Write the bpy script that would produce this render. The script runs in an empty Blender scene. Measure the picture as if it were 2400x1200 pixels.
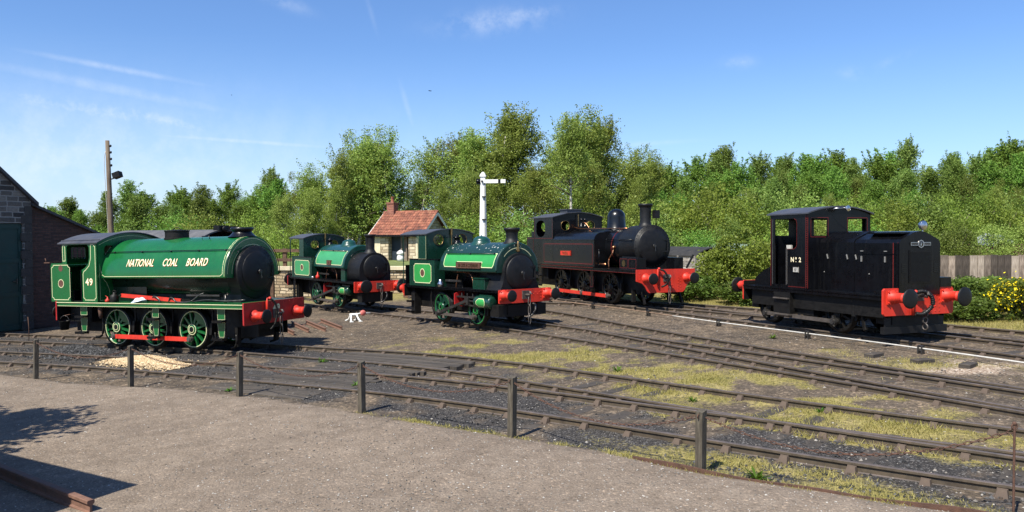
import bpy, math, random
import numpy as np
from mathutils import Vector, Matrix
from mathutils.geometry import tessellate_polygon
R = math.radians
scn = bpy.context.scene
COL = scn.collection

# ------------------------------------------------------------------ camera
cam_d = bpy.data.cameras.new('camera')
cam = bpy.data.objects.new('camera', cam_d); COL.objects.link(cam)
cam_d.sensor_width = 36.0; cam_d.lens = 27.39; cam_d.clip_end = 3000; cam_d.clip_start = 0.1
cam.matrix_world = Matrix.Translation((0, 0, 3.0)) @ Matrix.Rotation(math.pi/2-0.0251, 4, 'X') @ Matrix.Rotation(-0.003, 4, 'Z')
scn.camera = cam
scn.view_settings.view_transform = 'Standard'
scn.view_settings.look = 'None'
scn.view_settings.exposure = EXPO = 0.95
scn.view_settings.gamma = 1.0

# ------------------------------------------------------------------ sun and sky
SUN_AZ, SUN_EL = R(-126), R(53)
sdir = Vector((math.cos(SUN_EL)*math.cos(SUN_AZ), math.cos(SUN_EL)*math.sin(SUN_AZ), math.sin(SUN_EL)))
sl = bpy.data.lights.new('sun', 'SUN'); sl.energy = 4.3; sl.angle = R(0.5); sl.color = (1.0, 0.94, 0.82)
so = bpy.data.objects.new('sun', sl); COL.objects.link(so)
so.rotation_euler = sdir.to_track_quat('Z', 'Y').to_euler()
so.location = (0, 0, 60)

def N(nt, t, **kw):
    n = nt.nodes.new(t)
    for k, v in kw.items():
        if hasattr(n, k): setattr(n, k, v)
        else: n.inputs[k].default_value = v
    return n
def mathn(nt, op, a, b=None, clamp=False):
    n = nt.nodes.new('ShaderNodeMath'); n.operation = op; n.use_clamp = clamp
    for i, v in enumerate((a, b)):
        if v is None: continue
        if isinstance(v, (int, float)): n.inputs[i].default_value = v
        else: nt.links.new(v, n.inputs[i])
    return n.outputs[0]
def ramp(nt, fac, stops):
    n = nt.nodes.new('ShaderNodeValToRGB'); e = n.color_ramp.elements
    while len(e) < len(stops): e.new(0.5)
    for i, (p, c) in enumerate(stops):
        e[i].position = p; e[i].color = (c[0], c[1], c[2], 1) if len(c) == 3 else c
    nt.links.new(fac, n.inputs[0]); return n.outputs[0]
def mixc(nt, fac, a, b, mode='MIX'):
    n = nt.nodes.new('ShaderNodeMix'); n.data_type = 'RGBA'; n.blend_type = mode
    for s, v in ((n.inputs[0], fac), (n.inputs[6], a), (n.inputs[7], b)):
        if isinstance(v, (int, float)): s.default_value = v
        elif isinstance(v, tuple): s.default_value = (v[0], v[1], v[2], 1)
        else: nt.links.new(v, s)
    return n.outputs[2]

world = bpy.data.worlds.new('World'); scn.world = world; world.use_nodes = True
nt = world.node_tree; nt.nodes.clear()
sky = N(nt, 'ShaderNodeTexSky'); sky.sky_type = 'NISHITA'; sky.sun_disc = False
sky.sun_elevation = SUN_EL; sky.sun_rotation = math.atan2(sdir.x, sdir.y) % (2*math.pi)
sky.altitude = 200; sky.air_density = 1.0; sky.dust_density = 0.7; sky.ozone_density = 2.2
tc = N(nt, 'ShaderNodeTexCoord')
sep = N(nt, 'ShaderNodeSeparateXYZ'); nt.links.new(tc.outputs['Generated'], sep.inputs[0])
# cirrus: project the view direction on a flat layer high above
zz = mathn(nt, 'MAXIMUM', sep.outputs[2], 0.02)
px = mathn(nt, 'DIVIDE', sep.outputs[0], zz); py = mathn(nt, 'DIVIDE', sep.outputs[1], zz)
cmb = N(nt, 'ShaderNodeCombineXYZ'); nt.links.new(px, cmb.inputs[0]); nt.links.new(py, cmb.inputs[1])
mp = N(nt, 'ShaderNodeMapping'); mp.inputs['Rotation'].default_value = (0, 0, R(28)); mp.inputs['Scale'].default_value = (0.16, 0.9, 1)
nt.links.new(cmb.outputs[0], mp.inputs[0])
n1 = N(nt, 'ShaderNodeTexNoise', Scale=1.0, Detail=7.0, Roughness=0.62, Distortion=0.6); nt.links.new(mp.outputs[0], n1.inputs['Vector'])
cir = ramp(nt, n1.outputs[0], [(0.50, (0, 0, 0)), (0.78, (1, 1, 1))])
# more of it to the left (negative x) and low down
az = mathn(nt, 'DIVIDE', sep.outputs[0], mathn(nt, 'MAXIMUM', sep.outputs[1], 0.05))   # tan of the bearing
el = sep.outputs[2]
leftw = mathn(nt, 'MULTIPLY', mathn(nt, 'SUBTRACT', -0.12, az), 2.2, True)
loww = mathn(nt, 'MULTIPLY', mathn(nt, 'SUBTRACT', 0.27, el), 6.0, True)
cfac = mathn(nt, 'MULTIPLY', mathn(nt, 'MULTIPLY', cir, leftw), mathn(nt, 'MULTIPLY', loww, 0.16))
# small wisps and the old vapour trails: (bearing tan, elevation tan, half length, half width, slope, strength)
elt = mathn(nt, 'DIVIDE', el, mathn(nt, 'MAXIMUM', sep.outputs[1], 0.05))
n2 = N(nt, 'ShaderNodeTexNoise', Scale=34.0, Detail=6.0, Roughness=0.65); nt.links.new(tc.outputs['Generated'], n2.inputs['Vector'])
wisp_n = ramp(nt, n2.outputs[0], [(0.38, (0, 0, 0)), (0.66, (1, 1, 1))])
tot = cfac
for (a0, e0, hl, hw, sl_, st, ns) in [(-0.02, 0.275, 0.060, 0.014, 0.09, 0.32, 1), (0.015, 0.283, 0.04, 0.008, 0.10, 0.30, 1), (0.29, 0.222, 0.018, 0.007, 0.05, 0.24, 1), (0.435, 0.207, 0.018, 0.007, -0.1, 0.18, 1), (0.48, 0.22, 0.025, 0.006, 0.45, 0.10, 1),
                              (-0.134, 0.168, 0.0035, 0.022, 0.0, 0.26, 0), (-0.36, 0.124, 0.13, 0.0035, -0.075, 0.30, 0), (-0.50, 0.215, 0.09, 0.004, -0.19, 0.26, 0), (-0.53, 0.162, 0.16, 0.012, -0.165, 0.30, 1), (-0.44, 0.150, 0.11, 0.008, -0.24, 0.30, 1), (-0.50, 0.188, 0.17, 0.008, -0.20, 0.20, 0),
                              (-0.58, 0.118, 0.06, 0.008, -0.22, 0.32, 1), (-0.40, 0.125, 0.06, 0.007, -0.30, 0.26, 1), (-0.65, 0.10, 0.42, 0.085, -0.05, 0.40, 0), (0.17, 0.118, 0.055, 0.003, 0.06, 0.16, 0), (-0.29, 0.30, 0.03, 0.008, -0.35, 0.20, 1), (-0.18, 0.29, 0.003, 0.025, 0.0, 0.08, 0)]:
    da = mathn(nt, 'SUBTRACT', az, a0)
    de = mathn(nt, 'SUBTRACT', mathn(nt, 'SUBTRACT', elt, e0), mathn(nt, 'MULTIPLY', da, sl_))
    if 0.02 < hw < 0.04: da = mathn(nt, 'ADD', da, mathn(nt, 'MULTIPLY', de, 0.28))
    qa = mathn(nt, 'POWER', mathn(nt, 'ABSOLUTE', mathn(nt, 'DIVIDE', da, hl)), 2.0)
    qe = mathn(nt, 'POWER', mathn(nt, 'ABSOLUTE', mathn(nt, 'DIVIDE', de, hw)), 2.0)
    g = mathn(nt, 'EXPONENT', mathn(nt, 'MULTIPLY', mathn(nt, 'ADD', qa, qe), -1.0))
    g = mathn(nt, 'MULTIPLY', g, st*(1.4 if a0 < -.3 and hl < .3 else 1.0))
    if ns: g = mathn(nt, 'MULTIPLY', g, wisp_n)
    else: g = mathn(nt, 'MULTIPLY', g, mathn(nt, 'ADD', mathn(nt, 'MULTIPLY', wisp_n, 0.55), 0.45))
    tot = mathn(nt, 'MAXIMUM', tot, g)
front = mathn(nt, 'GREATER_THAN', sep.outputs[1], 0.05)
tot = mathn(nt, 'MULTIPLY', tot, front, True)
SKYTINT = (0.585, 0.755, 1.0)
SKY_T = mixc(nt, 1.0, sky.outputs[0], SKYTINT, 'MULTIPLY')
hz = mathn(nt, 'POWER', mathn(nt, 'MULTIPLY', mathn(nt, 'SUBTRACT', 0.24, el), 4.2, True), 1.6)
SKY_T = mixc(nt, mathn(nt, 'MULTIPLY', hz, 0.42), SKY_T, (4.6, 5.6, 6.7))
skyc = mixc(nt, tot, SKY_T, (5.6, 6.0, 6.6))
bg = N(nt, 'ShaderNodeBackground', Strength=0.092)
nt.links.new(skyc, bg.inputs[0])
wo = N(nt, 'ShaderNodeOutputWorld'); nt.links.new(bg.outputs[0], wo.inputs[0])

# ------------------------------------------------------------------ terrain height (rail-top level)
def sg(t): return 1/(1+np.exp(-np.clip(t, -40, 40)))
def gz(x, y):
    x = np.asarray(x, float); y = np.asarray(y, float)
    return (.034*np.clip(x, -25, 25)+.006*np.clip(y, -10, 60)-.16*sg((-x-3.5)/1.2)+.1*sg((y-26)/1.2)*sg((x-1.5)/.8))
PATH = [(-40, 26.5), (-20, 22.2), (-13.45, 20.36), (-10.79, 18.67), (-7.61, 17.27), (-5.04, 15.77), (-2.64, 13.67), (0, 11.58), (1.17, 10.7), (2.36, 9.53), (3.39, 8.81), (4.12, 8.3), (4.58, 7.99), (6.5, 6.6), (9, 4.6), (14, 0), (20, -8)]
PX = np.array([p[0] for p in PATH]); PY = np.array([p[1] for p in PATH])
def path_y(x): return np.interp(x, PX, PY)
def pathmask(x, y):
    return sg((path_y(x)-np.asarray(y, float))/.17)
def ground(x, y):
    x = np.asarray(x, float); y = np.asarray(y, float); b = path_y(x)
    up = .068*sg((x+7.7)/.2)*sg((-2.7-x)/.2)*sg((y-b-.2)/.1)*sg((20.9-.45*(x+5)-y)/.3)   # packed dirt round the timber crossing
    return gz(x, y)-.125+.105*pathmask(x, y)+up*(1-pathmask(x, y))

# ------------------------------------------------------------------ mesh builder
class MB:
    def __init__(s): s.v = []; s.f = []; s.m = []; s.s = []; s.mi = 0; s.T = None
    def mat(s, i): s.mi = i; return s
    def add(s, vs, fs, smooth=False):
        b = len(s.v)
        if s.T is not None: vs = [tuple(s.T @ Vector(v)) for v in vs]
        s.v.extend(tuple(v) for v in vs)
        for f in fs: s.f.append(tuple(b+i for i in f)); s.m.append(s.mi); s.s.append(smooth)
    def box(s, x0, x1, y0, y1, z0, z1, c=0.0):
        if x0 > x1: x0, x1 = x1, x0
        if y0 > y1: y0, y1 = y1, y0
        if z0 > z1: z0, z1 = z1, z0
        if c <= 0:
            s.add([(x0, y0, z0), (x1, y0, z0), (x1, y1, z0), (x0, y1, z0), (x0, y0, z1), (x1, y0, z1), (x1, y1, z1), (x0, y1, z1)],
                  [(0, 3, 2, 1), (4, 5, 6, 7), (0, 1, 5, 4), (1, 2, 6, 5), (2, 3, 7, 6), (3, 0, 4, 7)])
        else:   # chamfered on the vertical and top edges
            def ring(i, z): return [(x0+i, y0+c if i == 0 else y0+c, z), ] 
            P = [(x0+c, y0), (x1-c, y0), (x1, y0+c), (x1, y1-c), (x1-c, y1), (x0+c, y1), (x0, y1-c), (x0, y0+c)]
            Q = [(x0+2*c, y0+c), (x1-2*c, y0+c), (x1-c, y0+2*c), (x1-c, y1-2*c), (x1-2*c, y1-c), (x0+2*c, y1-c), (x0+c, y1-2*c), (x0+c, y0+2*c)]
            vs = [(a, b, z0) for a, b in P]+[(a, b, z1-c) for a, b in P]+[(a, b, z1) for a, b in Q]
            fs = [tuple(range(7, -1, -1)), tuple(range(16, 24))]
            for k in range(8):
                j = (k+1) % 8; fs.append((k, j, 8+j, 8+k)); fs.append((8+k, 8+j, 16+j, 16+k))
            s.add(vs, fs)
    def obox(s, c, ax, ay, az):   # oriented box: centre and three half-axis vectors
        c = Vector(c); ax = Vector(ax); ay = Vector(ay); az = Vector(az)
        vs = [c+i*ax+j*ay+k*az for k in (-1, 1) for j in (-1, 1) for i in (-1, 1)]
        s.add(vs, [(0, 2, 3, 1), (4, 5, 7, 6), (0, 1, 5, 4), (1, 3, 7, 5), (3, 2, 6, 7), (2, 0, 4, 6)])
    def bar(s, p, q, w, h, up=(0, 0, 1)):
        p = Vector(p); q = Vector(q); d = q-p; L = d.length
        if L < 1e-6: return
        d /= L; u = Vector(up)
        if abs(d.dot(u)) > .98: u = Vector((1, 0, 0))
        sd = d.cross(u).normalized(); u = sd.cross(d)
        s.obox((p+q)/2, d*L/2, sd*w/2, u*h/2)
    def frame(s, d):
        d = Vector(d).normalized(); u = Vector((0, 0, 1)) if abs(d.z) < .9 else Vector((1, 0, 0))
        a = d.cross(u).normalized(); return d, a, a.cross(d)
    def lathe(s, o, d, prof, n=24, smooth=True, cap0=True, cap1=True, a0=0, a1=2*math.pi):
        o = Vector(o); d, a, b = s.frame(d); full = abs(a1-a0-2*math.pi) < 1e-6
        m = n if full else n+1
        ring = lambda r, t: [o+d*t+(a*math.cos(a0+(a1-a0)*k/n)+b*math.sin(a0+(a1-a0)*k/n))*r for k in range(m)]
        for i in range(len(prof)-1):
            (r0, t0), (r1, t1) = prof[i], prof[i+1]
            vs = ring(r0, t0)+ring(r1, t1)
            fs = [(k, (k+1) % m, m+(k+1) % m, m+k) for k in range(m if full else m-1)]
            s.add(vs, fs, smooth)
        if cap0 and full: s.add(ring(*prof[0]), [tuple(range(m-1, -1, -1))])
        if cap1 and full: s.add(ring(*prof[-1]), [tuple(range(m))])
    def slathe(s, o, d, prof, n=24):   # one smooth skin along the whole profile
        o = Vector(o); d, a, b = s.frame(d); vs = []
        for r, t in prof: vs += [o+d*t+(a*math.cos(2*math.pi*k/n)+b*math.sin(2*math.pi*k/n))*r for k in range(n)]
        fs = [(i*n+k, i*n+(k+1) % n, (i+1)*n+(k+1) % n, (i+1)*n+k) for i in range(len(prof)-1) for k in range(n)]
        s.add(vs, fs, True)
    def cyl(s, p, q, r, r1=None, n=16, smooth=True):
        p = Vector(p); q = Vector(q); L = (q-p).length
        s.lathe(p, q-p, [(r, 0), (r if r1 is None else r1, L)], n, smooth)
    def tube(s, pts, r, n=8):
        pts = [Vector(p) for p in pts]; vs = []; fs = []
        for i, p in enumerate(pts):
            d = (pts[min(i+1, len(pts)-1)]-pts[max(i-1, 0)]); d, a, b = s.frame(d)
            rr = r[i] if isinstance(r, (list, tuple)) else r
            vs += [p+(a*math.cos(2*math.pi*k/n)+b*math.sin(2*math.pi*k/n))*rr for k in range(n)]
        for i in range(len(pts)-1):
            for k in range(n): fs.append((i*n+k, i*n+(k+1) % n, (i+1)*n+(k+1) % n, (i+1)*n+k))
        fs.append(tuple(range(n-1, -1, -1))); fs.append(tuple((len(pts)-1)*n+k for k in range(n)))
        s.add(vs, fs, True)
    def torus(s, c, d, R_, r, n=20, m=8, a0=0, a1=2*math.pi):
        c = Vector(c); d, a, b = s.frame(d); full = abs(a1-a0-2*math.pi) < 1e-6; N_ = n if full else n+1; vs = []
        for i in range(N_):
            t = a0+(a1-a0)*i/n; e = a*math.cos(t)+b*math.sin(t)
            for k in range(m):
                p = 2*math.pi*k/m; vs.append(c+e*(R_+r*math.cos(p))+d*(r*math.sin(p)))
        fs = [(i*m+k, i*m+(k+1) % m, ((i+1) % N_)*m+(k+1) % m, ((i+1) % N_)*m+k) for i in range(n) for k in range(m)]
        s.add(vs, fs, True)
    def sphere(s, c, r, n=12, m=8, sc=(1, 1, 1), half=False):
        c = Vector(c); vs = []; fs = []
        for j in range(m+1):
            ph = (math.pi/2*j/m) if half else (math.pi*j/m-math.pi/2)
            for k in range(n):
                t = 2*math.pi*k/n
                vs.append(c+Vector((r*sc[0]*math.cos(ph)*math.cos(t), r*sc[1]*math.cos(ph)*math.sin(t), r*sc[2]*math.sin(ph))))
        for j in range(m):
            for k in range(n): fs.append((j*n+k, j*n+(k+1) % n, (j+1)*n+(k+1) % n, (j+1)*n+k))
        s.add(vs, fs, True)
    def sheet(s, outer, holes, fn, t, smooth=False):
        """a plate with holes: 2-D outlines mapped by fn(u, v, w) with w = 0 and t"""
        loops = [outer]+list(holes); flat = [p for l in loops for p in l]
        tris = tessellate_polygon([[Vector((p[0], p[1], 0)) for p in l] for l in loops])
        n = len(flat)
        s.add([fn(p[0], p[1], 0) for p in flat], [tuple(t_) for t_ in tris])
        s.add([fn(p[0], p[1], t) for p in flat], [tuple(t_) for t_ in tris])
        for l in loops:
            m = len(l); vs = [fn(p[0], p[1], 0) for p in l]+[fn(p[0], p[1], t) for p in l]
            s.add(vs, [(k, (k+1) % m, m+(k+1) % m, m+k) for k in range(m)], smooth)
    def band(s, loop, w, fn, off, closed=True):
        """thin lining: a flat ribbon of width w inside a 2-D outline, standing off the surface"""
        P = [Vector((p[0], p[1])) for p in loop]; n = len(P); I = []
        ar = sum(P[i].x*P[(i+1) % n].y-P[(i+1) % n].x*P[i].y for i in range(n)); sgn = 1 if ar > 0 else -1
        for i in range(n):
            a = P[i-1] if (closed or i > 0) else P[i]-(P[i+1]-P[i]); b = P[i]; c = P[(i+1) % n] if (closed or i < n-1) else P[i]+(P[i]-P[i-1])
            d0 = (b-a).normalized(); d1 = (c-b).normalized()
            n0 = Vector((-d0.y, d0.x)); n1 = Vector((-d1.y, d1.x)); bi = n0+n1
            if bi.length < 1e-6: bi = n0
            bi = bi.normalized(); k = max(.35, bi.dot(n0)); I.append(b+bi*(w/k)*sgn)
        vs = [fn(p.x, p.y, off) for p in P]+[fn(p.x, p.y, off) for p in I]
        s.add(vs, [(i, (i+1) % n, n+(i+1) % n, n+i) for i in range(n if closed else n-1)])
    def fill(s, loop, fn, off):
        tris = tessellate_polygon([[Vector((p[0], p[1], 0)) for p in loop]])
        s.add([fn(p[0], p[1], off) for p in loop], [tuple(t) for t in tris])
    def text(s, txt, size, fn, off, depth=.006, shear=0.0, sx=1.0, bold=0.0, space=1.0, align='CENTER'):
        cu = bpy.data.curves.new('lettering', 'FONT'); cu.body = txt; cu.size = size; cu.shear = shear; cu.offset = bold; cu.space_character = space
        cu.align_x = align; cu.resolution_u = 3
        ob = bpy.data.objects.new('lettering', cu); me = bpy.data.meshes.new_from_object(ob)
        vs = [fn(v.co.x*sx, v.co.y, off) for v in me.vertices]
        s.add(vs, [tuple(p.vertices) for p in me.polygons])
        bpy.data.objects.remove(ob); bpy.data.curves.remove(cu); bpy.data.meshes.remove(me)
    def build(s, name, mats, parent=None, loc=None, label=None):
        me = bpy.data.meshes.new(name); me.from_pydata(s.v, [], s.f)
        if not isinstance(mats, (list, tuple)): mats = [mats]
        for m in mats: me.materials.append(m)
        me.polygons.foreach_set('material_index', s.m); me.polygons.foreach_set('use_smooth', s.s); me.update()
        o = bpy.data.objects.new(name, me); COL.objects.link(o)
        if parent is not None: o.parent = parent
        if loc is not None: o.location = loc
        if label: o['label'] = label
        return o

def tag(o, label=None, cat=None, group=None, kind=None):
    if label: o['label'] = label
    if cat: o['category'] = cat
    if group: o['group'] = group
    if kind: o['kind'] = kind
    return o
def empty(name, loc, rz=0, label=None, cat=None, group=None):
    o = bpy.data.objects.new(name, None); COL.objects.link(o); o.location = loc; o.rotation_euler = (0, 0, rz); o.empty_display_size = .2
    return tag(o, label, cat, group)
def copy_tree(o, parent=None):
    c = o.copy(); COL.objects.link(c); c.parent = parent
    for ch in o.children: copy_tree(ch, c)
    return c
def circ(cx, cy, r, n=20, ry=None): return [(cx+r*math.cos(2*math.pi*k/n), cy+(ry or r)*math.sin(2*math.pi*k/n)) for k in range(n)]
def rrect(x0, x1, y0, y1, r, n=4):
    P = []
    for cx, cy, a in ((x1-r, y1-r, 0), (x0+r, y1-r, 90), (x0+r, y0+r, 180), (x1-r, y0+r, 270)):
        for k in range(n+1): P.append((cx+r*math.cos(R(a+90*k/n)), cy+r*math.sin(R(a+90*k/n))))
    return P
def notch(x0, x1, y0, y1, c=.06):   # panel with cut corners
    return [(x0+c, y0), (x1-c, y0), (x1-c*.9, y0+c*.5), (x1, y0+c), (x1, y1-c), (x1-c*.9, y1-c*.5), (x1-c, y1), (x0+c, y1), (x0+c*.9, y1-c*.5), (x0, y1-c), (x0, y0+c), (x0+c*.9, y0+c*.5)]

# ------------------------------------------------------------------ materials
def newmat(name):
    m = bpy.data.materials.new(name); m.use_nodes = True; nt = m.node_tree
    return m, nt, nt.nodes['Principled BSDF']
def paint(name, col, rough=.3, coat=.0, metal=0, var=.18, nscale=6, dirt=.0, dirtcol=(.05, .045, .035), bump=.0, spec=.5, streak=.0):
    m, nt, b = newmat(name); tcn = N(nt, 'ShaderNodeTexCoord')
    n = N(nt, 'ShaderNodeTexNoise', Scale=nscale, Detail=6.0, Roughness=.6); nt.links.new(tcn.outputs['Object'], n.inputs['Vector'])
    lo = tuple(c*(1-var) for c in col); hi = tuple(min(1, c*(1+var)) for c in col)
    c = ramp(nt, n.outputs[0], [(.3, lo), (.7, hi)])
    if dirt > 0:
        n2 = N(nt, 'ShaderNodeTexNoise', Scale=nscale*2.3, Detail=8.0, Roughness=.7); nt.links.new(tcn.outputs['Object'], n2.inputs['Vector'])
        f = ramp(nt, n2.outputs[0], [(.5, (0, 0, 0)), (.75, (dirt, dirt, dirt))]); c = mixc(nt, f, c, dirtcol)
    if streak > 0:
        mp = N(nt, 'ShaderNodeMapping'); mp.inputs['Scale'].default_value = (5, 5, .55); nt.links.new(tcn.outputs['Object'], mp.inputs[0])
        n4 = N(nt, 'ShaderNodeTexNoise', Scale=2.2, Detail=7.0, Roughness=.72); nt.links.new(mp.outputs[0], n4.inputs['Vector'])
        c = mixc(nt, ramp(nt, n4.outputs[0], [(.52, (0, 0, 0)), (.72, (streak,)*3)]), c, tuple(.35*x+.012 for x in col))
    nt.links.new(c, b.inputs['Base Color'])
    rr = ramp(nt, n.outputs[0], [(.3, (rough*.8,)*3), (.7, (min(1, rough*1.25),)*3)]); nt.links.new(rr, b.inputs['Roughness'])
    b.inputs['Metallic'].default_value = metal; b.inputs['Coat Weight'].default_value = coat; b.inputs['Coat Roughness'].default_value = .08
    b.inputs['Specular IOR Level'].default_value = spec
    if bump > 0:
        n3 = N(nt, 'ShaderNodeTexNoise', Scale=nscale*5, Detail=5.0); nt.links.new(tcn.outputs['Object'], n3.inputs['Vector'])
        bp = N(nt, 'ShaderNodeBump', Strength=bump, Distance=.02); nt.links.new(n3.outputs[0], bp.inputs['Height']); nt.links.new(bp.outputs[0], b.inputs['Normal'])
    return m
M = {}
M['green'] = paint('green loco paint', (.005, .100, .024), .28, .18, var=.10, nscale=2.5, dirt=.15, dirtcol=(.02, .09, .03), streak=.6)
M['darkgreen'] = paint('dark green paint', (.005, .034, .020), .3, .35, var=.15, streak=.6)
M['ltgreen'] = paint('light green paint', (.030, .27, .058), .35, .2, var=.08, nscale=3)
M['ltgreen2'] = paint('pale green paint', (.042, .25, .095), .35, .15, var=.10, nscale=3)
M['cream'] = paint('cream lining', (.62, .62, .36), .5, var=.08)
M['letter'] = paint('cream lettering', (.86, .76, .50), .5, var=.04)
M['shade'] = paint('red lettering shade', (.36, .09, .02), .5, var=.05)
M['black'] = paint('black loco paint', (.0028, .0030, .0042), .28, .06, var=.25, nscale=4, dirt=.25, dirtcol=(.007, .0068, .0066), spec=.26, streak=.6)
M['gloss'] = paint('gloss black paint', (.003, .0033, .0042), .30, .12, var=.2, nscale=3, spec=.4)
M['matt'] = paint('smokebox black', (.006, .006, .0065), .5, var=.3, nscale=7, dirt=.3, dirtcol=(.015, .014, .013), bump=.1, spec=.35)
M['dirty'] = paint('oily black', (.005, .0046, .0042), .55, var=.4, nscale=9, dirt=.45, dirtcol=(.020, .016, .012), bump=.2, spec=.3)
M['red'] = paint('signal red paint', (.56, .030, .014), .5, .0, var=.10, nscale=4, dirt=.2, dirtcol=(.30, .03, .02), streak=.75)
M['darkred'] = paint('dark red with beam shade', (.36, .014, .014), .42, .1, var=.15, nscale=4, dirt=.35, dirtcol=(.15, .012, .012), streak=.75)  # buffer beam's shade put into a darker red; also the red-brown motion brackets
M['redline'] = paint('red lining', (.15, .013, .010), .5)
M['brass'] = paint('brass', (.34, .22, .09), .35, metal=1, var=.15)
M['copper'] = paint('copper pipe', (.50, .22, .11), .35, metal=1, var=.2)
M['steel'] = paint('oiled steel', (.10, .095, .09), .35, metal=.8, var=.25, dirt=.4, dirtcol=(.06, .045, .035))
M['grease'] = paint('greasy steel', (.10, .085, .075), .45, metal=.3, var=.3, dirt=.5)
M['roofgrey'] = paint('cab roof paint', (.050, .053, .065), .5, var=.2, nscale=3, dirt=.3)
M['nameplate'] = paint('nameplate brown', (.10, .045, .03), .5)
M['white'] = paint('white paint', (.72, .72, .69), .5, var=.08, nscale=5, dirt=.25, dirtcol=(.42, .40, .36))
M['glass'] = paint('window glass', (.02, .025, .03), .05, coat=.5)
M['chrome'] = paint('lamp chrome', (.55, .55, .56), .28, metal=1)
M['rusty_pipe'] = paint('rusty pipe', (.20, .13, .085), .7, var=.3, nscale=3, dirt=.4, dirtcol=(.34, .28, .20))
M['pale_rod'] = paint('galvanised pipe', (.55, .53, .48), .5, metal=.2, var=.15, dirt=.35, dirtcol=(.3, .26, .2))
M['rust'] = paint('rusty iron', (.085, .042, .027), .8, var=.35, nscale=14, dirt=.5, dirtcol=(.05, .03, .022), bump=.3)
M['orust'] = paint('bright rusty rail', (.15, .078, .053), .8, var=.3, nscale=10, dirt=.4, dirtcol=(.12, .06, .04), bump=.3)
def railmat():
    m, nt, b = newmat('rail steel'); g = N(nt, 'ShaderNodeNewGeometry'); tcn = N(nt, 'ShaderNodeTexCoord')
    sp = N(nt, 'ShaderNodeSeparateXYZ'); nt.links.new(g.outputs['Normal'], sp.inputs[0])
    n = N(nt, 'ShaderNodeTexNoise', Scale=5.0, Detail=6.0, Roughness=.7); nt.links.new(tcn.outputs['Object'], n.inputs['Vector'])
    side = ramp(nt, n.outputs[0], [(.3, (.045, .034, .025)), (.55, (.085, .066, .045)), (.75, (.13, .088, .055))])
    top = ramp(nt, n.outputs[0], [(.3, (.055, .048, .045)), (.7, (.12, .095, .085))])
    f = ramp(nt, sp.outputs[2], [(.55, (0, 0, 0)), (.85, (1, 1, 1))])
    c = mixc(nt, f, side, top); nt.links.new(c, b.inputs['Base Color'])
    b.inputs['Roughness'].default_value = .6; b.inputs['Specular IOR Level'].default_value = .4
    n3 = N(nt, 'ShaderNodeTexNoise', Scale=40.0, Detail=5.0); nt.links.new(tcn.outputs['Object'], n3.inputs['Vector'])
    bp = N(nt, 'ShaderNodeBump', Strength=.25, Distance=.01); nt.links.new(n3.outputs[0], bp.inputs['Height']); nt.links.new(bp.outputs[0], b.inputs['Normal'])
    return m
M['rail'] = railmat()
M['chair'] = paint('cast iron chair', (.070, .050, .037), .8, var=.4, nscale=3, dirt=.5, dirtcol=(.12, .095, .066), bump=.4)
def woodmat(name, cols, sc=(2, 2, 14), rough=.85, bump=.5, coord='Object', objvar=.2):
    m, nt, b = newmat(name); tcn = N(nt, 'ShaderNodeTexCoord'); mp = N(nt, 'ShaderNodeMapping'); mp.inputs['Scale'].default_value = sc
    nt.links.new(tcn.outputs[coord], mp.inputs[0])
    n = N(nt, 'ShaderNodeTexNoise', Scale=2.0, Detail=8.0, Roughness=.7, Distortion=.4); nt.links.new(mp.outputs[0], n.inputs['Vector'])
    g = N(nt, 'ShaderNodeNewGeometry')
    c = ramp(nt, n.outputs[0], [(.25, cols[0]), (.5, cols[1]), (.78, cols[2])])
    oi = N(nt, 'ShaderNodeObjectInfo')
    v = mathn(nt, 'MULTIPLY', mathn(nt, 'ADD', mathn(nt, 'MULTIPLY', g.outputs['Random Per Island'], .9), .5), mathn(nt, 'ADD', mathn(nt, 'MULTIPLY', oi.outputs['Random'], objvar), 1-objvar*.45))
    c2 = N(nt, 'ShaderNodeCombineXYZ')
    for i in range(3): nt.links.new(v, c2.inputs[i])
    c = mixc(nt, 1.0, c, c2.outputs[0], 'MULTIPLY')
    nt.links.new(c, b.inputs['Base Color']); b.inputs['Roughness'].default_value = rough
    bp = N(nt, 'ShaderNodeBump', Strength=bump, Distance=.02); nt.links.new(n.outputs[0], bp.inputs['Height']); nt.links.new(bp.outputs[0], b.inputs['Normal'])
    return m
M['sleeper'] = woodmat('tarred sleeper', [(.018, .015, .012), (.045, .037, .030), (.095, .08, .062)])
M['postwood'] = woodmat('weathered post', [(.022, .018, .013), (.060, .050, .036), (.14, .122, .09)], (12, 12, 1.5))
M['polewood'] = woodmat('pole wood', [(.05, .038, .026), (.12, .09, .06), (.22, .17, .12)], (8, 8, .8))
M['greywood'] = woodmat('grey fence board', [(.028, .021, .016), (.12, .094, .073), (.33, .27, .215)], (9, 9, 1.0), objvar=1.5)
M['crosswood'] = woodmat('crossing timber', [(.022, .018, .014), (.060, .049, .038), (.145, .12, .093)], (1.0, 7, 2), bump=.9)
M['darkboard'] = woodmat('dark fence board', [(.014, .011, .009), (.045, .035, .027), (.12, .095, .075)], (9, 9, 1.0))
M['paleboard'] = woodmat('pale fence board', [(.07, .055, .042), (.26, .215, .17), (.50, .43, .35)], (9, 9, 1.0))
M['flaky'] = woodmat('flaking white board', [(.06, .045, .035), (.30, .27, .24), (.66, .64, .60)], (3, 3, 3))
M['blackwood'] = woodmat('tarry roof felt', [(.012, .011, .011), (.03, .028, .027), (.07, .065, .06)], (4, 4, 4))
M['brownwood'] = woodmat('brown timber', [(.035, .018, .010), (.10, .055, .032), (.20, .12, .075)], (2, 2, 2))
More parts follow.
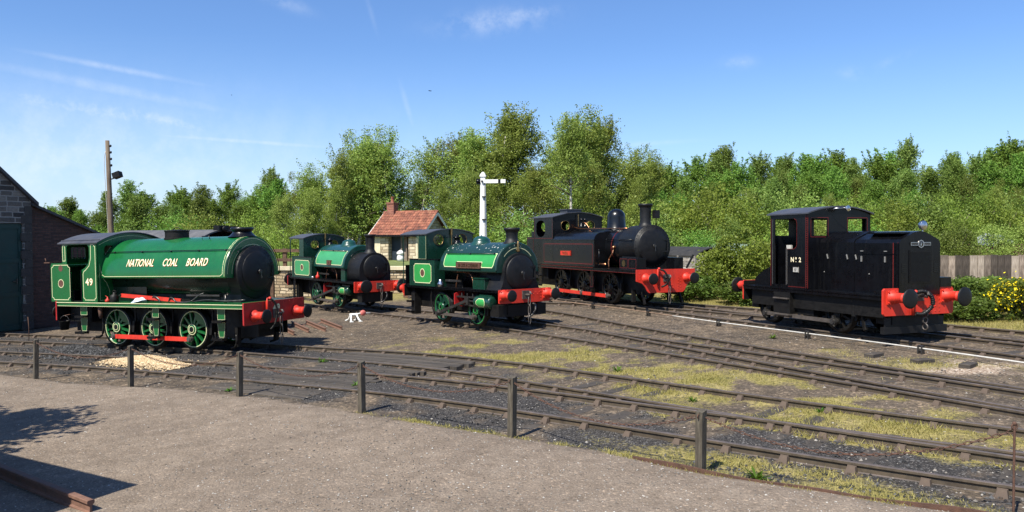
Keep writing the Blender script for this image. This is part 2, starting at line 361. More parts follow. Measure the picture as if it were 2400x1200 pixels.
# ------------------------------------------------------------------ tracks as curves x(y) at rail-top level
RAILS = dict(
 T1=([-0.00342, -0.045, -1.36542, -3.59498], 22.2, 8.5, 27.0, 5.5, 1),
 T2=([-0.00319, -0.01897, -0.97632, -0.13256], 25.2, 10.4, 30.5, 6.5, 1),
 T3=([2e-05, -0.00354, -0.61691, 5.14791], 38.4, 11.7, 43.0, 8.0, 1),
 T4=([0.00216, -0.49925, 7.38074], 29.1, 13.4, 41.0, 9.0, -1),
 T5=([0.0005, -0.01447, -0.40898, 10.85883], 34.0, 16.3, 47.0, 10.0, 1),
 T6=([-0.02083, -0.36017, 14.57915], 30.9, 19.7, 34.0, 12.0, -1))
GAUGE = 1.47
def curve(co, ya, yb):
    d = np.polyder(co)
    def f(y):
        y = np.asarray(y, float); yc = np.clip(y, yb, ya)
        return np.polyval(co, yc-16)+np.polyval(d, yc-16)*(y-yc)
    return f
def track_lines(key):
    co, ya, yb, y0, y1, side = RAILS[key]; f = curve(co, ya, yb)
    ys = np.linspace(y0, y1, 240); xs = f(ys)
    seg = np.hypot(np.diff(xs), np.diff(ys)); s = np.concatenate([[0], np.cumsum(seg)])
    tx = np.gradient(xs, s); ty = np.gradient(ys, s)
    nx, ny = (-ty, tx) # left of travel (away from camera)
    m = np.stack([xs, ys], 1); o = m+np.stack([nx, ny], 1)*GAUGE*side
    near, far = (m, o) if side > 0 else (o, m)
    return near, far, s
LINES = {k: track_lines(k) for k in RAILS}
def dist_to(xy, poly):
    xy = np.asarray(xy, float); best = np.full(len(xy), 1e9)
    for i in range(0, len(poly)-1, 3):
        a = poly[i]; b = poly[min(i+3, len(poly)-1)]; ab = b-a; L = max(1e-9, ab@ab)
        t = np.clip(((xy-a)@ab)/L, 0, 1); d = np.hypot(*(xy-a-t[:, None]*ab).T); best = np.minimum(best, d)
    return best

# ------------------------------------------------------------------ ground sheet
def inpoly(x, y, poly):
    r = np.zeros(x.shape, bool); n = len(poly)
    for i in range(n):
        x0, y0 = poly[i]; x1, y1 = poly[(i+1) % n]
        c = ((y0 > y) != (y1 > y)) & (x < (x1-x0)*(y-y0)/(y1-y0+1e-12)+x0); r ^= c
    return r
def vnoise(x, y, sc, seed):
    rs = np.random.default_rng(seed); G = rs.random((64, 64)); u = x/sc; v = y/sc
    i = np.floor(u).astype(int); j = np.floor(v).astype(int); fu = u-i; fv = v-j; fu = fu*fu*(3-2*fu); fv = fv*fv*(3-2*fv)
    g = lambda a, b: G[a % 64, b % 64]
    return (g(i, j)*(1-fu)+g(i+1, j)*fu)*(1-fv)+(g(i, j+1)*(1-fu)+g(i+1, j+1)*fu)*fv
def fbm(x, y, sc, seed): return (vnoise(x, y, sc, seed)+.5*vnoise(x, y, sc/2.1, seed+1)+.25*vnoise(x, y, sc/4.3, seed+2))/1.75
RD = {}
def zones(x, y):
    """grass, coal, pale fractions at ground points"""
    sh = x.shape; X = x.ravel(); Y = y.ravel(); P = np.stack([X, Y], 1)
    d = {k: (dist_to(P, LINES[k][0]), dist_to(P, LINES[k][1])) for k in LINES}
    n = fbm(X, Y, 1.3, 3); n2 = fbm(X, Y, .5, 11)
    xT2 = np.interp(Y, LINES['T2'][1][::-1, 1], LINES['T2'][1][::-1, 0]); xT3 = np.interp(Y, LINES['T3'][0][::-1, 1], LINES['T3'][0][::-1, 0])
    xT1 = np.interp(Y, LINES['T1'][0][::-1, 1], LINES['T1'][0][::-1, 0])
    xT4 = np.interp(Y, LINES['T4'][1][::-1, 1], LINES['T4'][1][::-1, 0]); xT5 = np.interp(Y, LINES['T5'][0][::-1, 1], LINES['T5'][0][::-1, 0])
    between = sg((X-xT2-.1)/.15)*sg((xT3-.3-X)/.3)
    g = between*np.clip(1.25-.13*np.maximum(0, Y-17.5), .18, 1.0)*sg((X+5.0)/1.0)*(n*1.8-.62+(n2-.5)*1.7)
    g += between*np.exp(-((X-2)**2/30+(Y-16.5)**2/5))*.22
    # streaks in and along the other tracks, thicker to the right
    near_t = np.zeros_like(X)
    for k, w in (('T1', .35), ('T2', .85), ('T3', .6), ('T4', .55), ('T5', .35), ('T6', .35)):
        dd = np.minimum(*d[k]); near_t = np.maximum(near_t, w*np.exp(-(dd/.55)**2))
    g += near_t*sg((X+2.5)/1.5)*(n2*1.6-.35)*.85
    inT2 = sg((.25+(X-xT2)*0)/.1)*np.exp(-((d['T2'][0]+d['T2'][1]-1.5)/.3)**2)*sg((X-1.5)/1.0)
    g += inT2*(n*1.6-.2)*.9
    tw = sg((X-xT4-.1)/.2)*sg((xT5-.2-X)/.3)*sg((20.5-Y)/2.0)
    g += tw*(n*1.5-.3)*.8
    # weeds along the path edge and the near strip on the right
    pd = Y-path_y(X)
    g += np.exp(-((pd-.12)/.22)**2)*(n2*1.5-.2)*sg((X+3.5)/1.0)*.9+np.exp(-((pd+.12)/.18)**2)*(n2*1.2-.45)*sg((X-1)/.8)
    strip = sg((pd-.1)/.1)*sg((xT1-.1-X)/.2)*0+np.exp(-((d['T1'][0]-.55)/.45)**2)*(X < xT1)*sg((X-1.6)/.7)
    g += strip*(n*1.7-.35)*.8
    # behind the back tracks it is grassy
    xT6 = np.interp(Y, LINES['T6'][1][::-1, 1], LINES['T6'][1][::-1, 0])
    g += sg((X-np.maximum(xT6, xT5+1.6)-.5)/.3)*sg((Y-10)/2)*1.0+sg((Y-40)/1.5)*.9*sg((X+16)/2)
    coal = np.zeros_like(X)
    inT1 = np.exp(-np.maximum(0, d['T1'][0]+d['T1'][1]-1.5)**2/.02)
    coal = np.maximum(coal, inT1*sg((n-.33)/.06))
    coal = np.maximum(coal, sg((pd-.06)/.06)*(X < xT1+.5)*sg((n-.42+.04*np.clip(X, -6, 3))/.08)*.95)
    inA = np.exp(-np.maximum(0, d['T2'][0]+d['T2'][1]-1.6)**2/.25)*sg((-2.0-X)/1.2)
    coal = np.maximum(coal, inA*.9)
    b12 = sg((xT2-X)/.2)*sg((X-xT1)/.2)*sg((9-X)/2)
    coal = np.maximum(coal, b12*sg((n-.40)/.08)*.8*sg((1.5-X)/1.5))
    coal = np.maximum(coal, np.exp(-((X+13.4)**2/6+(Y-24.6)**2/1.6))*.9)
    pale = np.exp(-((X-9.5)**2/3+(Y-15.9)**2/1.2))*.9*n2*1.5+np.exp(-((X+9.5)**2/12+(Y-20.0)**2/1.0))*.5*n2+np.exp(-((X+4.8)**2/1.5+(Y-8.6)**2/2))*0
    earth = (1-sg((X-xT2)/.3))*0
    return [a.reshape(sh) for a in (np.clip(g, 0, 1), np.clip(coal, 0, 1), np.clip(pale, 0, 1))]
def axis(lo, hi, step, out):
    a = list(np.arange(lo, hi+1e-6, step)); d = step; v = hi
    while v < out: d *= 1.28; v += d; a.append(v)
    d = step; v = lo
    while v > -out: d *= 1.28; v -= d; a.insert(0, v)
    return np.array(a)
gx = axis(-21, 17, .13, 900); gy = axis(5.5, 36, .13, 900)
XX, YY = np.meshgrid(gx, gy); g_, c_, p_ = zones(XX, YY)
bump = (fbm(XX, YY, .9, 31)-.5)*.05*(1-pathmask(XX, YY))+(fbm(XX, YY, 2.5, 33)-.5)*.03
ZZ = ground(XX, YY)+bump
ny_, nx_ = XX.shape
verts = np.stack([XX.ravel(), YY.ravel(), ZZ.ravel()], 1)
ii = np.arange(ny_-1)[:, None]*nx_+np.arange(nx_-1)[None]
quads = np.stack([ii, ii+1, ii+1+nx_, ii+nx_], -1).reshape(-1, 4)
def fastmesh(name, verts, faces, mats, k=4, smooth=False):
    me = bpy.data.meshes.new(name); nf = len(faces)
    me.vertices.add(len(verts)); me.vertices.foreach_set('co', np.asarray(verts, np.float32).ravel())
    me.loops.add(nf*k); me.loops.foreach_set('vertex_index', np.asarray(faces, np.int32).ravel())
    me.polygons.add(nf); me.polygons.foreach_set('loop_start', np.arange(0, nf*k, k, dtype=np.int32))
    me.polygons.foreach_set('use_smooth', np.full(nf, smooth)); me.update(); me.validate()
    for m in mats: me.materials.append(m)
    return me
def groundmat():
    m, nt, b = newmat('yard ground'); g = N(nt, 'ShaderNodeNewGeometry'); pos = g.outputs['Position']
    at = N(nt, 'ShaderNodeAttribute'); at.attribute_name = 'zone'; sp = N(nt, 'ShaderNodeSeparateColor'); nt.links.new(at.outputs['Color'], sp.inputs[0])
    at2 = N(nt, 'ShaderNodeAttribute'); at2.attribute_name = 'onpath'
    def noise(sc, det=8.0, ro=.65, dist=0.0):
        n = N(nt, 'ShaderNodeTexNoise', Scale=sc, Detail=det, Roughness=ro, Distortion=dist); nt.links.new(pos, n.inputs['Vector']); return n.outputs[0]
    def vor(sc, feat='F1'):
        n = N(nt, 'ShaderNodeTexVoronoi', Scale=sc); n.feature = feat; nt.links.new(pos, n.inputs['Vector']); return n
    nA, nB, nC = noise(.55), noise(3.2), noise(14, 6)
    grit = vor(26.0); grit2 = vor(60.0)
    gr = N(nt, 'ShaderNodeSeparateColor'); nt.links.new(grit.outputs['Color'], gr.inputs[0])
    gr2 = N(nt, 'ShaderNodeSeparateColor'); nt.links.new(grit2.outputs['Color'], gr2.inputs[0])
    # ash and earth of the yard
    ash = ramp(nt, nB, [(.28, (.058, .048, .039)), (.5, (.108, .089, .070)), (.72, (.175, .142, .109))])
    big = ramp(nt, nA, [(.35, (.72, .72, .74)), (.65, (1.18, 1.12, 1.04))]); ash = mixc(nt, 1.0, ash, big, 'MULTIPLY')
    st = ramp(nt, gr.outputs[0], [(.0, (.55, .55, .56)), (.55, (.95, .95, .95)), (.86, (1.2, 1.18, 1.12)), (.93, (2.3, 2.2, 2.05))]); ash = mixc(nt, .8, ash, st, 'MULTIPLY')
    # coal and clinker
    coal = ramp(nt, gr2.outputs[0], [(0, (.015, .014, .0135)), (.6, (.036, .033, .031)), (.88, (.075, .07, .066)), (.95, (.22, .21, .2))])
    coal = mixc(nt, mathn(nt, 'MULTIPLY', nC, .6), coal, (.045, .042, .042))
    # dry grass
    gcol = ramp(nt, noise(2.2, 6), [(.28, (.13, .125, .038)), (.45, (.27, .225, .075)), (.7, (.40, .325, .15))])
    gcol = mixc(nt, ramp(nt, nC, [(.35, (.75,)*3), (.65, (0, 0, 0))]), gcol, (.05, .055, .022))
    pale = ramp(nt, gr.outputs[0], [(0, (.16, .115, .085)), (.6, (.30, .225, .165)), (.95, (.52, .45, .37))])
    # trodden gravel path
    pth = ramp(nt, nB, [(.25, (.146, .117, .092)), (.5, (.186, .151, .121)), (.75, (.228, .189, .154))])
    pth = mixc(nt, 1.0, pth, ramp(nt, noise(.5, 8, .7), [(.3, (.80, .79, .78)), (.7, (1.16, 1.15, 1.12))]), 'MULTIPLY')
    pth = mixc(nt, ramp(nt, noise(1.1, 7, .7, 1.2), [(.56, (0, 0, 0)), (.74, (.45,)*3)]), pth, (.105, .09, .076))
    fine = ramp(nt, gr2.outputs[0], [(0, (.74, .74, .75)), (.5, (1, 1, 1)), (.9, (1.12, 1.12, 1.1)), (.975, (1.7, 1.65, 1.6))]); pth = mixc(nt, .75, pth, fine, 'MULTIPLY')
    st2 = ramp(nt, gr.outputs[1], [(.0, (.62, .62, .62)), (.06, (1, 1, 1)), (.95, (1, 1, 1)), (.985, (1.6, 1.55, 1.5))]); pth = mixc(nt, .8, pth, st2, 'MULTIPLY')
    def brk(sock, lo=.28, hi=.62, n=nB, amt=.55):
        v = mathn(nt, 'ADD', sock, mathn(nt, 'MULTIPLY', mathn(nt, 'SUBTRACT', n, .5), amt)); return ramp(nt, v, [(lo, (0, 0, 0)), (hi, (1, 1, 1))])
    c = mixc(nt, brk(sp.outputs[1], .3, .6), ash, coal)
    c = mixc(nt, brk(sp.outputs[2], .3, .7, nC), c, pale)
    c = mixc(nt, brk(sp.outputs[0], .25, .58, nC, .9), c, gcol)
    pm = brk(at2.outputs['Fac'], .36, .64, nB, .9); c = mixc(nt, pm, c, pth)
    nt.links.new(c, b.inputs['Base Color']); b.inputs['Roughness'].default_value = .95; b.inputs['Specular IOR Level'].default_value = .15
    h = mathn(nt, 'ADD', mathn(nt, 'MULTIPLY', grit.outputs['Distance'], -.7), mathn(nt, 'ADD', mathn(nt, 'MULTIPLY', grit2.outputs['Distance'], -.35), nC))
    bp = N(nt, 'ShaderNodeBump', Strength=.55, Distance=.03); nt.links.new(h, bp.inputs['Height']); nt.links.new(bp.outputs[0], b.inputs['Normal'])
    return m
M['ground'] = groundmat()
def ground_obj(name, keep):
    me = fastmesh(name, verts, quads[keep], [M['ground']], 4, True)
    ca = me.color_attributes.new('zone', 'FLOAT_COLOR', 'POINT')
    ca.data.foreach_set('color', np.stack([g_.ravel(), c_.ravel(), p_.ravel(), np.ones(g_.size)], 1).astype(np.float32).ravel())
    fa = me.attributes.new('onpath', 'FLOAT', 'POINT'); fa.data.foreach_set('value', pathmask(XX, YY).ravel().astype(np.float32))
    o = bpy.data.objects.new(name, me); COL.objects.link(o); return tag(o, kind='structure')
cx_ = verts[quads].mean(1); onp = (cx_[:, 1] < path_y(cx_[:, 0]))
ground_obj('ground', ~onp); ground_obj('path', onp)

# ------------------------------------------------------------------ railway tracks
RP = [(-.035, 0), (-.024, .006), (.024, .006), (.035, 0), (.035, -.028), (.022, -.042), (.010, -.050), (.010, -.108), (.030, -.120), (.030, -.145), (-.030, -.145), (-.030, -.120), (-.010, -.108), (-.010, -.050), (-.022, -.042), (-.035, -.028)]
RP = [(a, b-.006) for a, b in RP]
def rail_mesh(mb, line, zo, prof=RP, zfn=gz):
    n = len(prof); vs = []; fs = []
    for i, (x, y) in enumerate(line):
        d = line[min(i+1, len(line)-1)]-line[max(i-1, 0)]; d = d/np.hypot(*d); z = float(zfn(x, y))+zo
        for a, b in prof: vs.append((x-d[1]*a, y+d[0]*a, z+b))
    for i in range(len(line)-1):
        for k in range(n): fs.append((i*n+k, i*n+(k+1) % n, (i+1)*n+(k+1) % n, (i+1)*n+k))
    fs.append(tuple(range(n))); fs.append(tuple((len(line)-1)*n+k for k in range(n-1, -1, -1)))
    mb.add(vs, fs)
def chair_mesh():
    b = MB(); b.box(-.10, .10, -.20, .20, -.165, -.125)
    for s in (-1, 1):
        vs = [(-.065, s*.036, -.125), (.065, s*.036, -.125), (.065, s*.14, -.125), (-.065, s*.14, -.125), (-.055, s*.036, -.042), (.055, s*.036, -.042), (.045, s*.075, -.050), (-.045, s*.075, -.050)]
        b.add(vs, [(0, 1, 5, 4), (1, 2, 6, 5), (2, 3, 7, 6), (3, 0, 4, 7), (4, 5, 6, 7)])
    b.cyl((0, -.17, -.125), (0, -.17, -.10), .018, n=6); b.cyl((0, .17, -.125), (0, .17, -.10), .018, n=6)
    return b
def key_mesh():
    b = MB(); b.box(-.12, .12, .036, .072, -.105, -.045); return b
TL = dict(T1=('nearest track beside the post and chain fence, its near rail along the footpath', 0), T2=('track under the big green saddle tank engine lettered NATIONAL COAL BOARD', .004), T3=('track under the two smaller green saddle tank engines with round domes', .002), T4=('rusty track that runs in from the right and joins the smaller green engines\' track', .006), T5=('track under the two black engines, with a pale pipe along its near side', .003), T6=('farthest track, running behind the boxy black diesel shunter', .007))
rs = random.Random(5)
first_chair = None; first_sl = None
for k, (lab, zo) in TL.items():
    near, far, s = LINES[k]; i0 = len(near)//2
    ox, oy = float(near[i0][0]), float(near[i0][1]); oz = float(gz(ox, oy))
    root = empty('railway_track', (ox, oy, oz), 0, lab, 'railway track', 'railway tracks of the yard')
    for ln in (near, far):
        b = MB(); rail_mesh(b, ln[::2] if len(ln) % 2 else ln, zo)
        o = b.build('rail', M['rail'], root)
        o.location = (-ox, -oy, -oz)
    L = float(s[-1]); d = .4; nsl = 0
    while d < L-.2 and nsl < 100:
        i = int(np.searchsorted(s, d)); i = min(max(i, 1), len(s)-1); t = (d-s[i-1])/(s[i]-s[i-1])
        pn = near[i-1]*(1-t)+near[i]*t; pf = far[i-1]*(1-t)+far[i]*t; c = (pn+pf)/2
        u = (pf-pn); L2 = np.hypot(*u); u = u/L2; ang = math.atan2(u[1], u[0])-math.pi/2
        if c[1] > 5.5 and abs(c[0]) < .72*c[1]+2 and c[1] < 45:
            if first_sl is None:
                b = MB(); b.box(-.125, .125, -1.3, 1.3, -.29, -.128, .012); first_sl = b.build('sleeper', M['sleeper']); sl_o = first_sl
                first_chair = chair_mesh().build('chair', M['chair'])
                sl_new = first_sl
            else:
                sl_new = bpy.data.objects.new('sleeper', first_sl.data); COL.objects.link(sl_new)
            zc = float(gz(c[0], c[1])); zn = float(gz(*pn)); zf = float(gz(*pf))
            roll = math.atan2(zf-zn, L2)
            sl_new.parent = root; sl_new.location = (c[0]-ox, c[1]-oy, zc-oz+zo-.002+rs.uniform(-.014, .008)); sl_new.rotation_euler = (roll, 0, ang+rs.uniform(-.02, .02))
            for sd in (-1, 1):
                if first_chair.parent is None: ch = first_chair
                else: ch = bpy.data.objects.new('chair', first_chair.data); COL.objects.link(ch)
                ch.parent = sl_new; ch.location = (0, sd*L2/2, 0); ch.rotation_euler = (0, 0, 0)
            nsl += 1
        d += .80+rs.uniform(-.05, .05)

# ------------------------------------------------------------------ post and chain fence
POSTS = [(-11.95, 19.46, .99), (-8.78, 17.85, .96), (-5.65, 16.06, .94), (-2.69, 13.85, .93), (-.01, 11.68, .92), (2.35, 9.67, .79), (5.03, 7.76, .98)]
PL = ['square wooden fence post farthest left, in front of the engine shed', 'square wooden fence post in front of the pale stone heap', 'square wooden fence post under the red buffers of the big green engine', 'square wooden fence post at the right end of the timber crossing', 'square wooden fence post in the middle of the chain fence, by the gravel path', 'tallest looking square wooden fence post, nearest the camera']
tops = []
for i, (x, y, h) in enumerate(POSTS):
    z = float(ground(x, y))
    if i < 6:
        b = MB(); w = .05
        b.add([(-w, -w, -.3), (w, -w, -.3), (w, w, -.3), (-w, w, -.3), (-w, -w, h-.02), (w, -w, h-.02), (w, w, h), (-w, w, h)], [(0, 1, 5, 4), (1, 2, 6, 5), (2, 3, 7, 6), (3, 0, 4, 7), (4, 5, 6, 7)])
        o = b.build('fence_post', M['postwood'], loc=(x, y, z)); o.rotation_euler = (R(rs.uniform(-1.6, 1.6)), R(rs.uniform(-1.6, 1.6)), R(-40+rs.uniform(-8, 8)))
        tag(o, PL[i], 'post', 'wooden posts of the chain fence')
        e = MB(); e.torus((-.0, -.058, h-.07), (1, 0, 0), .025, .007, 10, 5); e.build('staple', M['rust'], o)
    else:
        b = MB(); b.cyl((0, 0, -.3), (0, 0, h), .012, n=8); b.sphere((0, 0, h), .022, 8, 6); b.torus((0, 0, h-.03), (0, 1, 0), .03, .008, 10, 5)
        o = b.build('iron_stake', M['rust'], loc=(x, y, z)); tag(o, 'thin rusty iron stake holding the chain at the right edge', 'stake')
    tops.append(Vector((x, y, z+h-.07)))
link = None
CL = ['before the shed, its leftmost span', 'before the pale stone heap', 'over the timber crossing', 'right of the timber crossing', 'before the middle of the nearest track', 'nearest span, up to the iron stake']
for i in range(6):
    p, q = tops[i], tops[i+1]; dv = q-p; span = dv.length; sag = (.30, .30, .31, .30, .34, .36)[i]
    b = MB(); n = int(span/.062); pos_ = lambda t: p+dv*t+Vector((0, 0, -4*sag*t*(1-t)))
    for k in range(n):
        a = pos_(k/n); c = pos_((k+1)/n); d = (c-a); Ld = d.length; d = d/Ld
        up = Vector((0, 0, 1)); sd = d.cross(up).normalized(); up2 = sd.cross(d); w = sd if k % 2 else up2; v = up2 if k % 2 else sd
        m = (a+c)/2; hl = Ld*.72; hw = .017; r = .0058
        ring = [m+d*(hl*math.cos(t))+w*(hw*math.sin(t)) for t in [2*math.pi*j/8 for j in range(8)]]
        vs = []
        for j in range(8):
            o_ = (ring[j]-m).normalized()
            vs += [ring[j]+o_*r, ring[j]+v*r, ring[j]-o_*r, ring[j]-v*r]
        b.add(vs, [(j*4+e, j*4+(e+1) % 4, ((j+1) % 8)*4+(e+1) % 4, ((j+1) % 8)*4+e) for j in range(8) for e in range(4)])
    o = b.build('chain', M['rust']); tag(o, 'rusty chain of the post fence, '+CL[i], 'chain', 'chains of the post fence')
# ------------------------------------------------------------------ engines: X forward, Y left, Z up from rail top; the near side is -Y
def side_fn(Y): return lambda u, v, w: (u, -Y+w, v)            # right-hand sheet, w inwards
def side_out(Y, x=0, z=0): return lambda u, v, w: (x+u, -Y-w, z+v)  # right-hand sheet, w outwards
def left_fn(Y): return lambda u, v, w: (u, Y-w, v)
def front_fn(X): return lambda u, v, w: (X-w, u, v)
def front_out(X, y=0, z=0): return lambda u, v, w: (X+w, y+u, z+v)
def loco(name, pose, label):
    x, y, yaw, g, dz = pose
    o = empty(name, (x, y, float(gz(x, y))+dz), 0, label, 'locomotive', 'locomotives in the yard')
    o.rotation_euler = (0, -g, R(yaw)); return o
def rivets(b, pts, r=.016, d=(1, 0, 0)):
    for p in pts:
        p = Vector(p); dd = Vector(d); b.lathe(p, dd, [(r, 0), (r*.8, r*.6), (r*.3, r*.9)], 6)
def buffers(root, xf, xr, z, rh, shank, L=.45, dark='matt', square=False):
    a = MB()
    if square: a.box(0, .03, -.17, .17, -.17, .17)
    a.slathe((0, 0, 0), (1, 0, 0), [(.0, 0), (.17, 0), (.17, .035), (.125, .05), (.115, L*.62), (.125, L*.64), (.125, L*.7), (.07, L*.7), (.06, L-.03)], 18)
    if square:
        for yy in (-.13, .13):
            for zz_ in (-.13, .13): a.cyl((.03, yy, zz_), (.06, yy, zz_), .022, n=6)
    h = MB(); h.slathe((L-.05, 0, 0), (1, 0, 0), [(.0, 0), (.07, 0), (rh*.86, .018), (rh, .028), (rh, .040), (rh*.8, .052), (rh*.4, .060), (0.001, .062)], 26)
    first = None
    for X, s in ((xf, 1), (xr, -1)):
        for sd in (-1, 1):
            if first is None:
                first = a.build('buffer', M[shank], root); hd = h.build('buffer_head', M[dark], first); o = first
            else:
                o = first.copy(); COL.objects.link(o); o.parent = root
                q = hd.copy(); COL.objects.link(q); q.parent = o
            o.location = (X, sd*.87, z); o.rotation_euler = (0, 0, 0 if s > 0 else math.pi)
def wheels(root, xs, r, nsp, spoke, tyre, ring=None, yw=.75, boxes=True, bal=True):
    w = MB()    # axis along Y, outward -Y
    w.slathe((0, .02, 0), (0, -1, 0), [(.001, -.02), (.17*r/.6, -.02), (.17*r/.6, .11), (.11*r/.6, .13), (.001, .13)], 20)
    for k in range(nsp):
        t = 2*math.pi*(k+.5)/nsp; d = Vector((math.cos(t), 0, math.sin(t))); p = Vector((-math.sin(t), 0, math.cos(t)))
        w.add([d*.13+p*.035+Vector((0, -.07, 0)), d*.13-p*.035+Vector((0, -.07, 0)), d*(r*.86)-p*.024+Vector((0, -.05, 0)), d*(r*.86)+p*.024+Vector((0, -.05, 0)),
               d*.13+p*.035+Vector((0, .02, 0)), d*.13-p*.035+Vector((0, .02, 0)), d*(r*.86)-p*.024+Vector((0, .01, 0)), d*(r*.86)+p*.024+Vector((0, .01, 0))],
              [(0, 1, 2, 3), (7, 6, 5, 4), (0, 3, 7, 4), (1, 5, 6, 2)])
    w.slathe((0, 0, 0), (0, -1, 0), [(r*.82, -.02), (r*.82, .065), (r*.90, .065), (r*.90, -.02)], 36)
    if ring is not None:
        w.mat(1); w.lathe((0, 0, 0), (0, -1, 0), [(r*.845, .0665), (r*.875, .0665)], 36, False, False, False)
        w.lathe((0, 0, 0), (0, -1, 0), [(r*.235, .112), (r*.265, .112)], 24, False, False, False); w.lathe((0, 0, 0), (0, -1, 0), [(r*.14, .131), (r*.165, .131)], 20, False, False, False)
        w.mat(2); w.lathe((0, 0, 0), (0, -1, 0), [(.001, .1325), (r*.12, .1325)], 16, False, False, False)
        w.mat(0)
    if bal: w.sheet([(r*.83*math.cos(t), r*.83*math.sin(t)) for t in np.linspace(R(15), R(85), 10)]+[(r*.5*math.cos(R(70)), r*.5*math.sin(R(70))), (r*.5*math.cos(R(30)), r*.5*math.sin(R(30)))], [], lambda u, v, q: (u, -.058+q, v), .05)
    t = MB(); t.slathe((0, 0, 0), (0, -1, 0), [(r*.89, .075), (r*.985, .075), (r, .06), (r, -.03), (r+.028, -.045), (r+.028, -.065), (r*.89, -.065)], 40)
    first = None
    for x in xs:
        for sd in (-1, 1):
            if first is None:
                first = w.build('wheel', [M[spoke], M[ring or spoke], M['gloss']], root); ty = t.build('tyre', M[tyre], first); o = first
            else:
                o = first.copy(); COL.objects.link(o); o.parent = root
                q = ty.copy(); COL.objects.link(q); q.parent = o
            o.location = (x, sd*yw, r); o.rotation_euler = (0, R((x*137) % 360) if sd > 0 else 0, 0 if sd < 0 else math.pi)
    ax = MB()
    for x in xs: ax.cyl((x, -.68, r), (x, .68, r), .075, n=12)
    ax.build('axle', M['dirty'], root)
def frames(root, x0, x1, zt, r, xs, mat='dirty', hang=()):
    b = MB()
    for sd in (-1, 1): b.box(x0, x1, sd*.60-.016, sd*.60+.016, .42, zt)
    b.box(x0+.1, x1-.1, -.58, .58, .62, zt-.06)
    b.box(xs[-1]-.2, xs[0]+.1, -.45, .45, .34, .62)
    for x in xs:
        for sd in (-1, 1):
            b.box(x-.16, x+.16, sd*.62-.03, sd*.62+.03, .32, .70)
            # leaf spring and brake block beside each wheel
            b.obox((x+r+.075, sd*.76, r+.02), (.045, 0, 0), (0, .05, 0), (.02, 0, .17)); b.bar((x+r+.11, sd*.74, zt-.1), (x+r+.09, sd*.74, r-.25), .03, .05)
    for h in hang: b.box(*h)
    b.build('frames', M[mat], root)
def plate(root, x0, x1, hw, z, mat='black', edge='cream', val=.09, valmat=None):
    b = MB(); b.box(x0, x1, -hw, hw, z-.03, z)
    for sd in (-1, 1): b.box(x0, x1, sd*(hw-.03)-.012, sd*(hw-.03)+.012, z-val, z-.03)
    if edge:
        b.mat(1)
        b.add([(x0, -hw-.002, z-.026), (x1, -hw-.002, z-.026), (x1, -hw-.002, z-.006), (x0, -hw-.002, z-.006)], [(0, 1, 2, 3)])
        b.add([(x0, -hw+.0165, z-val), (x1, -hw+.0165, z-val), (x1, -hw+.0165, z-val+.012), (x0, -hw+.0165, z-val+.012)], [(0, 1, 2, 3)])
    return b.build('running_plate', [M[mat], M[edge or mat]], root)
def beam(root, x, s, hw, z0, z1, mat, rv=(), th=.05, shape=None, name='buffer_beam', corner=.02):
    b = MB(); X = x
    sh = shape or [(-hw+corner, z0), (hw-corner, z0), (hw, z0+corner), (hw, z1-corner), (hw-corner, z1), (-hw+corner, z1), (-hw, z1-corner), (-hw, z0+corner)]
    b.sheet(sh, [], (lambda u, v, w: (X-s*w, u, v)), th)
    rivets(b, [(X, y, z) for y, z in rv], .016, (s, 0, 0))
    if s < 0: b.mat(1); b.sheet([(y*.995, z0+(z-z0)*.98+.004) for y, z in sh], [], (lambda u, v, w: (X-s*(th*.45+w), u, v)), th*.9)
    return b.build(name, [M[mat], M['dirty']], root)
def hook(root, x, s, z, chain=True, mat='grease'):
    b = MB(); b.box(x, x+s*.03, -.13, .13, z-.13, z+.13)
    b.tube([(x, 0, z), (x+s*.14, 0, z), (x+s*.22, 0, z-.01), (x+s*.27, 0, z+.04), (x+s*.25, 0, z+.10), (x+s*.19, 0, z+.11)], [.035, .04, .045, .04, .03, .012], 8)
    if chain:
        zc = z-.06
        for i, hl in enumerate((.14, .17, .16)):
            pts = [(x+s*(.2+.005*i)+(0 if i % 2 else 0), (.045*math.sin(t) if i % 2 == 0 else .012), zc-hl+hl*math.cos(t)) for t in np.linspace(0, 2*math.pi, 13)]
            if i % 2: pts = [(x+s*.2+.05*math.sin(t), 0, zc-hl+hl*math.cos(t)) for t in np.linspace(0, 2*math.pi, 13)]
            b.tube(pts, .016, 6); zc -= 2*hl-.05
    return b.build('coupling_hook', M[mat], root)
def hose(root, pts, r=.033, base=None, mat='dirty', name='brake_hose'):
    b = MB(); b.tube(pts, r, 8)
    for i in range(len(pts)): b.torus(pts[i], Vector(pts[min(i+1, len(pts)-1)])-Vector(pts[max(i-1, 0)]), r*.95, r*.22, 10, 5)
    o = b.build(name, M[mat], root)
    if base:
        c = MB(); c.tube(base[0], .036, 8); c.sphere(base[0][-1], .05, 8, 6); c.build('hose_pipe', M[base[1]], o)
    return o
def smooth_pts(P, n=16):
    P = [Vector(p) for p in P]; out = []
    for i in range(len(P)-1):
        p0 = P[max(0, i-1)]; p1 = P[i]; p2 = P[i+1]; p3 = P[min(len(P)-1, i+2)]; m = max(2, n//(len(P)-1))
        for k in range(m):
            t = k/m; out.append(.5*((2*p1)+(p2-p0)*t+(2*p0-5*p1+4*p2-p3)*t*t+(3*p1-p0-3*p2+p3)*t**3))
    out.append(P[-1]); return out
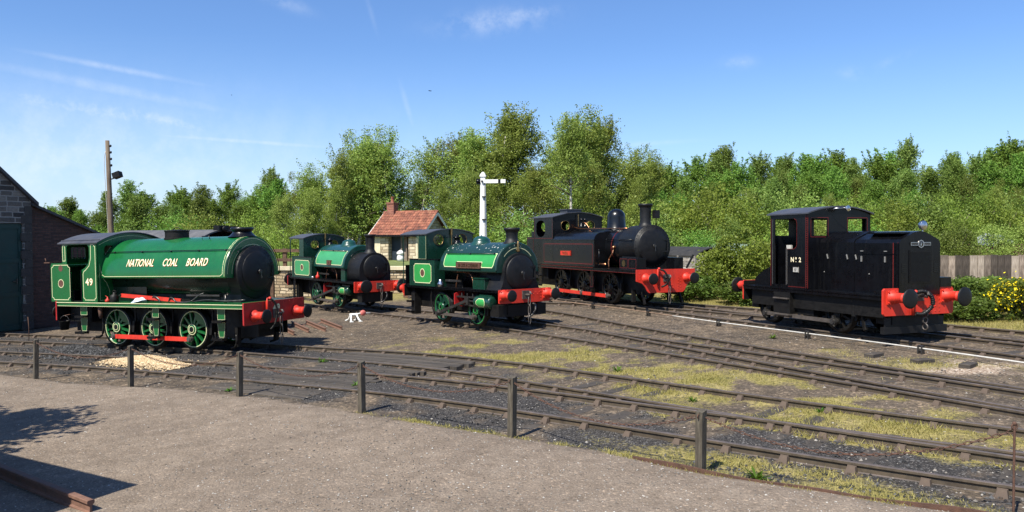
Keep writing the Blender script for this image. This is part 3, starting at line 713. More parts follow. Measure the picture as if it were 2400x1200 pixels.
def rods(root, cps, yr, zr, h, mat, w=.045, boss='grease', rb=.085, name='coupling_rod'):
    """one rod from crank pin to crank pin (cps in x)"""
    for sd in (-1, 1):
        b = MB()
        for i in range(len(cps)-1):
            a = cps[i]; c = cps[i+1]; y = sd*yr
            b.box(c+rb*.9, a-rb*.9, y-w/2, y+w/2, zr-h/2, zr+h/2)
        b.mat(1)
        for x in cps:
            b.cyl((x, sd*(yr-.10), zr), (x, sd*(yr+.07), zr), rb*.72, n=14); b.cyl((x, sd*(yr-.045), zr), (x, sd*(yr+.045), zr), rb, n=16); b.box(x-.035, x+.035, sd*yr-.03, sd*yr+.03, zr+rb*.8, zr+rb*1.5)
        b.build(name, [M[mat], M[boss]], root)
    # crank webs
    b = MB()
    return b
def crank(root, xs, r, zr, yr, mat='dirty'):
    for x in xs:
        for sd in (-1, 1):
            b = MB(); b.bar((x, sd*.87, r), (x, sd*.87, zr-.06), .16, .05, (0, 1, 0)); b.cyl((x, sd*.80, r), (x, sd*.90, r), .12, n=14); b.build('crank', M[mat], root)
def arch_tank(root, x0, x1, Rt, zc, skirt, mats, rin, zin, paneldefs=None, name='saddle_tank', round_=.04, endline=None, endmat=0):
    b = MB(); L = x1-x0
    b.lathe((x0, 0, zc), (1, 0, 0), [(Rt-round_, 0), (Rt-round_*.3, round_*.3), (Rt, round_), (Rt, L-round_), (Rt-round_*.3, L-round_*.3), (Rt-round_, L)], 40, True, False, False, 0, math.pi)
    for sd in (-1, 1):
        y = sd*Rt
        b.add([(x0, y, zc-skirt+.05), (x1, y, zc-skirt+.05), (x1, y, zc), (x0, y, zc)], [(0, 1, 2, 3)])
        prev = None
        ang = np.linspace(0, math.pi/2, 5); pr = [(sd*(Rt-.05+.05*math.cos(t)), zc-skirt+.05-.05*math.sin(t)) for t in ang]+[(sd*rin, zc-skirt)]
        for (ya, za), (yb, zb) in zip(pr[:-1], pr[1:]): b.add([(x0, ya, za), (x1, ya, za), (x1, yb, zb), (x0, yb, zb)], [(0, 1, 2, 3)], False)
    Ro = Rt-round_
    out = [(-Ro*math.cos(t), zc+Ro*math.sin(t)) for t in np.linspace(0, math.pi, 33)]+[(Rt-.05, zc-skirt+.01), (rin, zc-skirt)]
    inn = [(rin*math.cos(t), zin+rin*math.sin(t)) for t in np.linspace(R(5), R(175), 20)]+[(-rin, zc-skirt), (-Rt+.05, zc-skirt+.01)]
    b.mat(endmat); b.sheet(out+inn, [], lambda u, v, w: (x1-.002-w*(L-.004), u, v), 1.0); b.mat(0)
    if endline:
        r0, r1 = endline
        for rr in (r0, r1):
            pts = [(-(rr)*math.cos(t), zc+(rr)*math.sin(t)) for t in np.linspace(R(1), R(179), 33)]
            b.mat(1); b.band(pts, .014, front_out(x1), .003, False); b.mat(0)
    return b
def tank_fn(Rt, zc):
    def fn(u, s, w):
        if s < 0: return (u, -(Rt+w), zc+s)
        a = s/Rt; return (u, -(Rt+w)*math.cos(a), zc+(Rt+w)*math.sin(a))
    return fn
def text_on_tank(Rt, zc, x, z):
    def fn(u, v, w):
        dz = z+v-zc; y = Rt if dz <= 0 else math.sqrt(max(0, Rt*Rt-dz*dz)); return (x+u, -(y+w), z+v)
    return fn
def subdiv(loop, n=6):
    out = []
    for i in range(len(loop)):
        a = loop[i]; c = loop[(i+1) % len(loop)]; m = n if abs(a[1]-c[1]) > .2 else 1
        for k in range(m): out.append((a[0]+(c[0]-a[0])*k/m, a[1]+(c[1]-a[1])*k/m))
    return out
def arc_roof(b, x0, x1, hw, ze, za, th=.03, n=16):
    Rr = (hw*hw+(za-ze)**2)/(2*(za-ze)); zc = za-Rr; a = math.asin(hw/Rr)
    pts = [(Rr*math.sin(t), zc+Rr*math.cos(t)) for t in np.linspace(-a, a, n)]; low = [(p[0], p[1]-th) for p in pts[::-1]]
    b.sheet(pts+low, [], lambda u, v, w: (x1-w, u, v), x1-x0)
    return lambda y: zc+math.sqrt(max(0, Rr*Rr-y*y))
def arch_outline(hw, z0, ze, za, n=14):
    Rr = (hw*hw+(za-ze)**2)/(2*(za-ze)); zc = za-Rr; a = math.asin(min(1, hw/Rr))
    return [(-hw, z0), (hw, z0)]+[(Rr*math.sin(t), zc+Rr*math.cos(t)) for t in np.linspace(a, -a, n)]
def chimney(root, x, zb, zt, rb, rt, rr, mat='matt', base=.0, zfn=None, flare=.05):
    b = MB(); h = zt-zb
    b.slathe((x, 0, zb-.06), (0, 0, 1), [(rb*1.65, 0), (rb*1.35, .06), (rb*1.1, .13), (rb, .2), (rt, h-.10), (rt*1.02, h-.07), (rr*.97, h-.02), (rr, h), (rr, h+.045), (rr*.92, h+.06), (rt*.8, h+.06), (rt*.75, h-.3)], 28)
    return b.build('chimney', M[mat], root)
def smokebox_door(root, x, zc, r, mat='matt', handle=True, y=0):
    b = MB(); b.slathe((x, y, zc), (1, 0, 0), [(r, -.02), (r, .02), (r*.96, .035), (r*.8, .065), (r*.45, .095), (.001, .11)], 36)
    d = b.build('smokebox_door', M[mat], root)
    h = MB(); h.cyl((x+.09, y, zc), (x+.17, y, zc), .035, n=10); h.torus((x+.15, y, zc), (1, 0, 0), .055, .012, 14, 6); h.bar((x+.16, y, zc), (x+.17, y+.03, zc-.20), .022, .022); h.build('door_handle', M['steel'], d)
    s = MB()
    for dz in (.3, -.3): s.bar((x+.06, y-r*.15, zc+dz*r*1.1), (x+.06, y+r*1.0, zc+dz*r*1.1), .03, .05)
    s.cyl((x+.05, y+r*1.02, zc-r*.42), (x+.05, y+r*1.02, zc+r*.42), .022, n=8); s.build('hinge', M[mat], d)
    return d
def steps(root, x, yo, zt, zs, w=.26, mat='black', panel=None, line=None):
    """hanging footsteps: back plate and one tread per height"""
    for sd in (-1, 1):
        b = MB(); zb = min(zs)-.06
        b.box(x-w/2, x+w/2, sd*(yo-.14)-.01, sd*(yo-.14)+.01, zb, zt)
        for z in zs:
            b.box(x-w/2-.03, x+w/2+.03, sd*(yo-.15), sd*(yo+.06), z-.015, z+.015); b.box(x-w/2-.03, x+w/2+.03, sd*(yo+.05)-.008, sd*(yo+.05)+.008, z-.05, z+.02)
        ms = [M[mat]]
        if panel and sd < 0:
            ms += [M[panel], M[line]]
            zz_ = [zt]+sorted(zs, reverse=True)
            for i in range(len(zz_)-1):
                z1 = zz_[i]-.05; z0 = zz_[i+1]+.03
                if z1-z0 < .08: continue
                fn = side_out(yo-.13+.002); lp = [(x-w/2+.02, z0), (x+w/2-.02, z0), (x+w/2-.02, z1), (x-w/2+.02, z1)] if i == 0 else [(x-w/2+.07, z0), (x+w/2-.07, z0), (x+w/2-.06, z0+.06), (x+w/2-.015, z1-.03), (x+w/2-.015, z1), (x-w/2+.015, z1), (x-w/2+.015, z1-.03), (x-w/2+.06, z0+.06)]
                b.mat(1); b.fill(lp, fn, .001); b.mat(2); b.band(lp, .009, fn, .004); b.mat(0)
        b.build('footstep', ms, root)
def handrail(root, pts, posts=(), r=.014, mat='gloss'):
    b = MB(); b.tube(pts, r, 6)
    for p, q in posts: b.cyl(p, q, .014, n=6); b.sphere(p, .026, 8, 6)
    return b.build('handrail', M[mat], root)
def sandbox(): pass

# ================================================================== big green saddle tank engine
A = loco('saddle_tank_locomotive', (-6.863, 22.622, -24.5, .022, -.013), 'big green six-wheeled saddle tank steam engine lettered NATIONAL COAL BOARD, number 49')
plate(A, -7.75, -.05, 1.27, 1.40, 'green', 'cream', .13)
rv = [(s*(1.2-.12*i), .86) for s in (-1, 1) for i in range(4)]+[(s*1.2, z) for s in (-1, 1) for z in (.95, 1.1, 1.25, 1.35)]+[(-.9+.25*i, 1.36) for i in range(8)]
bm = beam(A, 0, 1, 1.27, .80, 1.43, 'darkred', rv)
t = MB(); t.text('49', .27, front_out(0, .04, 1.13), .004, sx=1.0, bold=.012, space=1.1); t.build('lettering', M['cream'], bm)
beam(A, -7.80, -1, 1.27, .80, 1.43, 'darkred')
buffers(A, 0, -7.80, 1.05, .195, 'red', .47)
hook(A, 0, 1, 1.05); hook(A, -7.8, -1, 1.05, False)
hose(A, smooth_pts([(.10, -.40, 1.50), (.18, -.34, 1.47), (.24, -.24, 1.30), (.24, -.22, 1.0), (.20, -.32, .72), (.14, -.40, .62)], 18), .030, ([(.07, -.43, .98), (.07, -.43, 1.42), (.09, -.42, 1.50), (.13, -.37, 1.51)], 'red'))
wheels(A, (-2.40, -3.99, -5.58), .61, 12, 'green', 'dirty', 'cream')
rods(A, (-2.40, -3.99, -5.58), .95, .33, .125, 'red')
frames(A, -7.7, -.1, 1.36, .61, (-2.40, -3.99, -5.58), 'dirty', [(-1.5, -.5, -.5, .5, .35, .9), (-7.6, -6.6, -.9, .9, .75, 1.3), (-.75, -.65, -.85, -.72, .15, .7), (-.75, -.65, .72, .85, .15, .7)])
# boiler, smokebox, tank
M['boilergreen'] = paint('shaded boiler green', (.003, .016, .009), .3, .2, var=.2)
b = MB(); b.slathe((-6.0, 0, 2.08), (1, 0, 0), [(.001, 0), (.74, 0), (.74, 4.9), (.001, 4.9)], 36); b.box(-6.0, -4.4, -.70, .70, 1.40, 2.1); b.mat(1); b.box(-5.6, -1.5, -.62, .62, 1.36, 1.62)
b.build('boiler', [M['boilergreen'], M['dirty']], A)
b = MB(); b.slathe((-1.6, 0, 2.25), (1, 0, 0), [(.78, 0), (.78, .90), (.76, .925), (.001, .925)], 40)
b.sheet([(-.62, 1.40), (.62, 1.40), (.60, 1.62), (.70, 2.0), (-.70, 2.0), (-.60, 1.62)], [], front_fn(-.72), .85)
rivets(b, [(-.675, .72*math.cos(t), 2.25+.72*math.sin(t)) for t in np.linspace(0, 2*math.pi, 36)], .012)
b.build('smokebox', M['matt'], A); smokebox_door(A, -.675, 2.27, .60)
tb = arch_tank(A, -6.0, -.80, 1.11, 2.22, .10, None, .80, 2.15, endline=(1.035, .86))
fn = tank_fn(1.11, 2.22); S_ = 1.11*math.pi
lp = subdiv([(-5.82, .02), (-5.72, -.04), (-1.00, -.04), (-.90, .02), (-.90, S_*.5), (-5.93, S_*.5), (-5.93, .30)], 10)
tb.mat(1); tb.band(lp[:-1], .015, fn, .003, False); tb.mat(0)
lp2 = [(-.845, s) for s in np.linspace(-.05, S_+.05, 40)]
tb.mat(1); tb.band(lp2, .010, fn, .004, False); tb.mat(2)
tb.band([(-.80, s) for s in np.linspace(-.05, S_+.05, 40)], .030, fn, .005, False); tb.mat(0)
tank = tb.build('saddle_tank', [M['green'], M['cream'], M['gloss']], A)
for off, mt, dx, dz in ((.011, 'shade', .010, -.012), (.016, 'letter', 0, 0)):
    t = MB()
    for word, x in (('NATIONAL', -4.22), ('COAL', -2.98), ('BOARD', -1.92)):
        t.text(word, .31, text_on_tank(1.11, 2.22, x+dx, 2.49+dz), off, shear=.18, sx=.70 if word != 'BOARD' else .76, bold=.002, space=1.06)
    t.build('lettering', M[mt], tank)
z0 = 2.93; y0 = -math.sqrt(1.11**2-(z0-2.22)**2)-.05
handrail(A, smooth_pts([(-6.02, y0-.10, z0-.28), (-5.98, y0-.06, z0-.08), (-5.8, y0, z0), (-.9, y0, z0)], 12)+[(-.74, y0*1.0, z0)], [((x, y0, z0), (x, y0+.06, z0-.04)) for x in (-5.5, -4.3, -3.1, -2.0, -.95)])
handrail(A, [(-.72, 1.08*math.cos(t)*-1, 2.30+.72*math.sin(t)*1.0) for t in np.linspace(R(50), R(130), 14)], [((-.72, 0, 3.03), (-.80, 0, 3.03))])
b = MB(); b.tube([(-2.35, -.42, 3.26), (-2.35, -.42, 3.34), (-2.05, -.42, 3.34), (-2.05, -.42, 3.26)], .014, 6); b.build('lifting_handle', M['gloss'], A)
b = MB(); b.lathe((-3.83, 0, 3.28), (0, 0, 1), [(.38, 0), (.38, .05), (.35, .06), (.35, .24), (.37, .25), (.37, .28), (.10, .31)], 28); rivets(b, [(-3.83+.36*math.cos(t), .36*math.sin(t), 3.56) for t in np.linspace(0, 6.28, 24)], .014, (0, 0, 1)); b.tube([(-4.0, 0, 3.58), (-3.9, 0, 3.66), (-3.75, 0, 3.66), (-3.66, 0, 3.58)], .012, 6); b.build('dome_casing', M['dirty'], A)
chimney(A, -1.18, 3.36, 3.58, .25, .25, .33, 'gloss')
# cab
cab = MB(); out = [(-7.06, 1.41), (-7.06, 2.30), (-7.18, 2.46), (-7.24, 2.62), (-7.24, 3.12), (-7.16, 3.19), (-6.28, 3.19), (-6.20, 3.10), (-6.20, 2.78), (-6.26, 2.58), (-6.42, 2.46), (-6.56, 2.40), (-6.56, 1.41)]
full = [(-8.02, 1.41), (-8.02, 2.62), (-7.46, 2.62), (-7.46, 3.25), (-5.86, 3.25), (-5.86, 1.41)]
poly = [(-5.86, 1.41), (-5.86, 3.25), (-7.46, 3.25), (-7.46, 2.62), (-8.02, 2.62), (-8.02, 1.41)]+out
cab.sheet(poly, [], side_fn(1.25), .03); cab.sheet(poly, [], left_fn(1.25), .03)
cab.sheet(arch_outline(1.25, 1.41, 3.24, 3.54), [[(p[0], p[1]) for p in rrect(-.98, -.62, 2.75, 3.15, .1)], [(p[0], p[1]) for p in rrect(.62, .98, 2.75, 3.15, .1)]], front_fn(-5.86), .03)
cab.sheet(arch_outline(1.25, 2.62, 3.24, 3.54), [[(p[0], p[1]) for p in rrect(-.95, -.45, 2.75, 3.12, .05)], [(p[0], p[1]) for p in rrect(.45, .95, 2.75, 3.12, .05)]], front_fn(-7.43), .03)
for s in (-1, 1):
    for q in (-.12, .04, .2): cab.cyl((-7.47, s*.7+q-.04, 2.74), (-7.47, s*.7+q-.04, 3.13), .012, n=5)
cab.box(-8.02, -7.99, -1.25, 1.25, 1.41, 2.62); cab.box(-8.02, -7.43, -1.22, 1.22, 2.50, 2.56)
L1 = notch(-7.97, -7.10, 1.46, 2.57, .09); L2 = [(-5.92, 1.53), (-5.92, 3.12), (-5.97, 3.15), (-5.99, 3.20), (-6.13, 3.20), (-6.14, 2.76), (-6.22, 2.53), (-6.40, 2.39), (-6.46, 2.36), (-6.50, 2.28), (-6.50, 1.53), (-6.45, 1.51), (-6.43, 1.46), (-5.99, 1.46), (-5.97, 1.51)]
L3 = [(-7.29, 2.68), (-7.29, 3.10), (-7.32, 3.18), (-7.40, 3.18), (-7.42, 3.10), (-7.42, 2.68)]
cab.mat(1)
for L in (L1, L2, L3): cab.band(L, .019, side_out(1.25), .003)
cab.band(circ(-7.53, 1.98, .135, 20), .02, side_out(1.25), .004)
cab.band(arch_outline(1.17, 2.65, 3.17, 3.46)[1:], .012, front_out(-5.86), .004, False)
cab.band([(-1.17, 1.45), (-.83, 1.45), (-.83, 1.75), (-.93, 2.0), (-1.08, 2.15), (-1.17, 2.6)], .012, front_out(-5.86), .004)
cab.mat(2); cab.fill(circ(-7.53, 1.98, .115, 18), side_out(1.25), .006); cab.fill(circ(-7.53, 2.46, .10, 16), side_out(1.25), .003)
cab.mat(3); cab.box(-7.4, -5.9, -1.2, 1.2, 1.38, 1.43); cab.box(-6.35, -5.9, -.75, .75, 1.43, 2.45); cab.box(-7.43, -7.0, -1.2, 1.2, 1.43, 1.75); cab.add([(-7.40, -1.215, 1.43), (-5.90, -1.215, 1.43), (-5.90, -1.215, 1.44), (-7.4, -1.215, 1.44)], [(0, 1, 2, 3)])
for x in (-7.055, -6.565): cab.cyl((x, -1.27, 1.43), (x, -1.27, 2.40), .016, n=6)
cabo = cab.build('cab', [M['green'], M['cream'], M['nameplate'], M['black']], A)
for off, mt, dx, dz in ((.003, 'shade', .012, -.010), (.006, 'letter', 0, 0)):
    t = MB(); t.text('49', .30, side_out(1.25, -6.225+dx, 1.93+dz), off, sx=1.0, bold=.006, space=1.15); t.build('lettering', M[mt], cabo)
b = MB(); arc_roof(b, -7.58, -5.76, 1.30, 3.25, 3.57); b.cyl((-7.55, -1.18, 3.335), (-5.8, -1.18, 3.335), .012, n=6); b.build('cab_roof', M['roofgrey'], A)
b = MB(); b.box(-8.25, -7.98, -1.30, -.2, 2.63, 2.66); b.tube([(-8.2, -1.25, 2.66), (-8.25, -1.25, 2.78)], .015, 5); b.build('bunker_rail', M['rust'], A)
steps(A, -6.68, 1.25, 1.34, (.96, .46), .34, 'black', 'green', 'cream'); steps(A, -3.56, 1.25, 1.30, (.94, .40), .30, 'black', 'green', 'cream'); steps(A, -.98, 1.25, 1.30, (.92, .42), .32, 'black', 'green', 'cream')
def one_tube(root, pts, r, mat='dirty', name='sand_pipe', n=6):
    b = MB(); b.tube(pts, r, n); return b.build(name, M[mat], root)
for sd in (-1, 1):
    one_tube(A, [(-5.95, sd*1.08, 1.3), (-5.97, sd*1.10, 1.2), (-5.93, sd*1.12, 1.05), (-5.95, sd*1.1, .9)], [.05, .07, .06, .05], 'rust', 'injector', 8); one_tube(A, smooth_pts([(-5.98, sd*1.0, .95), (-5.98, sd*1.0, .6), (-6.05, sd*1.0, .35), (-6.3, sd*1.0, .30)], 9), .035); one_tube(A, smooth_pts([(-1.45, sd*.9, .55), (-1.45, sd*.9, .30), (-1.8, sd*.85, .12)], 8), .03); one_tube(A, smooth_pts([(-.7, sd*.85, .5), (-.7, sd*.85, .2), (-.95, sd*.8, .1)], 8), .035)
b = MB(); b.tube(smooth_pts([(-3.2, -.95, 1.44), (-3.1, -.98, 1.55), (-2.95, -1.0, 1.52), (-2.8, -1.02, 1.43), (-2.3, -1.0, 1.44), (-2.0, -.95, 1.62), (-1.85, -.9, 1.68)], 24), .022, 6)
b.tube(smooth_pts([(-3.9, -.9, 1.43), (-3.85, -.95, 1.56), (-3.7, -1.0, 1.58), (-3.55, -1.0, 1.5), (-3.5, -1.0, 1.42)], 14), .022, 6); b.tube(smooth_pts([(-2.2, -1.0, 1.43), (-1.6, -1.05, 1.50), (-.9, -1.0, 1.47), (-.3, -.9, 1.50)], 14), .02, 6); b.tube([(-1.15, -.78, 1.40), (-1.15, -.78, 1.62), (-1.05, -.78, 1.66)], .04, 8); b.box(-2.7, -1.4, -.75, -.66, 1.58, 1.63)
b.build('pipework', M['steel'], A)
# loose things on the plate: own objects standing on it
def on(rootpose, lx, ly, lz):
    x, y, yaw, g, dz = rootpose; c, s = math.cos(R(yaw)), math.sin(R(yaw)); return (x+lx*c-ly*s, y+lx*s+ly*c, float(gz(x, y))+dz+lz+lx*g)
PA = (-6.863, 22.622, -24.5, .022, -.013)
b = MB(); b.bar((-5.25, 0, .19), (-2.75, 0, .05), .05, .11, (0, 0, 1)); o = b.build('loose_rod', M['red'], loc=on(PA, 0, -.93, 1.41)); o.rotation_euler = (0, -.022, R(-24.5)); tag(o, 'bright red loose coupling rod lying along the footplate of engine 49', 'rod')
b = MB(); b.slathe((0, 0, 0), (0, 0, 1), [(.001, 0), (.12, 0), (.13, .02), (.13, .17), (.10, .22), (.04, .25), (.04, .30), (.001, .31)], 14); b.tube([(.09, 0, .14), (.2, 0, .24)], .015, 6); b.torus((0, 0, .30), (0, 1, 0), .06, .01, 10, 5)
o = b.build('oil_can', M['dirty'], loc=on(PA, -5.42, -1.05, 1.40)); tag(o, 'black oil can on the footplate beside the cab of engine 49', 'oil can')
b = MB(); b.slathe((0, 0, 0), (0, 0, 1), [(.001, 0), (.07, 0), (.07, .07), (.02, .12), (.012, .17), (.001, .17)], 10); b.tube([(.01, 0, .14), (-.06, 0, .2)], .008, 5)
o = b.build('oil_feeder', M['red'], loc=on(PA, -5.62, -1.13, 1.40)); tag(o, 'small red oil feeder on the footplate of engine 49', 'oil feeder')
def cloth():
    b = MB(); n = 16; rsd = np.random.default_rng(4); vs = []
    for i in range(n+1):
        for j in range(9):
            u = i/n; v = j/8; r_ = .07*math.sin(3.0*u+9*v)*.6+.05*math.sin(14*u+5*v)
            vs.append(((u-.5)*.55, (v-.5)*.26+.02*math.sin(9*u), .02+max(0, .13*math.sin(math.pi*min(1, u*1.05))*math.sin(math.pi*v)**.5+r_*.5*math.sin(math.pi*v))))
    b.add(vs, [(i*9+j, (i+1)*9+j, (i+1)*9+j+1, i*9+j+1) for i in range(n) for j in range(8)], True); return b
M['rag'] = paint('blue white rag', (.52, .62, .75), .8, var=.4, nscale=9)
o = cloth().build('rag', M['rag'], loc=on(PA, -4.28, -1.12, 1.40)); o.rotation_euler = (0, -.25, R(-24.5)); tag(o, 'crumpled blue and white rag on the footplate of engine 49', 'rag')
b = MB(); b.slathe((0, 0, 0), (0, 0, 1), [(.001, 0), (.12, 0), (.16, .28), (.17, .29), (.15, .28), (.11, .02)], 18); b.mat(1); b.tube(smooth_pts([(.16, 0, .28), (.10, 0, .40), (0, 0, .45), (-.10, 0, .40), (-.16, 0, .28)], 12), .01, 5)
o = b.build('bucket', [M['dirty'], M['steel']], loc=on(PA, -7.62, -1.12, .50)); tag(o, 'black metal bucket hanging under the cab of engine 49', 'bucket')
b = MB(); b.tube([(0, 0, 0), (.12, 0, .03), (.3, .05, .06)], .012, 5); b.build('hook', M['rust'], o).location = (0, 0, .45)
def chipped(name, base):
    m, nt, b = newmat(name); tcn = N(nt, 'ShaderNodeTexCoord'); sp = N(nt, 'ShaderNodeSeparateXYZ'); nt.links.new(tcn.outputs['Object'], sp.inputs[0])
    n = N(nt, 'ShaderNodeTexNoise', Scale=11.0, Detail=3.0, Roughness=.5); nt.links.new(tcn.outputs['Object'], n.inputs['Vector'])
    w = mathn(nt, 'MULTIPLY', mathn(nt, 'SUBTRACT', sp.outputs[2], 2.36), 12, True)
    f = mathn(nt, 'MULTIPLY', ramp(nt, n.outputs[0], [(.655, (0, 0, 0)), (.67, (1, 1, 1))]), w)
    nt.links.new(mixc(nt, f, base, (.55, .55, .5)), b.inputs['Base Color']); b.inputs['Roughness'].default_value = .35; b.inputs['Coat Weight'].default_value = .25; return m
M['chipped'] = chipped('chipped dark green paint', (.006, .030, .022))
M['tankgreen'] = paint('tank green', (.007, .048, .036), .3, .4, var=.12)

def small_tank(root, q):
    pz, hw, xr = q['pz'], q['hw'], q['xr']
    plate(root, xr, -.05, hw, pz, 'black', None, .08)
    rv = [(s*(hw-.10-.13*i), pz-.02-.06) for s in (-1, 1) for i in range(2)]+[(.1+.08*i, pz-.10-.05*(i % 2)) for i in range(7)]+[(.62+.07*(i % 2), .84+.09*i) for i in range(4)]+[(.69-.07*(i % 2), .84+.09*i) for i in range(4)]+[(-.62+.07*(i % 2), .84+.09*i) for i in range(4)]
    beam(root, 0, 1, q['bw'], q['bz'], pz+.02, 'red', rv); beam(root, xr-.04, -1, q['bw'], q['bz'], pz+.02, q.get('rearmat', 'red'))
    buffers(root, 0, xr-.04, 1.04, q['rh'], 'red', .46, 'matt', True)
    hook(root, 0, 1, 1.02); hook(root, xr-.04, -1, 1.02, False)
    hose(root, smooth_pts([(.03, .30, .72), (.13, .30, .70), (.17, .26, .55), (.12, .16, .38), (.05, .05, .32)], 14), .032, mat='steel')
    wx, r = q['wx'], q['r']
    wheels(root, wx, r, 8, 'darkgreen', 'dirty', 'ltgreen' if q['key'] == 'C' else 'ltgreen2')
    rods(root, wx, .95, .28, .09, 'grease')
    frames(root, xr+.1, -.1, pz-.04, r, wx, 'dirty', [(-.55, -.12, -.95, .95, .36, .72) if q['key'] == 'C' else (-.5, -.12, -.75, .75, .34, .72), (xr+.3, xr+.55, -.9, -.65, .15, .9), (xr+.3, xr+.55, .65, .9, .15, .9)])
    # outside cylinder, motion bracket, slide bars, connecting rod
    cx = q['cx']
    for sd in (-1, 1):
        b = MB(); b.slathe((cx-.40, sd*.90, .78), (1, 0, 0), [(.001, 0), (.20, 0), (.20, .03), (.19, .05), (.19, .72), (.20, .74), (.20, .78), (.12, .80), (.001, .81)], 20)
        b.box(cx-.33, cx+.33, sd*.68, sd*.90, .62, 1.02)
        mats = [M['darkgreen']]
        if sd < 0:
            lp = notch(cx-.27, cx+.20, .64, .91, .10); mats += [M['ltgreen'], M['cream']]
            fnc = lambda u, v, w: (u, -(.90+math.sqrt(max(.001, .19**2-(v-.78)**2))+w), v)
            lp2 = subdiv(lp, 5); b.mat(1)
            # curved panel: rows of quads between the two cut sides
            zs = np.linspace(.64, .91, 9)
            def xl(z):
                e = .10*max(0, (abs(z-.775)-.05)/.085); return cx-.27+e, cx+.20-e
            for z_, z2 in zip(zs[:-1], zs[1:]):
                a, c = xl(z_); a2, c2 = xl(z2); b.add([fnc(a, z_, .004), fnc(c, z_, .004), fnc(c2, z2, .004), fnc(a2, z2, .004)], [(0, 1, 2, 3)])
            b.mat(2); b.band([(xl(z)[0], z) for z in zs]+[(xl(z)[1], z) for z in zs[::-1]], .018, fnc, .007); b.mat(0)
        b.build('cylinder', mats, root)
        b = MB(); xb = (wx[0]+wx[1])/2
        b.sheet([(-sd*.62, .55), (-sd*1.0, .62), (-sd*1.0, 1.0), (-sd*.62, pz-.05)], [], lambda u, v, w: (xb+w, u*-1 if False else -u, v), .05)
        b.build('motion_bracket', M['darkred'], root)
        b = MB(); b.box(xb, cx-.38, sd*.86, sd*.94, .88, .93); b.box(xb, cx-.38, sd*.86, sd*.94, .62, .66); b.cyl((cx-.9, sd*.90, .78), (cx-.4, sd*.90, .78), .03, n=8); b.box(cx-1.05, cx-.85, sd*.82, sd*.98, .66, .90)
        b.bar((cx-.95, sd*.99, .78), (wx[1], sd*.99, .30), .045, .09); b.cyl((wx[1], sd*.93, .29), (wx[1], sd*1.06, .29), .08, n=12)
        for i in (.25, .5, .75): b.cyl((xb+(cx-.38-xb)*i, sd*.9, .93), (xb+(cx-.38-xb)*i, sd*.9, 1.03), .022, n=6)
        b.build('motion', M['steel'], root)
    # boiler, tank
    Rt, zc, x0, x1 = q['Rt'], q['zc'], q['x0'], q['x1']
    b = MB(); rb = Rt*.68; b.slathe((x0-.3, 0, zc-.10), (1, 0, 0), [(.001, 0), (rb, 0), (rb, x1-x0+.3), (.001, x1-x0+.3)], 32); b.box(x0-.3, x0+.9, -.52, .52, pz, zc); b.build('boiler', M['black'], root)
    tb = arch_tank(root, x0, x1, Rt, zc, .08, None, rb*1.02, zc-.10, endmat=0)
    fn = tank_fn(Rt, zc); pa, pb, s0, s1 = q['panel']; c = .09
    if q['key'] == 'C':
        na, nb, sn = q['plate']
        lp = [(pa+.03, s0+c), (pa+c, s0), (na, s0), (na, sn), (nb, sn), (nb, s0), (pb-c, s0), (pb-.03, s0+c), (pb, s1), (pa, s1)]
    else: lp = [(pa+.03, s0+c), (pa+c, s0), (pb-c, s0), (pb-.03, s0+c), (pb, s1), (pa, s1)]
    tb.mat(1); ss = np.linspace(s0, s1, 13)
    for a, d in zip(ss[:-1], ss[1:]):
        f = lambda s: (pa+max(0, c-(s-s0))*.9, pb-max(0, c-(s-s0))*.9)
        (a0, a1), (d0, d1) = f(a), f(d); tb.add([fn(a0, a, .003), fn(a1, a, .003), fn(d1, d, .003), fn(d0, d, .003)], [(0, 1, 2, 3)])
    tb.mat(2); tb.band(subdiv(lp, 8), .024, fn, .006); tb.mat(0)
    if q['key'] == 'C':
        tb.mat(2); tb.band([(-(.70)*math.cos(t), zc+.70*math.sin(t)) for t in np.linspace(R(38), R(142), 24)], .02, front_out(x1), .012, False); tb.mat(0)
    tank = tb.build('saddle_tank', [M[q['tankmat']], M[q['lt']], M['cream']], root)
    # number or name plate standing proud of the tank side
    na, nb, sn = q['plate']; zn = q['platez']; hh = q['plateh']; yy = -(math.sqrt(Rt*Rt-max(0, zn-hh/2-zc)**2))-.015
    b = MB(); b.box(na, nb, yy-.02, yy+.05, zn-hh/2, zn+hh/2)
    b.mat(1); b.band([(na, zn-hh/2), (nb, zn-hh/2), (nb, zn+hh/2), (na, zn+hh/2)], .014, side_out(-yy+.02), .004)
    b.text(q['name'], hh*.72, side_out(-yy+.02, (na+nb)/2, zn-hh*.25), .006, sx=q.get('nsx', .6), bold=.004, space=1.08)
    b.build('nameplate', [M['nameplate'], M['brass']], tank)
    zr = zc+math.sqrt(max(0, Rt*Rt-.66*.66))+0; s_ = s1-.035; p = Vector(fn(0, s_, .045))
    handrail(root, [(pa+.10, p.y, p.z), (pb-.10, p.y, p.z)], [((x, p.y, p.z), (x, p.y+.05, p.z)) for x in (pa+.12, (pa+pb)/2, pb-.12)], .015)
    # dome, chimney
    zt = zc+Rt; dx = q['dx']; dr = q['dr']; dh = q['dh']
    b = MB(); b.slathe((dx, 0, zt-.10), (0, 0, 1), [(dr*1.35, 0), (dr*1.12, .10), (dr, .15)]+[(dr*math.cos(t), .15+(dh-.05)*math.sin(t)) for t in np.linspace(.15, 1.45, 9)]+[(.03, .10+dh), (.02, .12+dh), (.001, .13+dh)], 30); b.build('dome', M[q['tankmat'] if q['key'] == 'B' else 'tankgreen'], root)
    # smokebox
    sx = q['sx']; sz = q['sz']; sr = q['sr']
    b = MB()
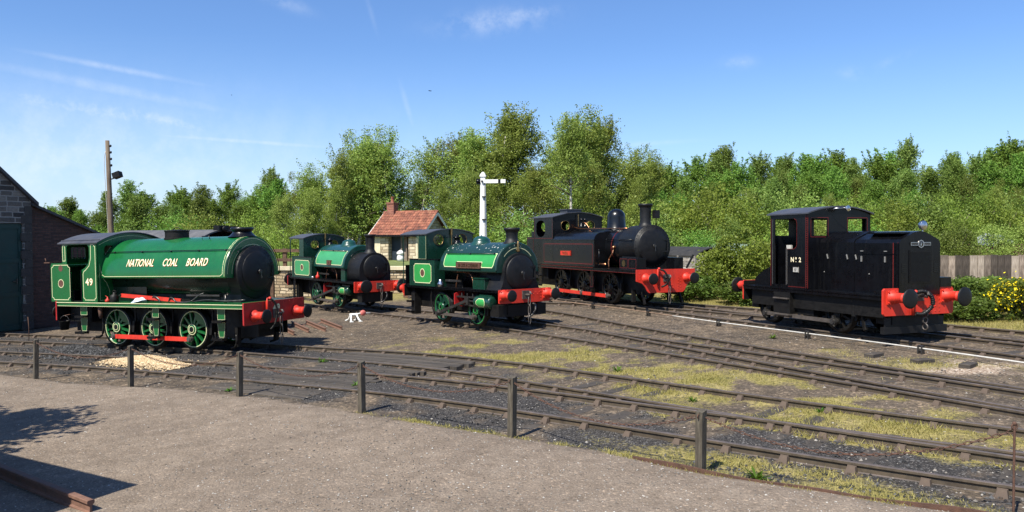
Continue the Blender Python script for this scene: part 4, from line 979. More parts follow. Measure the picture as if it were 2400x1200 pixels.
    if q['key'] == 'C':
        o = [(-.78, pz), (.78, pz), (.66, 1.45), (.63, sz)]+[(.63*math.cos(t), sz+.63*math.sin(t)) for t in np.linspace(.1, math.pi-.1, 20)]+[(-.63, sz), (-.66, 1.45)]
        b.sheet(o, [], front_fn(sx), .9); b.mat(0)
        rivets(b, [(sx, s*(.70 if z < 1.4 else .60), z) for s in (-1, 1) for z in np.linspace(1.22, 1.75, 9)], .012)
        b.add([], []); b.build('smokebox', M['matt'], root)
    else:
        o = [(-.76, pz), (.76, pz), (.76, 1.55)]+[(.76*math.cos(t), 1.66+.76*math.sin(t)) for t in np.linspace(.05, math.pi-.05, 24)]+[(-.76, 1.55)]
        b.sheet(o, [], front_fn(sx), 1.06, True); b.build('smokebox', M['matt'], root)
        b = MB(); b.tube([(sx-1.0, -.80*math.cos(t), 1.70+.80*math.sin(t)) for t in np.linspace(R(40), R(140), 20)], .02, 6); b.build('handrail', M['gloss'], root)
    smokebox_door(root, sx, sz, sr)
    chimney(root, q['chx'], q['chb'], q['cht'], .185, .20, .26, 'matt')
    # side boxes of the cab with the light green panels
    ca, cb = q['bunk']; bt = q['bt']; hb = q['hb']
    for sd in (-1, 1):
        b = MB(); b.box(ca, cb, sd*hb, sd*.45, pz, bt); b.box(ca-.14, ca, sd*(hb+.01), sd*.45, pz, bt+.02); mats = [M['darkgreen'], M[q['lt']], M['cream'], M['nameplate'], M['black']]
        b.mat(4); b.box(ca-.15, cb+.012, sd*(hb+.015), sd*.44, bt, bt+.025)
        if sd < 0:
            lp = notch(ca+.14, cb-.20, pz+.10, bt-.13, .08); b.mat(1); b.fill(lp, side_out(hb), .003); b.mat(2); b.band(lp, .025, side_out(hb), .006)
            xm = (ca+cb)/2-.03; zm = (pz+bt)/2; b.mat(2); b.fill(circ(xm, zm, .155, 20, .155), side_out(hb), .007); b.mat(3); b.fill(circ(xm, zm, .125, 20), side_out(hb), .010)
        b.build('side_bunker', mats, root)
    # cab
    fx, ra, ze, za, hc = q['fx'], q['ra'], q['ze'], q['za'], q['hc']; wz = q['wz']
    b = MB(); b.sheet(arch_outline(hc, bt, ze, za), [circ(-.50, wz, .19), circ(.50, wz, .19)], front_fn(fx), .03)
    sw = q['sw']
    if q['key'] == 'C':
        for f in (side_fn(hc), left_fn(hc)): b.sheet([(fx-sw, bt), (fx, bt), (fx, ze), (fx-sw-.35, ze), (fx-sw-.12, ze-.06), (fx-sw, ze-.2)], [], f, .03)
        for sd in (-1, 1): b.cyl((ra+.15, sd*hc, pz), (ra+.15, sd*hc, ze), .018, n=6)
        b.mat(1); b.band([(fx-sw+.03, bt+.02), (fx-.06, bt+.02), (fx-.06, ze-.03), (fx-sw+.03, ze-.03)], .010, side_out(hc), .003); b.mat(0)
    else:
        for f in (side_fn(hc), left_fn(hc)):
            o = [(fx, bt), (fx, ze), (ra+.25, ze)]+[(ra+.25-.22*math.sin(t), ze-.22+.22*math.cos(t)) for t in np.linspace(0, math.pi/2, 6)]+[(ra+.03, bt), (ra+.07, bt), (ra+.07, ze-.25), (ra+.14, ze-.11), (ra+.28, ze-.06), (fx-sw-.05, ze-.06), (fx-sw, ze-.14), (fx-sw, bt+.16), (fx-sw-.06, bt+.06), (fx-sw-.2, bt+.03), (ra+.4, bt+.03), (ra+.4, bt)]
            b.sheet(o, [], f, .03)
        for sd in (-1, 1): b.cyl((ra+.05, sd*hc, pz), (ra+.05, sd*hc, bt+.3), .018, n=6)
    b.mat(2); b.box(ra+.2, fx, -hc+.04, hc-.04, pz, pz+.04); b.box(fx-.45, fx-.05, -.5, .5, pz, 2.3); b.box(ra+.25, ra+.29, -hc+.02, hc-.02, pz, bt-.2); b.mat(0)
    cab = b.build('cab', [M['darkgreen'], M['cream'], M['black']], root)
    for y in (-.50, .50):
        w = MB(); w.torus((fx+.005, y, wz), (1, 0, 0), .195, .013, 24, 6); w.build('window_rim', M['brass'], cab)
    b = MB(); arc_roof(b, ra, fx+.06, hc+.04, ze, za, .03); b.build('cab_roof', M['roofgrey'], root)
    # fittings
    b = MB(); b.slathe((x0-.15, .0, zt-.05), (0, 0, 1), [(.16, 0), (.16, .06), (.10, .08), (.10, .22), (.15, .23), (.15, .26), (.07, .27), (.07, .33), (.001, .35)], 18); b.build('safety_valve', M['black'], root)
    b = MB(); b.cyl((fx+.05, .02, 2.60), (fx+.05, .02, za-.10), .022, n=8); b.cyl((fx+.05, .02, za-.22), (fx+.05, .02, za+.02), .04, n=10); b.build('whistle', M['brass'], root)
    b = MB(); b.tube(smooth_pts([(x0+.5, -.62, pz+.5), (x0+1.4, -.66, pz+.5), (x0+1.7, -.70, pz+.35), (x0+1.8, -.72, pz+.02)], 14), .022, 6); b.tube(smooth_pts([(x0+.9, -.7, pz+.45), (x0+.85, -.72, pz+.2), (x0+.8, -.72, pz)], 8), .022, 6); b.mat(1); b.box(x0+.2, x0+1.1, -.75, -.70, pz+.18, pz+.25); b.build('pipework', [M['copper'], M['steel']], root)
    if q.get('box'):
        a, d, zt2 = q['box']
        for sd in (-1, 1):
            b = MB(); b.box(a, d, sd*.85, sd*.52, pz, zt2, .012); b.box(a-.02, d+.02, sd*.87, sd*.5, zt2, zt2+.035); b.build('sand_box', M['darkgreen'], root)
    steps(root, xr+.35, hw, pz-.08, (.62, .25), .26, 'black')
    for sd in (-1, 1): one_tube(root, smooth_pts([(wx[1]-.55, sd*.85, pz-.1), (wx[1]-.62, sd*.85, .7), (wx[1]-.50, sd*.8, .2)], 8), .03)

C = loco('saddle_tank_locomotive', (.415, 24.222, -51.5, .012, .008), 'smaller green saddle tank engine with a long brown nameplate and chipped paint on top')
PC = (.415, 24.222, -51.5, .012, .008)
small_tank(C, dict(key='C', pz=1.18, hw=.98, xr=-5.62, bw=1.02, bz=.78, rh=.18, wx=(-1.46, -3.46), r=.50, cx=-.86, Rt=.87, zc=1.79, x0=-3.55, x1=-.36, panel=(-3.30, -.46, .07, .56), lt='ltgreen', tankmat='chipped', plate=(-2.48, -1.12, .24), platez=1.93, plateh=.21, name='SIR CECIL A COCHRANE', nsx=.62,
    dx=-2.27, dr=.29, dh=.22, sx=-.24, sz=1.69, sr=.56, chx=-.64, chb=2.66, cht=3.12, bunk=(-5.1, -3.62), bt=2.09, hb=1.0, fx=-4.12, ra=-5.85, ze=2.99, za=3.17, hc=.98, wz=2.78, sw=.60, box=(-1.62, -.98, 1.50)))
b = MB(); b.slathe((-.33, .0, 2.36), (0, 0, 1), [(.05, 0), (.06, .02), (.03, .12), (.045, .2), (.02, .3), (.001, .34)], 12); b.build('lamp_bracket', M['brass'], C)
B = loco('saddle_tank_locomotive', (-5.635, 32.966, -49.1, -.006, .04), 'dark green saddle tank engine farthest back, with large black buffers and a black smokebox')
small_tank(B, dict(key='B', pz=1.20, hw=1.15, xr=-6.30, bw=1.18, bz=.77, rh=.275, rearmat='darkred', wx=(-2.05, -4.05), r=.52, cx=-1.22, Rt=.94, zc=1.79, x0=-4.15, x1=-1.36, panel=(-3.95, -1.46, .06, .76), lt='ltgreen2', tankmat='tankgreen', plate=(-2.82, -2.45, .2), platez=1.95, plateh=.21, name='12', nsx=.8,
    dx=-2.55, dr=.31, dh=.23, sx=-.32, sz=1.76, sr=.57, chx=-.72, chb=2.44, cht=3.20, bunk=(-5.9, -4.05), bt=2.13, hb=1.08, fx=-4.88, ra=-6.35, ze=3.02, za=3.22, hc=1.05, wz=2.72, sw=.45, box=(-1.75, -1.38, 1.70)))
for P_, lx, lz in (((-5.635, 32.966, -49.1, -.006, .04), -3.6, 1.2),):
    b = MB(); b.slathe((0, 0, 0), (0, 0, 1), [(.001, 0), (.09, 0), (.09, .12), (.03, .2), (.015, .3), (.001, .3)], 10); b.mat(1); b.slathe((-.22, 0, 0), (0, 0, 1), [(.001, 0), (.06, 0), (.07, .07), (.02, .12), (.001, .13)], 10)
    o = b.build('oil_feeder', [M['red'], M['chrome']], loc=on(P_, lx, -1.0, lz)); tag(o, 'red oil feeder standing by the side bunker of the engine with big black buffers', 'oil feeder')
b = MB(); b.slathe((0, 0, 0), (0, 0, 1), [(.001, 0), (.10, 0), (.11, .12), (.06, .18), (.07, .25), (.001, .26)], 12); o = b.build('hand_lamp', M['chrome'], loc=on(PC, -3.42, -.90, 1.18)); tag(o, 'small silver hand lamp on the footplate of the engine with the brown nameplate', 'hand lamp')

# ================================================================== black side tank engine
E = loco('side_tank_locomotive', (5.492, 27.725, -65.7, .004, .026), 'black six-wheeled side tank steam engine with tall chimney, red lining and a small red nameplate')
plate(E, -9.05, -.05, 1.25, 1.34, 'black', None, .12)
b = MB(); b.band([(-7.5, 1.235), (-.1, 1.235)], .012, side_out(1.25-.018), .003, False); b.build('lining', M['redline'], E)
sh = [(-.72, .53), (.72, .53), (.80, .60), (.88, .74), (1.0, .87), (1.25, .95), (1.25, 1.36), (-1.25, 1.36), (-1.25, .95), (-1.0, .87), (-.88, .74), (-.80, .60)]
rv = [(s*.62, .62+.1*i) for s in (-1, 1) for i in range(6)]+[(s*.52, .66+.1*i) for s in (-1, 1) for i in range(5)]+[(s*1.12, 1.02+.1*i) for s in (-1, 1) for i in range(3)]+[(.25, .8), (.3, .68)]
beam(E, 0, 1, 1.25, .53, 1.36, 'red', rv, .05, sh); beam(E, -9.1, -1, 1.25, .80, 1.36, 'red')
buffers(E, 0, -9.1, 1.05, .20, 'red', .50); hook(E, 0, 1, 1.05)
hose(E, smooth_pts([(.08, -.34, 1.36), (.2, -.22, 1.30), (.26, -.10, 1.05), (.22, -.12, .85), (.12, -.28, .74)], 16), .034, ([(.05, -.40, .8), (.05, -.40, 1.34), (.08, -.36, 1.38)], 'red'))
wx = (-2.42, -4.42, -6.42); wheels(E, wx, .61, 12, 'black', 'dirty', 'black')
rods(E, wx, .95, .28, .13, 'red')
frames(E, -8.9, -.15, 1.26, .61, wx, 'dirty', [(-1.9, -.5, -.62, .62, .55, 1.2), (-.95, -.86, -.85, -.70, .15, .6), (-.95, -.86, .70, .85, .15, .6), (-8.8, -7.4, -.95, .95, .7, 1.2)])
for sd in (-1, 1):
    b = MB(); b.bar((-.35, sd*.78, .55), (-.15, sd*.80, .12), .05, .10); b.build('guard_iron', M['dirty'], E)
b = MB(); b.slathe((-6.4, 0, 2.13), (1, 0, 0), [(.001, 0), (.72, 0), (.72, 4.0), (.72, 4.45), (.70, 4.46)], 40); b.mat(1)
for x in (-2.55, -1.98): b.lathe((x, 0, 2.13), (1, 0, 0), [(.726, 0), (.726, .03)], 40, True, False, False)
b.build('boiler', [M['gloss'], M['redline']], E)
b = MB(); b.slathe((-1.95, 0, 2.17), (1, 0, 0), [(.77, 0), (.77, 1.06), (.79, 1.06), (.79, 1.10), (.001, 1.10)], 44)
b.sheet([(-.80, 1.34), (.80, 1.34), (.68, 1.55), (.66, 1.9), (-.66, 1.9), (-.68, 1.55)], [], front_fn(-.86), 1.0)
rivets(b, [(-.85, .75*math.cos(t), 2.17+.75*math.sin(t)) for t in np.linspace(0, 6.28, 40)], .012)
b.build('smokebox', M['matt'], E); smokebox_door(E, -.85, 2.19, .63)
for sd in (-1, 1):
    b = MB(); prof = [(1.2, 1.36), (1.2, 2.43), (1.16, 2.55), (1.06, 2.65), (.92, 2.70), (.5, 2.72), (.5, 1.36)]
    b.sheet([(sd*y, z) for y, z in prof], [], lambda u, v, w: (-3.0-w, u, v), 4.46)
    b.box(-7.46, -3.0, sd*1.215-.012, sd*1.215+.012, 2.40, 2.43); mats = [M['gloss'], M['redline'], M['black']]
    if sd < 0:
        b.mat(1); b.band(rrect(-7.30, -3.10, 1.46, 2.26, .06), .022, side_out(1.2), .004)
        b.band([(-7.46, 1.345), (-3.0, 1.345)], .012, side_out(1.252), .003, False)
    tk = b.build('side_tank', mats, E)
    if sd < 0:
        p = MB(); p.box(-5.72, -4.86, -1.235, -1.20, 1.77, 1.98); p.mat(1); p.band([(-5.72, 1.77), (-4.86, 1.77), (-4.86, 1.98), (-5.72, 1.98)], .018, side_out(1.235), .004); p.text('TWIZELL', .15, side_out(1.235, -5.29, 1.82), .006, sx=.85, bold=.003, space=1.1); p.build('nameplate', [M['red'], M['brass']], tk)
b = MB(); b.slathe((-3.32, 0, 2.74), (0, 0, 1), [(.48, 0), (.42, .09), (.365, .16), (.36, .55)]+[(.36*math.cos(t), .55+.34*math.sin(t)) for t in np.linspace(.1, 1.5, 9)]+[(.001, .89)], 32); b.build('dome', M['gloss'], E)
chimney(E, -1.30, 2.92, 3.74, .20, .215, .27, 'matt')
handrail(E, [(-2.9, -.74, 2.42), (-1.0, -.80, 2.42)], [((x, -.77, 2.42), (x, -.70, 2.40)) for x in (-2.8, -1.9, -1.1)])
b = MB(); b.tube(smooth_pts([(-6.3, -.25, 2.95), (-5.6, -.3, 2.88), (-3.6, -.4, 2.86), (-1.9, -.42, 2.84)], 14), .024, 6); b.tube(smooth_pts([(-6.2, -.1, 2.9), (-5.9, 0, 3.15), (-5.6, .1, 2.9)], 10), .02, 6); b.tube(smooth_pts([(-2.32, -.72, 2.10), (-2.34, -.82, 1.85), (-2.52, -.84, 1.65), (-2.50, -.84, 1.36)], 12), .032, 6); b.tube([(-2.9, -1.0, 1.48), (-2.45, -1.0, 1.48)], .04, 8); b.sphere((-2.30, -.76, 2.12), .07, 10, 8); b.build('pipework', M['copper'], E)
for sd in (-1, 1):
    b = MB(); b.box(-1.52, -.34, sd*1.0, sd*.62, 1.34, 1.76, .01); b.mat(1)
    if sd < 0:
        b.band(rrect(-1.48, -.96, 1.38, 1.72, .04), .012, side_out(1.0), .004); b.band(rrect(-.90, -.40, 1.38, 1.72, .04), .012, side_out(1.0), .004); b.mat(2); b.fill(circ(-1.22, 1.55, .12, 18), side_out(1.0), .005)
    b.build('sand_box', [M['black'], M['redline'], M['brass']], E)
cab = MB(); hc = 1.2
so_ = [(-8.30, 1.36), (-8.30, 3.38), (-6.42, 3.38), (-6.42, 2.43), (-7.46, 2.43), (-7.46, 1.36)]
hole = [(-7.62+.44*math.cos(t), 3.02+.25*math.sin(t)) if math.sin(t) > 0 else (-7.62+.44*math.cos(t)*1.0, 2.80+.26*math.sin(t)) for t in np.linspace(0, 2*math.pi, 28)[:-1]]
cab.sheet(so_, [hole], side_fn(hc), .03); cab.sheet(so_, [hole], left_fn(hc), .03)
ro = lambda z0: [(-1.2, z0), (1.2, z0), (1.2, 3.38), (.55, 3.54), (.0, 3.58), (-.55, 3.54), (-1.2, 3.38)]
cab.sheet(ro(1.36), [circ(-.62, 3.02, .20), circ(.62, 3.02, .20)], front_fn(-6.42), .03); cab.sheet(ro(1.36), [circ(-.62, 3.0, .22), circ(.62, 3.0, .22)], front_fn(-8.27), .03)
cab.box(-8.3, -6.45, -1.17, 1.17, 1.36, 1.42); cab.box(-9.02, -8.3, -1.2, 1.2, 1.34, 2.55); cab.box(-8.95, -8.3, -1.0, 1.0, 2.55, 2.8)
cab.mat(1); cab.band([(-6.50, 2.48), (-6.50, 3.32), (-8.22, 3.32), (-8.22, 2.48)], .012, side_out(hc), .003); cab.band([(-9.0, 1.40), (-8.34, 1.40), (-8.34, 2.5), (-9.0, 2.5)], .012, side_out(hc), .003)
co = cab.build('cab', [M['black'], M['redline']], E)
for y in (-.62, .62):
    w = MB(); w.torus((-6.41, y, 3.02), (1, 0, 0), .205, .014, 26, 6); w.build('window_rim', M['brass'], co)
b = MB(); o = [(-1.26, 3.37), (-.56, 3.545), (0, 3.59), (.56, 3.545), (1.26, 3.37)]; b.sheet(o+[(p[0], p[1]+.03) for p in o[::-1]], [], front_fn(-6.34), 2.05); b.box(-7.4, -6.75, -.35, .35, 3.60, 3.72); b.box(-7.45, -6.7, -.40, .40, 3.72, 3.75); b.build('cab_roof', M['roofgrey'], E)
b = MB()
for y in (-.09, .09): b.slathe((-5.95, y, 2.8), (0, 0, 1), [(.09, 0), (.09, .25), (.055, .27), (.055, .42), (.07, .44), (.07, .50), (.001, .52)], 14)
b.box(-6.08, -5.82, -.2, .2, 2.8, 2.98); b.mat(1); b.cyl((-6.3, -.05, 2.9), (-6.3, -.05, 3.5), .02, n=6); b.build('safety_valve', [M['black'], M['brass']], E)
b = MB(); b.tube([(-1.05, .3, 2.93), (-1.05, .3, 3.2)], .02, 6); b.box(-1.15, -.95, .2, .4, 3.2, 3.5); b.build('head_lamp', M['matt'], E)
b = MB(); b.bar((-.05, .92, 1.38), (-.05, 1.22, 1.85), .05, .06); b.build('lifting_arm', M['matt'], E)
handrail(E, [(-2.72, -1.15, 1.42), (-2.72, -1.15, 2.05)], [((-2.72, -1.15, z), (-2.72, -1.08, z)) for z in (1.45, 2.02)])
steps(E, -3.38, 1.22, 1.24, (.55,), .26, 'black', 'black', 'redline'); steps(E, -7.9, 1.22, 1.24, (.85, .45), .3, 'black')

# ================================================================== black diesel shunter
D = loco('diesel_shunter', (9.939, 18.986, -69.4, .005, .028), 'boxy black diesel shunter with a red front beam and No 2 on its cab')
plate(D, -5.36, -.05, 1.12, 1.07, 'black', None, .12)
rv = [(.40+.13*j, .66+.12*i) for i in range(5) for j in (0, 1)]+[(.66, .66+.10*i) for i in range(6)]+[(-.35, .9), (-.45, .82)]
beam(D, 0, 1, 1.13, .58, 1.24, 'red', rv, .06, None, 'buffer_beam', .05); beam(D, -5.40, -1, 1.10, .62, 1.20, 'red')
buffers(D, 0, -5.40, 1.03, .235, 'red', .55, 'matt', True)
hook(D, 0, 1, 1.05, False); hose(D, smooth_pts([(.10, -.20, 1.14), (.20, -.05, 1.16), (.28, .10, 1.02), (.28, .10, .80), (.20, -.08, .62), (.12, -.22, .62)], 20), .05, ([(.06, -.26, .58), (.06, -.26, 1.12), (.10, -.22, 1.15)], 'red'), 'matt')
b = MB()
for i, hl in enumerate((.10, .12, .10)): b.torus((.16, .02, .62-.16*i), (1, 0, 0) if i % 2 else (0, 1, 0), .075, .018, 12, 6)
b.build('coupling_chain', M['grease'], D)
wx = (-1.75, -4.45); wheels(D, wx, .50, 8, 'dirty', 'dirty', None); crank(D, wx, .50, .29, .98); rods(D, wx, 1.0, .29, .10, 'grease', .05, 'steel', .10)
frames(D, -5.2, -.2, 1.0, .50, wx, 'dirty', [(-3.6, -2.6, -.9, .9, .35, .95), (-.6, -.1, -.75, .75, .34, .6)])
b = MB()
for sd in (-1, 1): b.box(-5.1, -.12, sd*.96-.02, sd*.96+.02, .52, .98)
b.box(-5.2, -4.9, -.9, .9, .40, .95); b.cyl((-1.12, -.90, .48), (-1.12, -.90, .92), .09, n=12); b.bar((-.95, -.85, .55), (-.8, -.9, .15), .04, .1); b.bar((-1.2, -.86, .14), (-.75, -.86, .20), .02, .02); b.build('valance', M['dirty'], D)
b = MB(); b.box(-.20, -.08, -1.02, 1.02, .13, .30); b.box(-.16, -.12, -.95, .95, .30, .52); b.build('rail_guard', M['matt'], D)
M['handle'] = paint('worn grey handle', (.26, .255, .24), .5, metal=.3)
# engine hood: sides, sloping shoulders, ridge
hood = MB(); hp = [(-.66, 1.07), (.66, 1.07), (.66, 2.33), (.60, 2.42), (.18, 2.60), (0, 2.625), (-.18, 2.60), (-.60, 2.42), (-.66, 2.33)]
hood.sheet(hp, [], front_fn(0.02), 1.42); hp2 = [(y*1.02, 1.07+(z-1.07)*1.012) for y, z in hp]; hood.sheet(hp2, [], front_fn(-1.41), 1.24)
for x in (-1.40, -.10, -.02): hood.box(x-.012, x+.012, -.672, -.655, 1.1, 2.33)
hood.box(-2.6, 0, -.674, -.66, 2.055, 2.075); hood.box(-1.15, -.10, -.50, -.12, 2.56, 2.60)
hood.mat(1)
for x in (-.16, -.02): hood.box(x-.008, x+.008, -.668, -.662, 1.2, 2.34)
hood.mat(2)
for x in (-2.32, -1.62, -1.32): hood.obox((x, -.69, 1.97), (.011, 0, .008), (0, .010, 0), (-.020, 0, .06))
for x in (-2.45, -.9): rivets(hood, [(x, -.668, 1.55)], .02, (0, -1, 0))
for x in (-1.15, -.40): hood.box(x-.014, x+.014, -.69, -.66, 1.86, 2.0); hood.box(x-.03, x+.05, -.685, -.66, 2.12, 2.14)
hood.mat(0)
ho = hood.build('engine_hood', [M['black'], M['redline'], M['handle']], D)
g = MB(); g.box(.0, .035, -.36, .36, 1.36, 2.16); g.mat(1); g.box(.035, .040, -.33, .33, 1.39, 2.13)
for k in range(27): g.box(.040, .046, -.33, .33, 1.40+k*.027, 1.41+k*.027)
g.build('radiator_grille', [M['black'], M['dirty']], ho)
for s in (-1, 1):
    g = MB()
    for k in range(5): g.box(.018, .03, s*.52-.07, s*.52+.07, 1.62+.045*k, 1.64+.045*k)
    g.build('louvre', M['gloss'], ho)
g = MB(); fo = front_out(.045); g.box(.02, .045, -.32, .32, 2.27, 2.35); g.slathe((.02, 0, 2.31), (1, 0, 0), [(.10, 0), (.10, .03), (.001, .03)], 8)
g.mat(1); g.band([(-.32, 2.27), (-.09, 2.27), (-.09, 2.35), (-.32, 2.35)], .012, fo, .003); g.band([(.09, 2.27), (.32, 2.27), (.32, 2.35), (.09, 2.35)], .012, fo, .003); g.band(circ(0, 2.31, .10, 8), .022, front_out(.05), .004); g.fill([(-.03, 2.27), (.03, 2.27), (0, 2.36)], front_out(.05), .004); g.build('maker_badge', [M['steel'], M['chrome']], ho)
b = MB(); b.box(-.5, .03, .66, 1.02, 1.24, 1.48); b.box(-.45, .0, -.98, -.66, 1.07, 1.16); b.build('front_locker', M['black'], D)
b = MB(); b.cyl((.0, .10, 2.60), (.0, .10, 2.68), .02, n=6); b.slathe((-.10, .10, 2.76), (1, 0, 0), [(.001, 0), (.06, .01), (.10, .07), (.12, .14), (.115, .15)], 20); b.mat(1); b.slathe((-.10, .10, 2.76), (1, 0, 0), [(.112, .145), (.06, .165), (.001, .17)], 20); b.build('head_lamp', [M['chrome'], M['chrome']], D)
cab = MB(); hc = 1.10; x0, x1 = -4.12, -2.62
door = [(-3.94, 1.16), (-3.42, 1.16), (-3.42, 2.16), (-3.14, 2.16), (-3.05, 2.22), (-3.02, 2.32), (-3.02, 2.88), (-3.05, 2.97), (-3.14, 3.01), (-3.94, 3.01)]
cab.sheet([(x0, 1.07), (x1, 1.07), (x1, 3.14), (x0, 3.14)], [door], side_fn(hc), .03)
cab.sheet([(x0, 1.07), (x1, 1.07), (x1, 3.14), (x0, 3.14)], [rrect(-4.0, -2.9, 2.42, 3.0, .05)], left_fn(hc), .03)
cab.sheet(arch_outline(hc, 1.07, 3.14, 3.33), [rrect(-.96, -.42, 2.52, 3.0, .03), rrect(.30, .96, 2.52, 3.0, .03)], front_fn(x1), .03)
cab.sheet(arch_outline(hc, 1.07, 3.14, 3.33), [rrect(-.95, -.46, 2.54, 3.0, .03), rrect(.44, .97, 2.54, 3.0, .03)], front_fn(x0+.03), .03)
cab.box(x0+.03, x1-.03, -hc+.03, hc-.03, 1.07, 1.13)
cab.mat(1)
for x in (-4.10, -2.68, -2.60): cab.box(x-.005, x+.005, -hc-.004, -hc+.002, 1.10, 3.1)
for k in range(34): rivets(cab, [(-2.64, -hc, 1.14+k*.058)], .012, (0, -1, 0))
cab.band(door[1:-1], .010, side_out(hc), .004, False); cab.band([(-3.36, 1.11), (-2.72, 1.11), (-2.72, 1.13), (-3.36, 1.13)], .006, side_out(hc), .004)
for y0_, y1_ in ((-.96, -.42), (.30, .96)): cab.band([(y0_-.03, 2.49), (y1_+.03, 2.49), (y1_+.03, 3.03), (y0_-.03, 3.03)], .012, front_out(x1), .005)
cab.mat(2)
for x in (-3.965, -3.395): cab.cyl((x, -hc-.05, 1.16), (x, -hc-.05, 2.2 if x > -3.6 else 3.0), .016, n=6)
cab.mat(3); cab.obox((-3.62, -.85, 1.72), (.09, 0, 0), (0, .03, 0), (0, 0, .55)); 
co = cab.build('cab', [M['black'], M['redline'], M['steel'], M['pale_rod']], D)
t = MB(); t.text('N', .18, side_out(hc, -3.20, 1.81), .005, sx=1.0, bold=.005); t.text('o', .11, side_out(hc, -3.055, 1.885), .005, bold=.004); t.text('.', .14, side_out(hc, -3.055, 1.81), .005, bold=.004); t.text('2', .18, side_out(hc, -2.90, 1.81), .005, sx=1.05, bold=.004); t.build('lettering', M['letter'], co)
t = MB(); t.box(-3.16, -2.95, -hc-.02, -hc, 1.52, 1.67); t.mat(1); t.band([(-3.16, 1.52), (-2.95, 1.52), (-2.95, 1.67), (-3.16, 1.67)], .012, side_out(hc+.02), .003); t.text('97', .11, side_out(hc+.02, -3.055, 1.555), .004, sx=.85, bold=.003); t.build('number_plate', [M['pale_rod'], M['steel']], co)
b = MB(); arc_roof(b, x0-.10, x1+.08, hc+.06, 3.15, 3.35, .035); b.build('cab_roof', M['roofgrey'], D)
b = MB(); b.tube([(-2.58, -.32, 3.20), (-2.45, -.32, 3.27), (-2.35, -.05, 3.28)], .016, 6); b.slathe((-2.42, .02, 3.27), (1, 0, 0), [(.001, 0), (.05, .02), (.085, .10), (.08, .11)], 16); b.slathe((-2.42, .02, 3.27), (1, 0, 0), [(.08, .105), (.001, .12)], 16); b.build('roof_lamp', M['chrome'], D)
b = MB(); b.sheet([(-5.0, 1.07), (-4.12, 1.07), (-4.12, 1.72), (-4.55, 1.55), (-4.95, 1.32), (-5.0, 1.25)], [], side_fn(.95), 1.9); rivets(b, [(-4.55+.3*math.cos(t), -.95, 1.10+.35*math.sin(t)) for t in np.linspace(.2, 2.9, 12)], .014, (0, -1, 0)); b.build('rear_sandbox', M['black'], D)
b = MB(); b.bar((-5.3, -.5, 1.22), (-4.95, -.5, 1.26), .04, .04); b.bar((-5.3, -.3, 1.12), (-5.0, -.3, 1.12), .1, .08); b.cyl((-5.15, .3, 1.07), (-5.15, .3, 1.45), .02, n=6); b.build('rear_fitting', M['redline'], D)
b = MB(); b.box(-3.98, -3.30, -1.10, -.90, .34, 1.0); b.mat(1); b.box(-4.0, -3.28, -1.20, -.90, .31, .345); b.box(-3.92, -3.32, -1.18, -1.0, .76, .79); b.build('cab_step', [M['dirty'], M['grease']], D)
# ------------------------------------------------------------------ masonry materials
def stonemat(name, cols, mortar, sx=.55, sy=.22, mort=.025, bump=.8, distort=.07, coord='Object'):
    m, nt, b = newmat(name); tcn = N(nt, 'ShaderNodeTexCoord'); sp = N(nt, 'ShaderNodeSeparateXYZ'); nt.links.new(tcn.outputs[coord], sp.inputs[0])
    u = mathn(nt, 'ADD', sp.outputs[0], sp.outputs[1]); cm = N(nt, 'ShaderNodeCombineXYZ'); nt.links.new(u, cm.inputs[0]); nt.links.new(sp.outputs[2], cm.inputs[1])
    n = N(nt, 'ShaderNodeTexNoise', Scale=2.6, Detail=4.0); nt.links.new(cm.outputs[0], n.inputs['Vector'])
    off = N(nt, 'ShaderNodeVectorMath'); off.operation = 'SCALE'; nt.links.new(n.outputs['Color'], off.inputs[0]); off.inputs['Scale'].default_value = distort
    ad = N(nt, 'ShaderNodeVectorMath'); ad.operation = 'ADD'; nt.links.new(cm.outputs[0], ad.inputs[0]); nt.links.new(off.outputs[0], ad.inputs[1])
    br = N(nt, 'ShaderNodeTexBrick', Scale=1.0); br.offset = .5; br.squash = 1.3; br.squash_frequency = 3
    for k, v in (('Mortar Size', mort), ('Mortar Smooth', .4), ('Brick Width', sx), ('Row Height', sy), ('Bias', 0.0)): br.inputs[k].default_value = v
    br.inputs['Color1'].default_value = (0, 0, 0, 1); br.inputs['Color2'].default_value = (1, 1, 1, 1); br.inputs['Mortar'].default_value = (.5, .5, .5, 1)
    nt.links.new(ad.outputs[0], br.inputs['Vector'])
    c = ramp(nt, br.outputs['Color'], [(0, cols[0]), (.5, cols[1]), (1, cols[2])])
    n2 = N(nt, 'ShaderNodeTexNoise', Scale=9.0, Detail=7.0, Roughness=.7); nt.links.new(tcn.outputs[coord], n2.inputs['Vector'])
    c = mixc(nt, .7, c, ramp(nt, n2.outputs[0], [(.3, (.6, .6, .6)), (.7, (1.3, 1.28, 1.25))]), 'MULTIPLY'); c = mixc(nt, br.outputs['Fac'], c, mortar)
    nt.links.new(c, b.inputs['Base Color']); b.inputs['Roughness'].default_value = .9
    h = mathn(nt, 'ADD', mathn(nt, 'MULTIPLY', br.outputs['Fac'], -1.2), n2.outputs[0]); bp = N(nt, 'ShaderNodeBump', Strength=bump, Distance=.03); nt.links.new(h, bp.inputs['Height']); nt.links.new(bp.outputs[0], b.inputs['Normal'])
    return m
M['shedstone'] = stonemat('sooty shed stone', [(.035, .031, .029), (.13, .115, .10), (.24, .215, .185)], (.27, .25, .22), .48, .21, .032)
M['quoin'] = paint('sooty quoin stone', (.055, .048, .042), .9, var=.4, nscale=3, dirt=.5, bump=.4)
M['brick'] = stonemat('dark brick', [(.055, .030, .024), (.085, .042, .032), (.12, .06, .045)], (.05, .042, .038), .23, .078, .010, .4, .01)
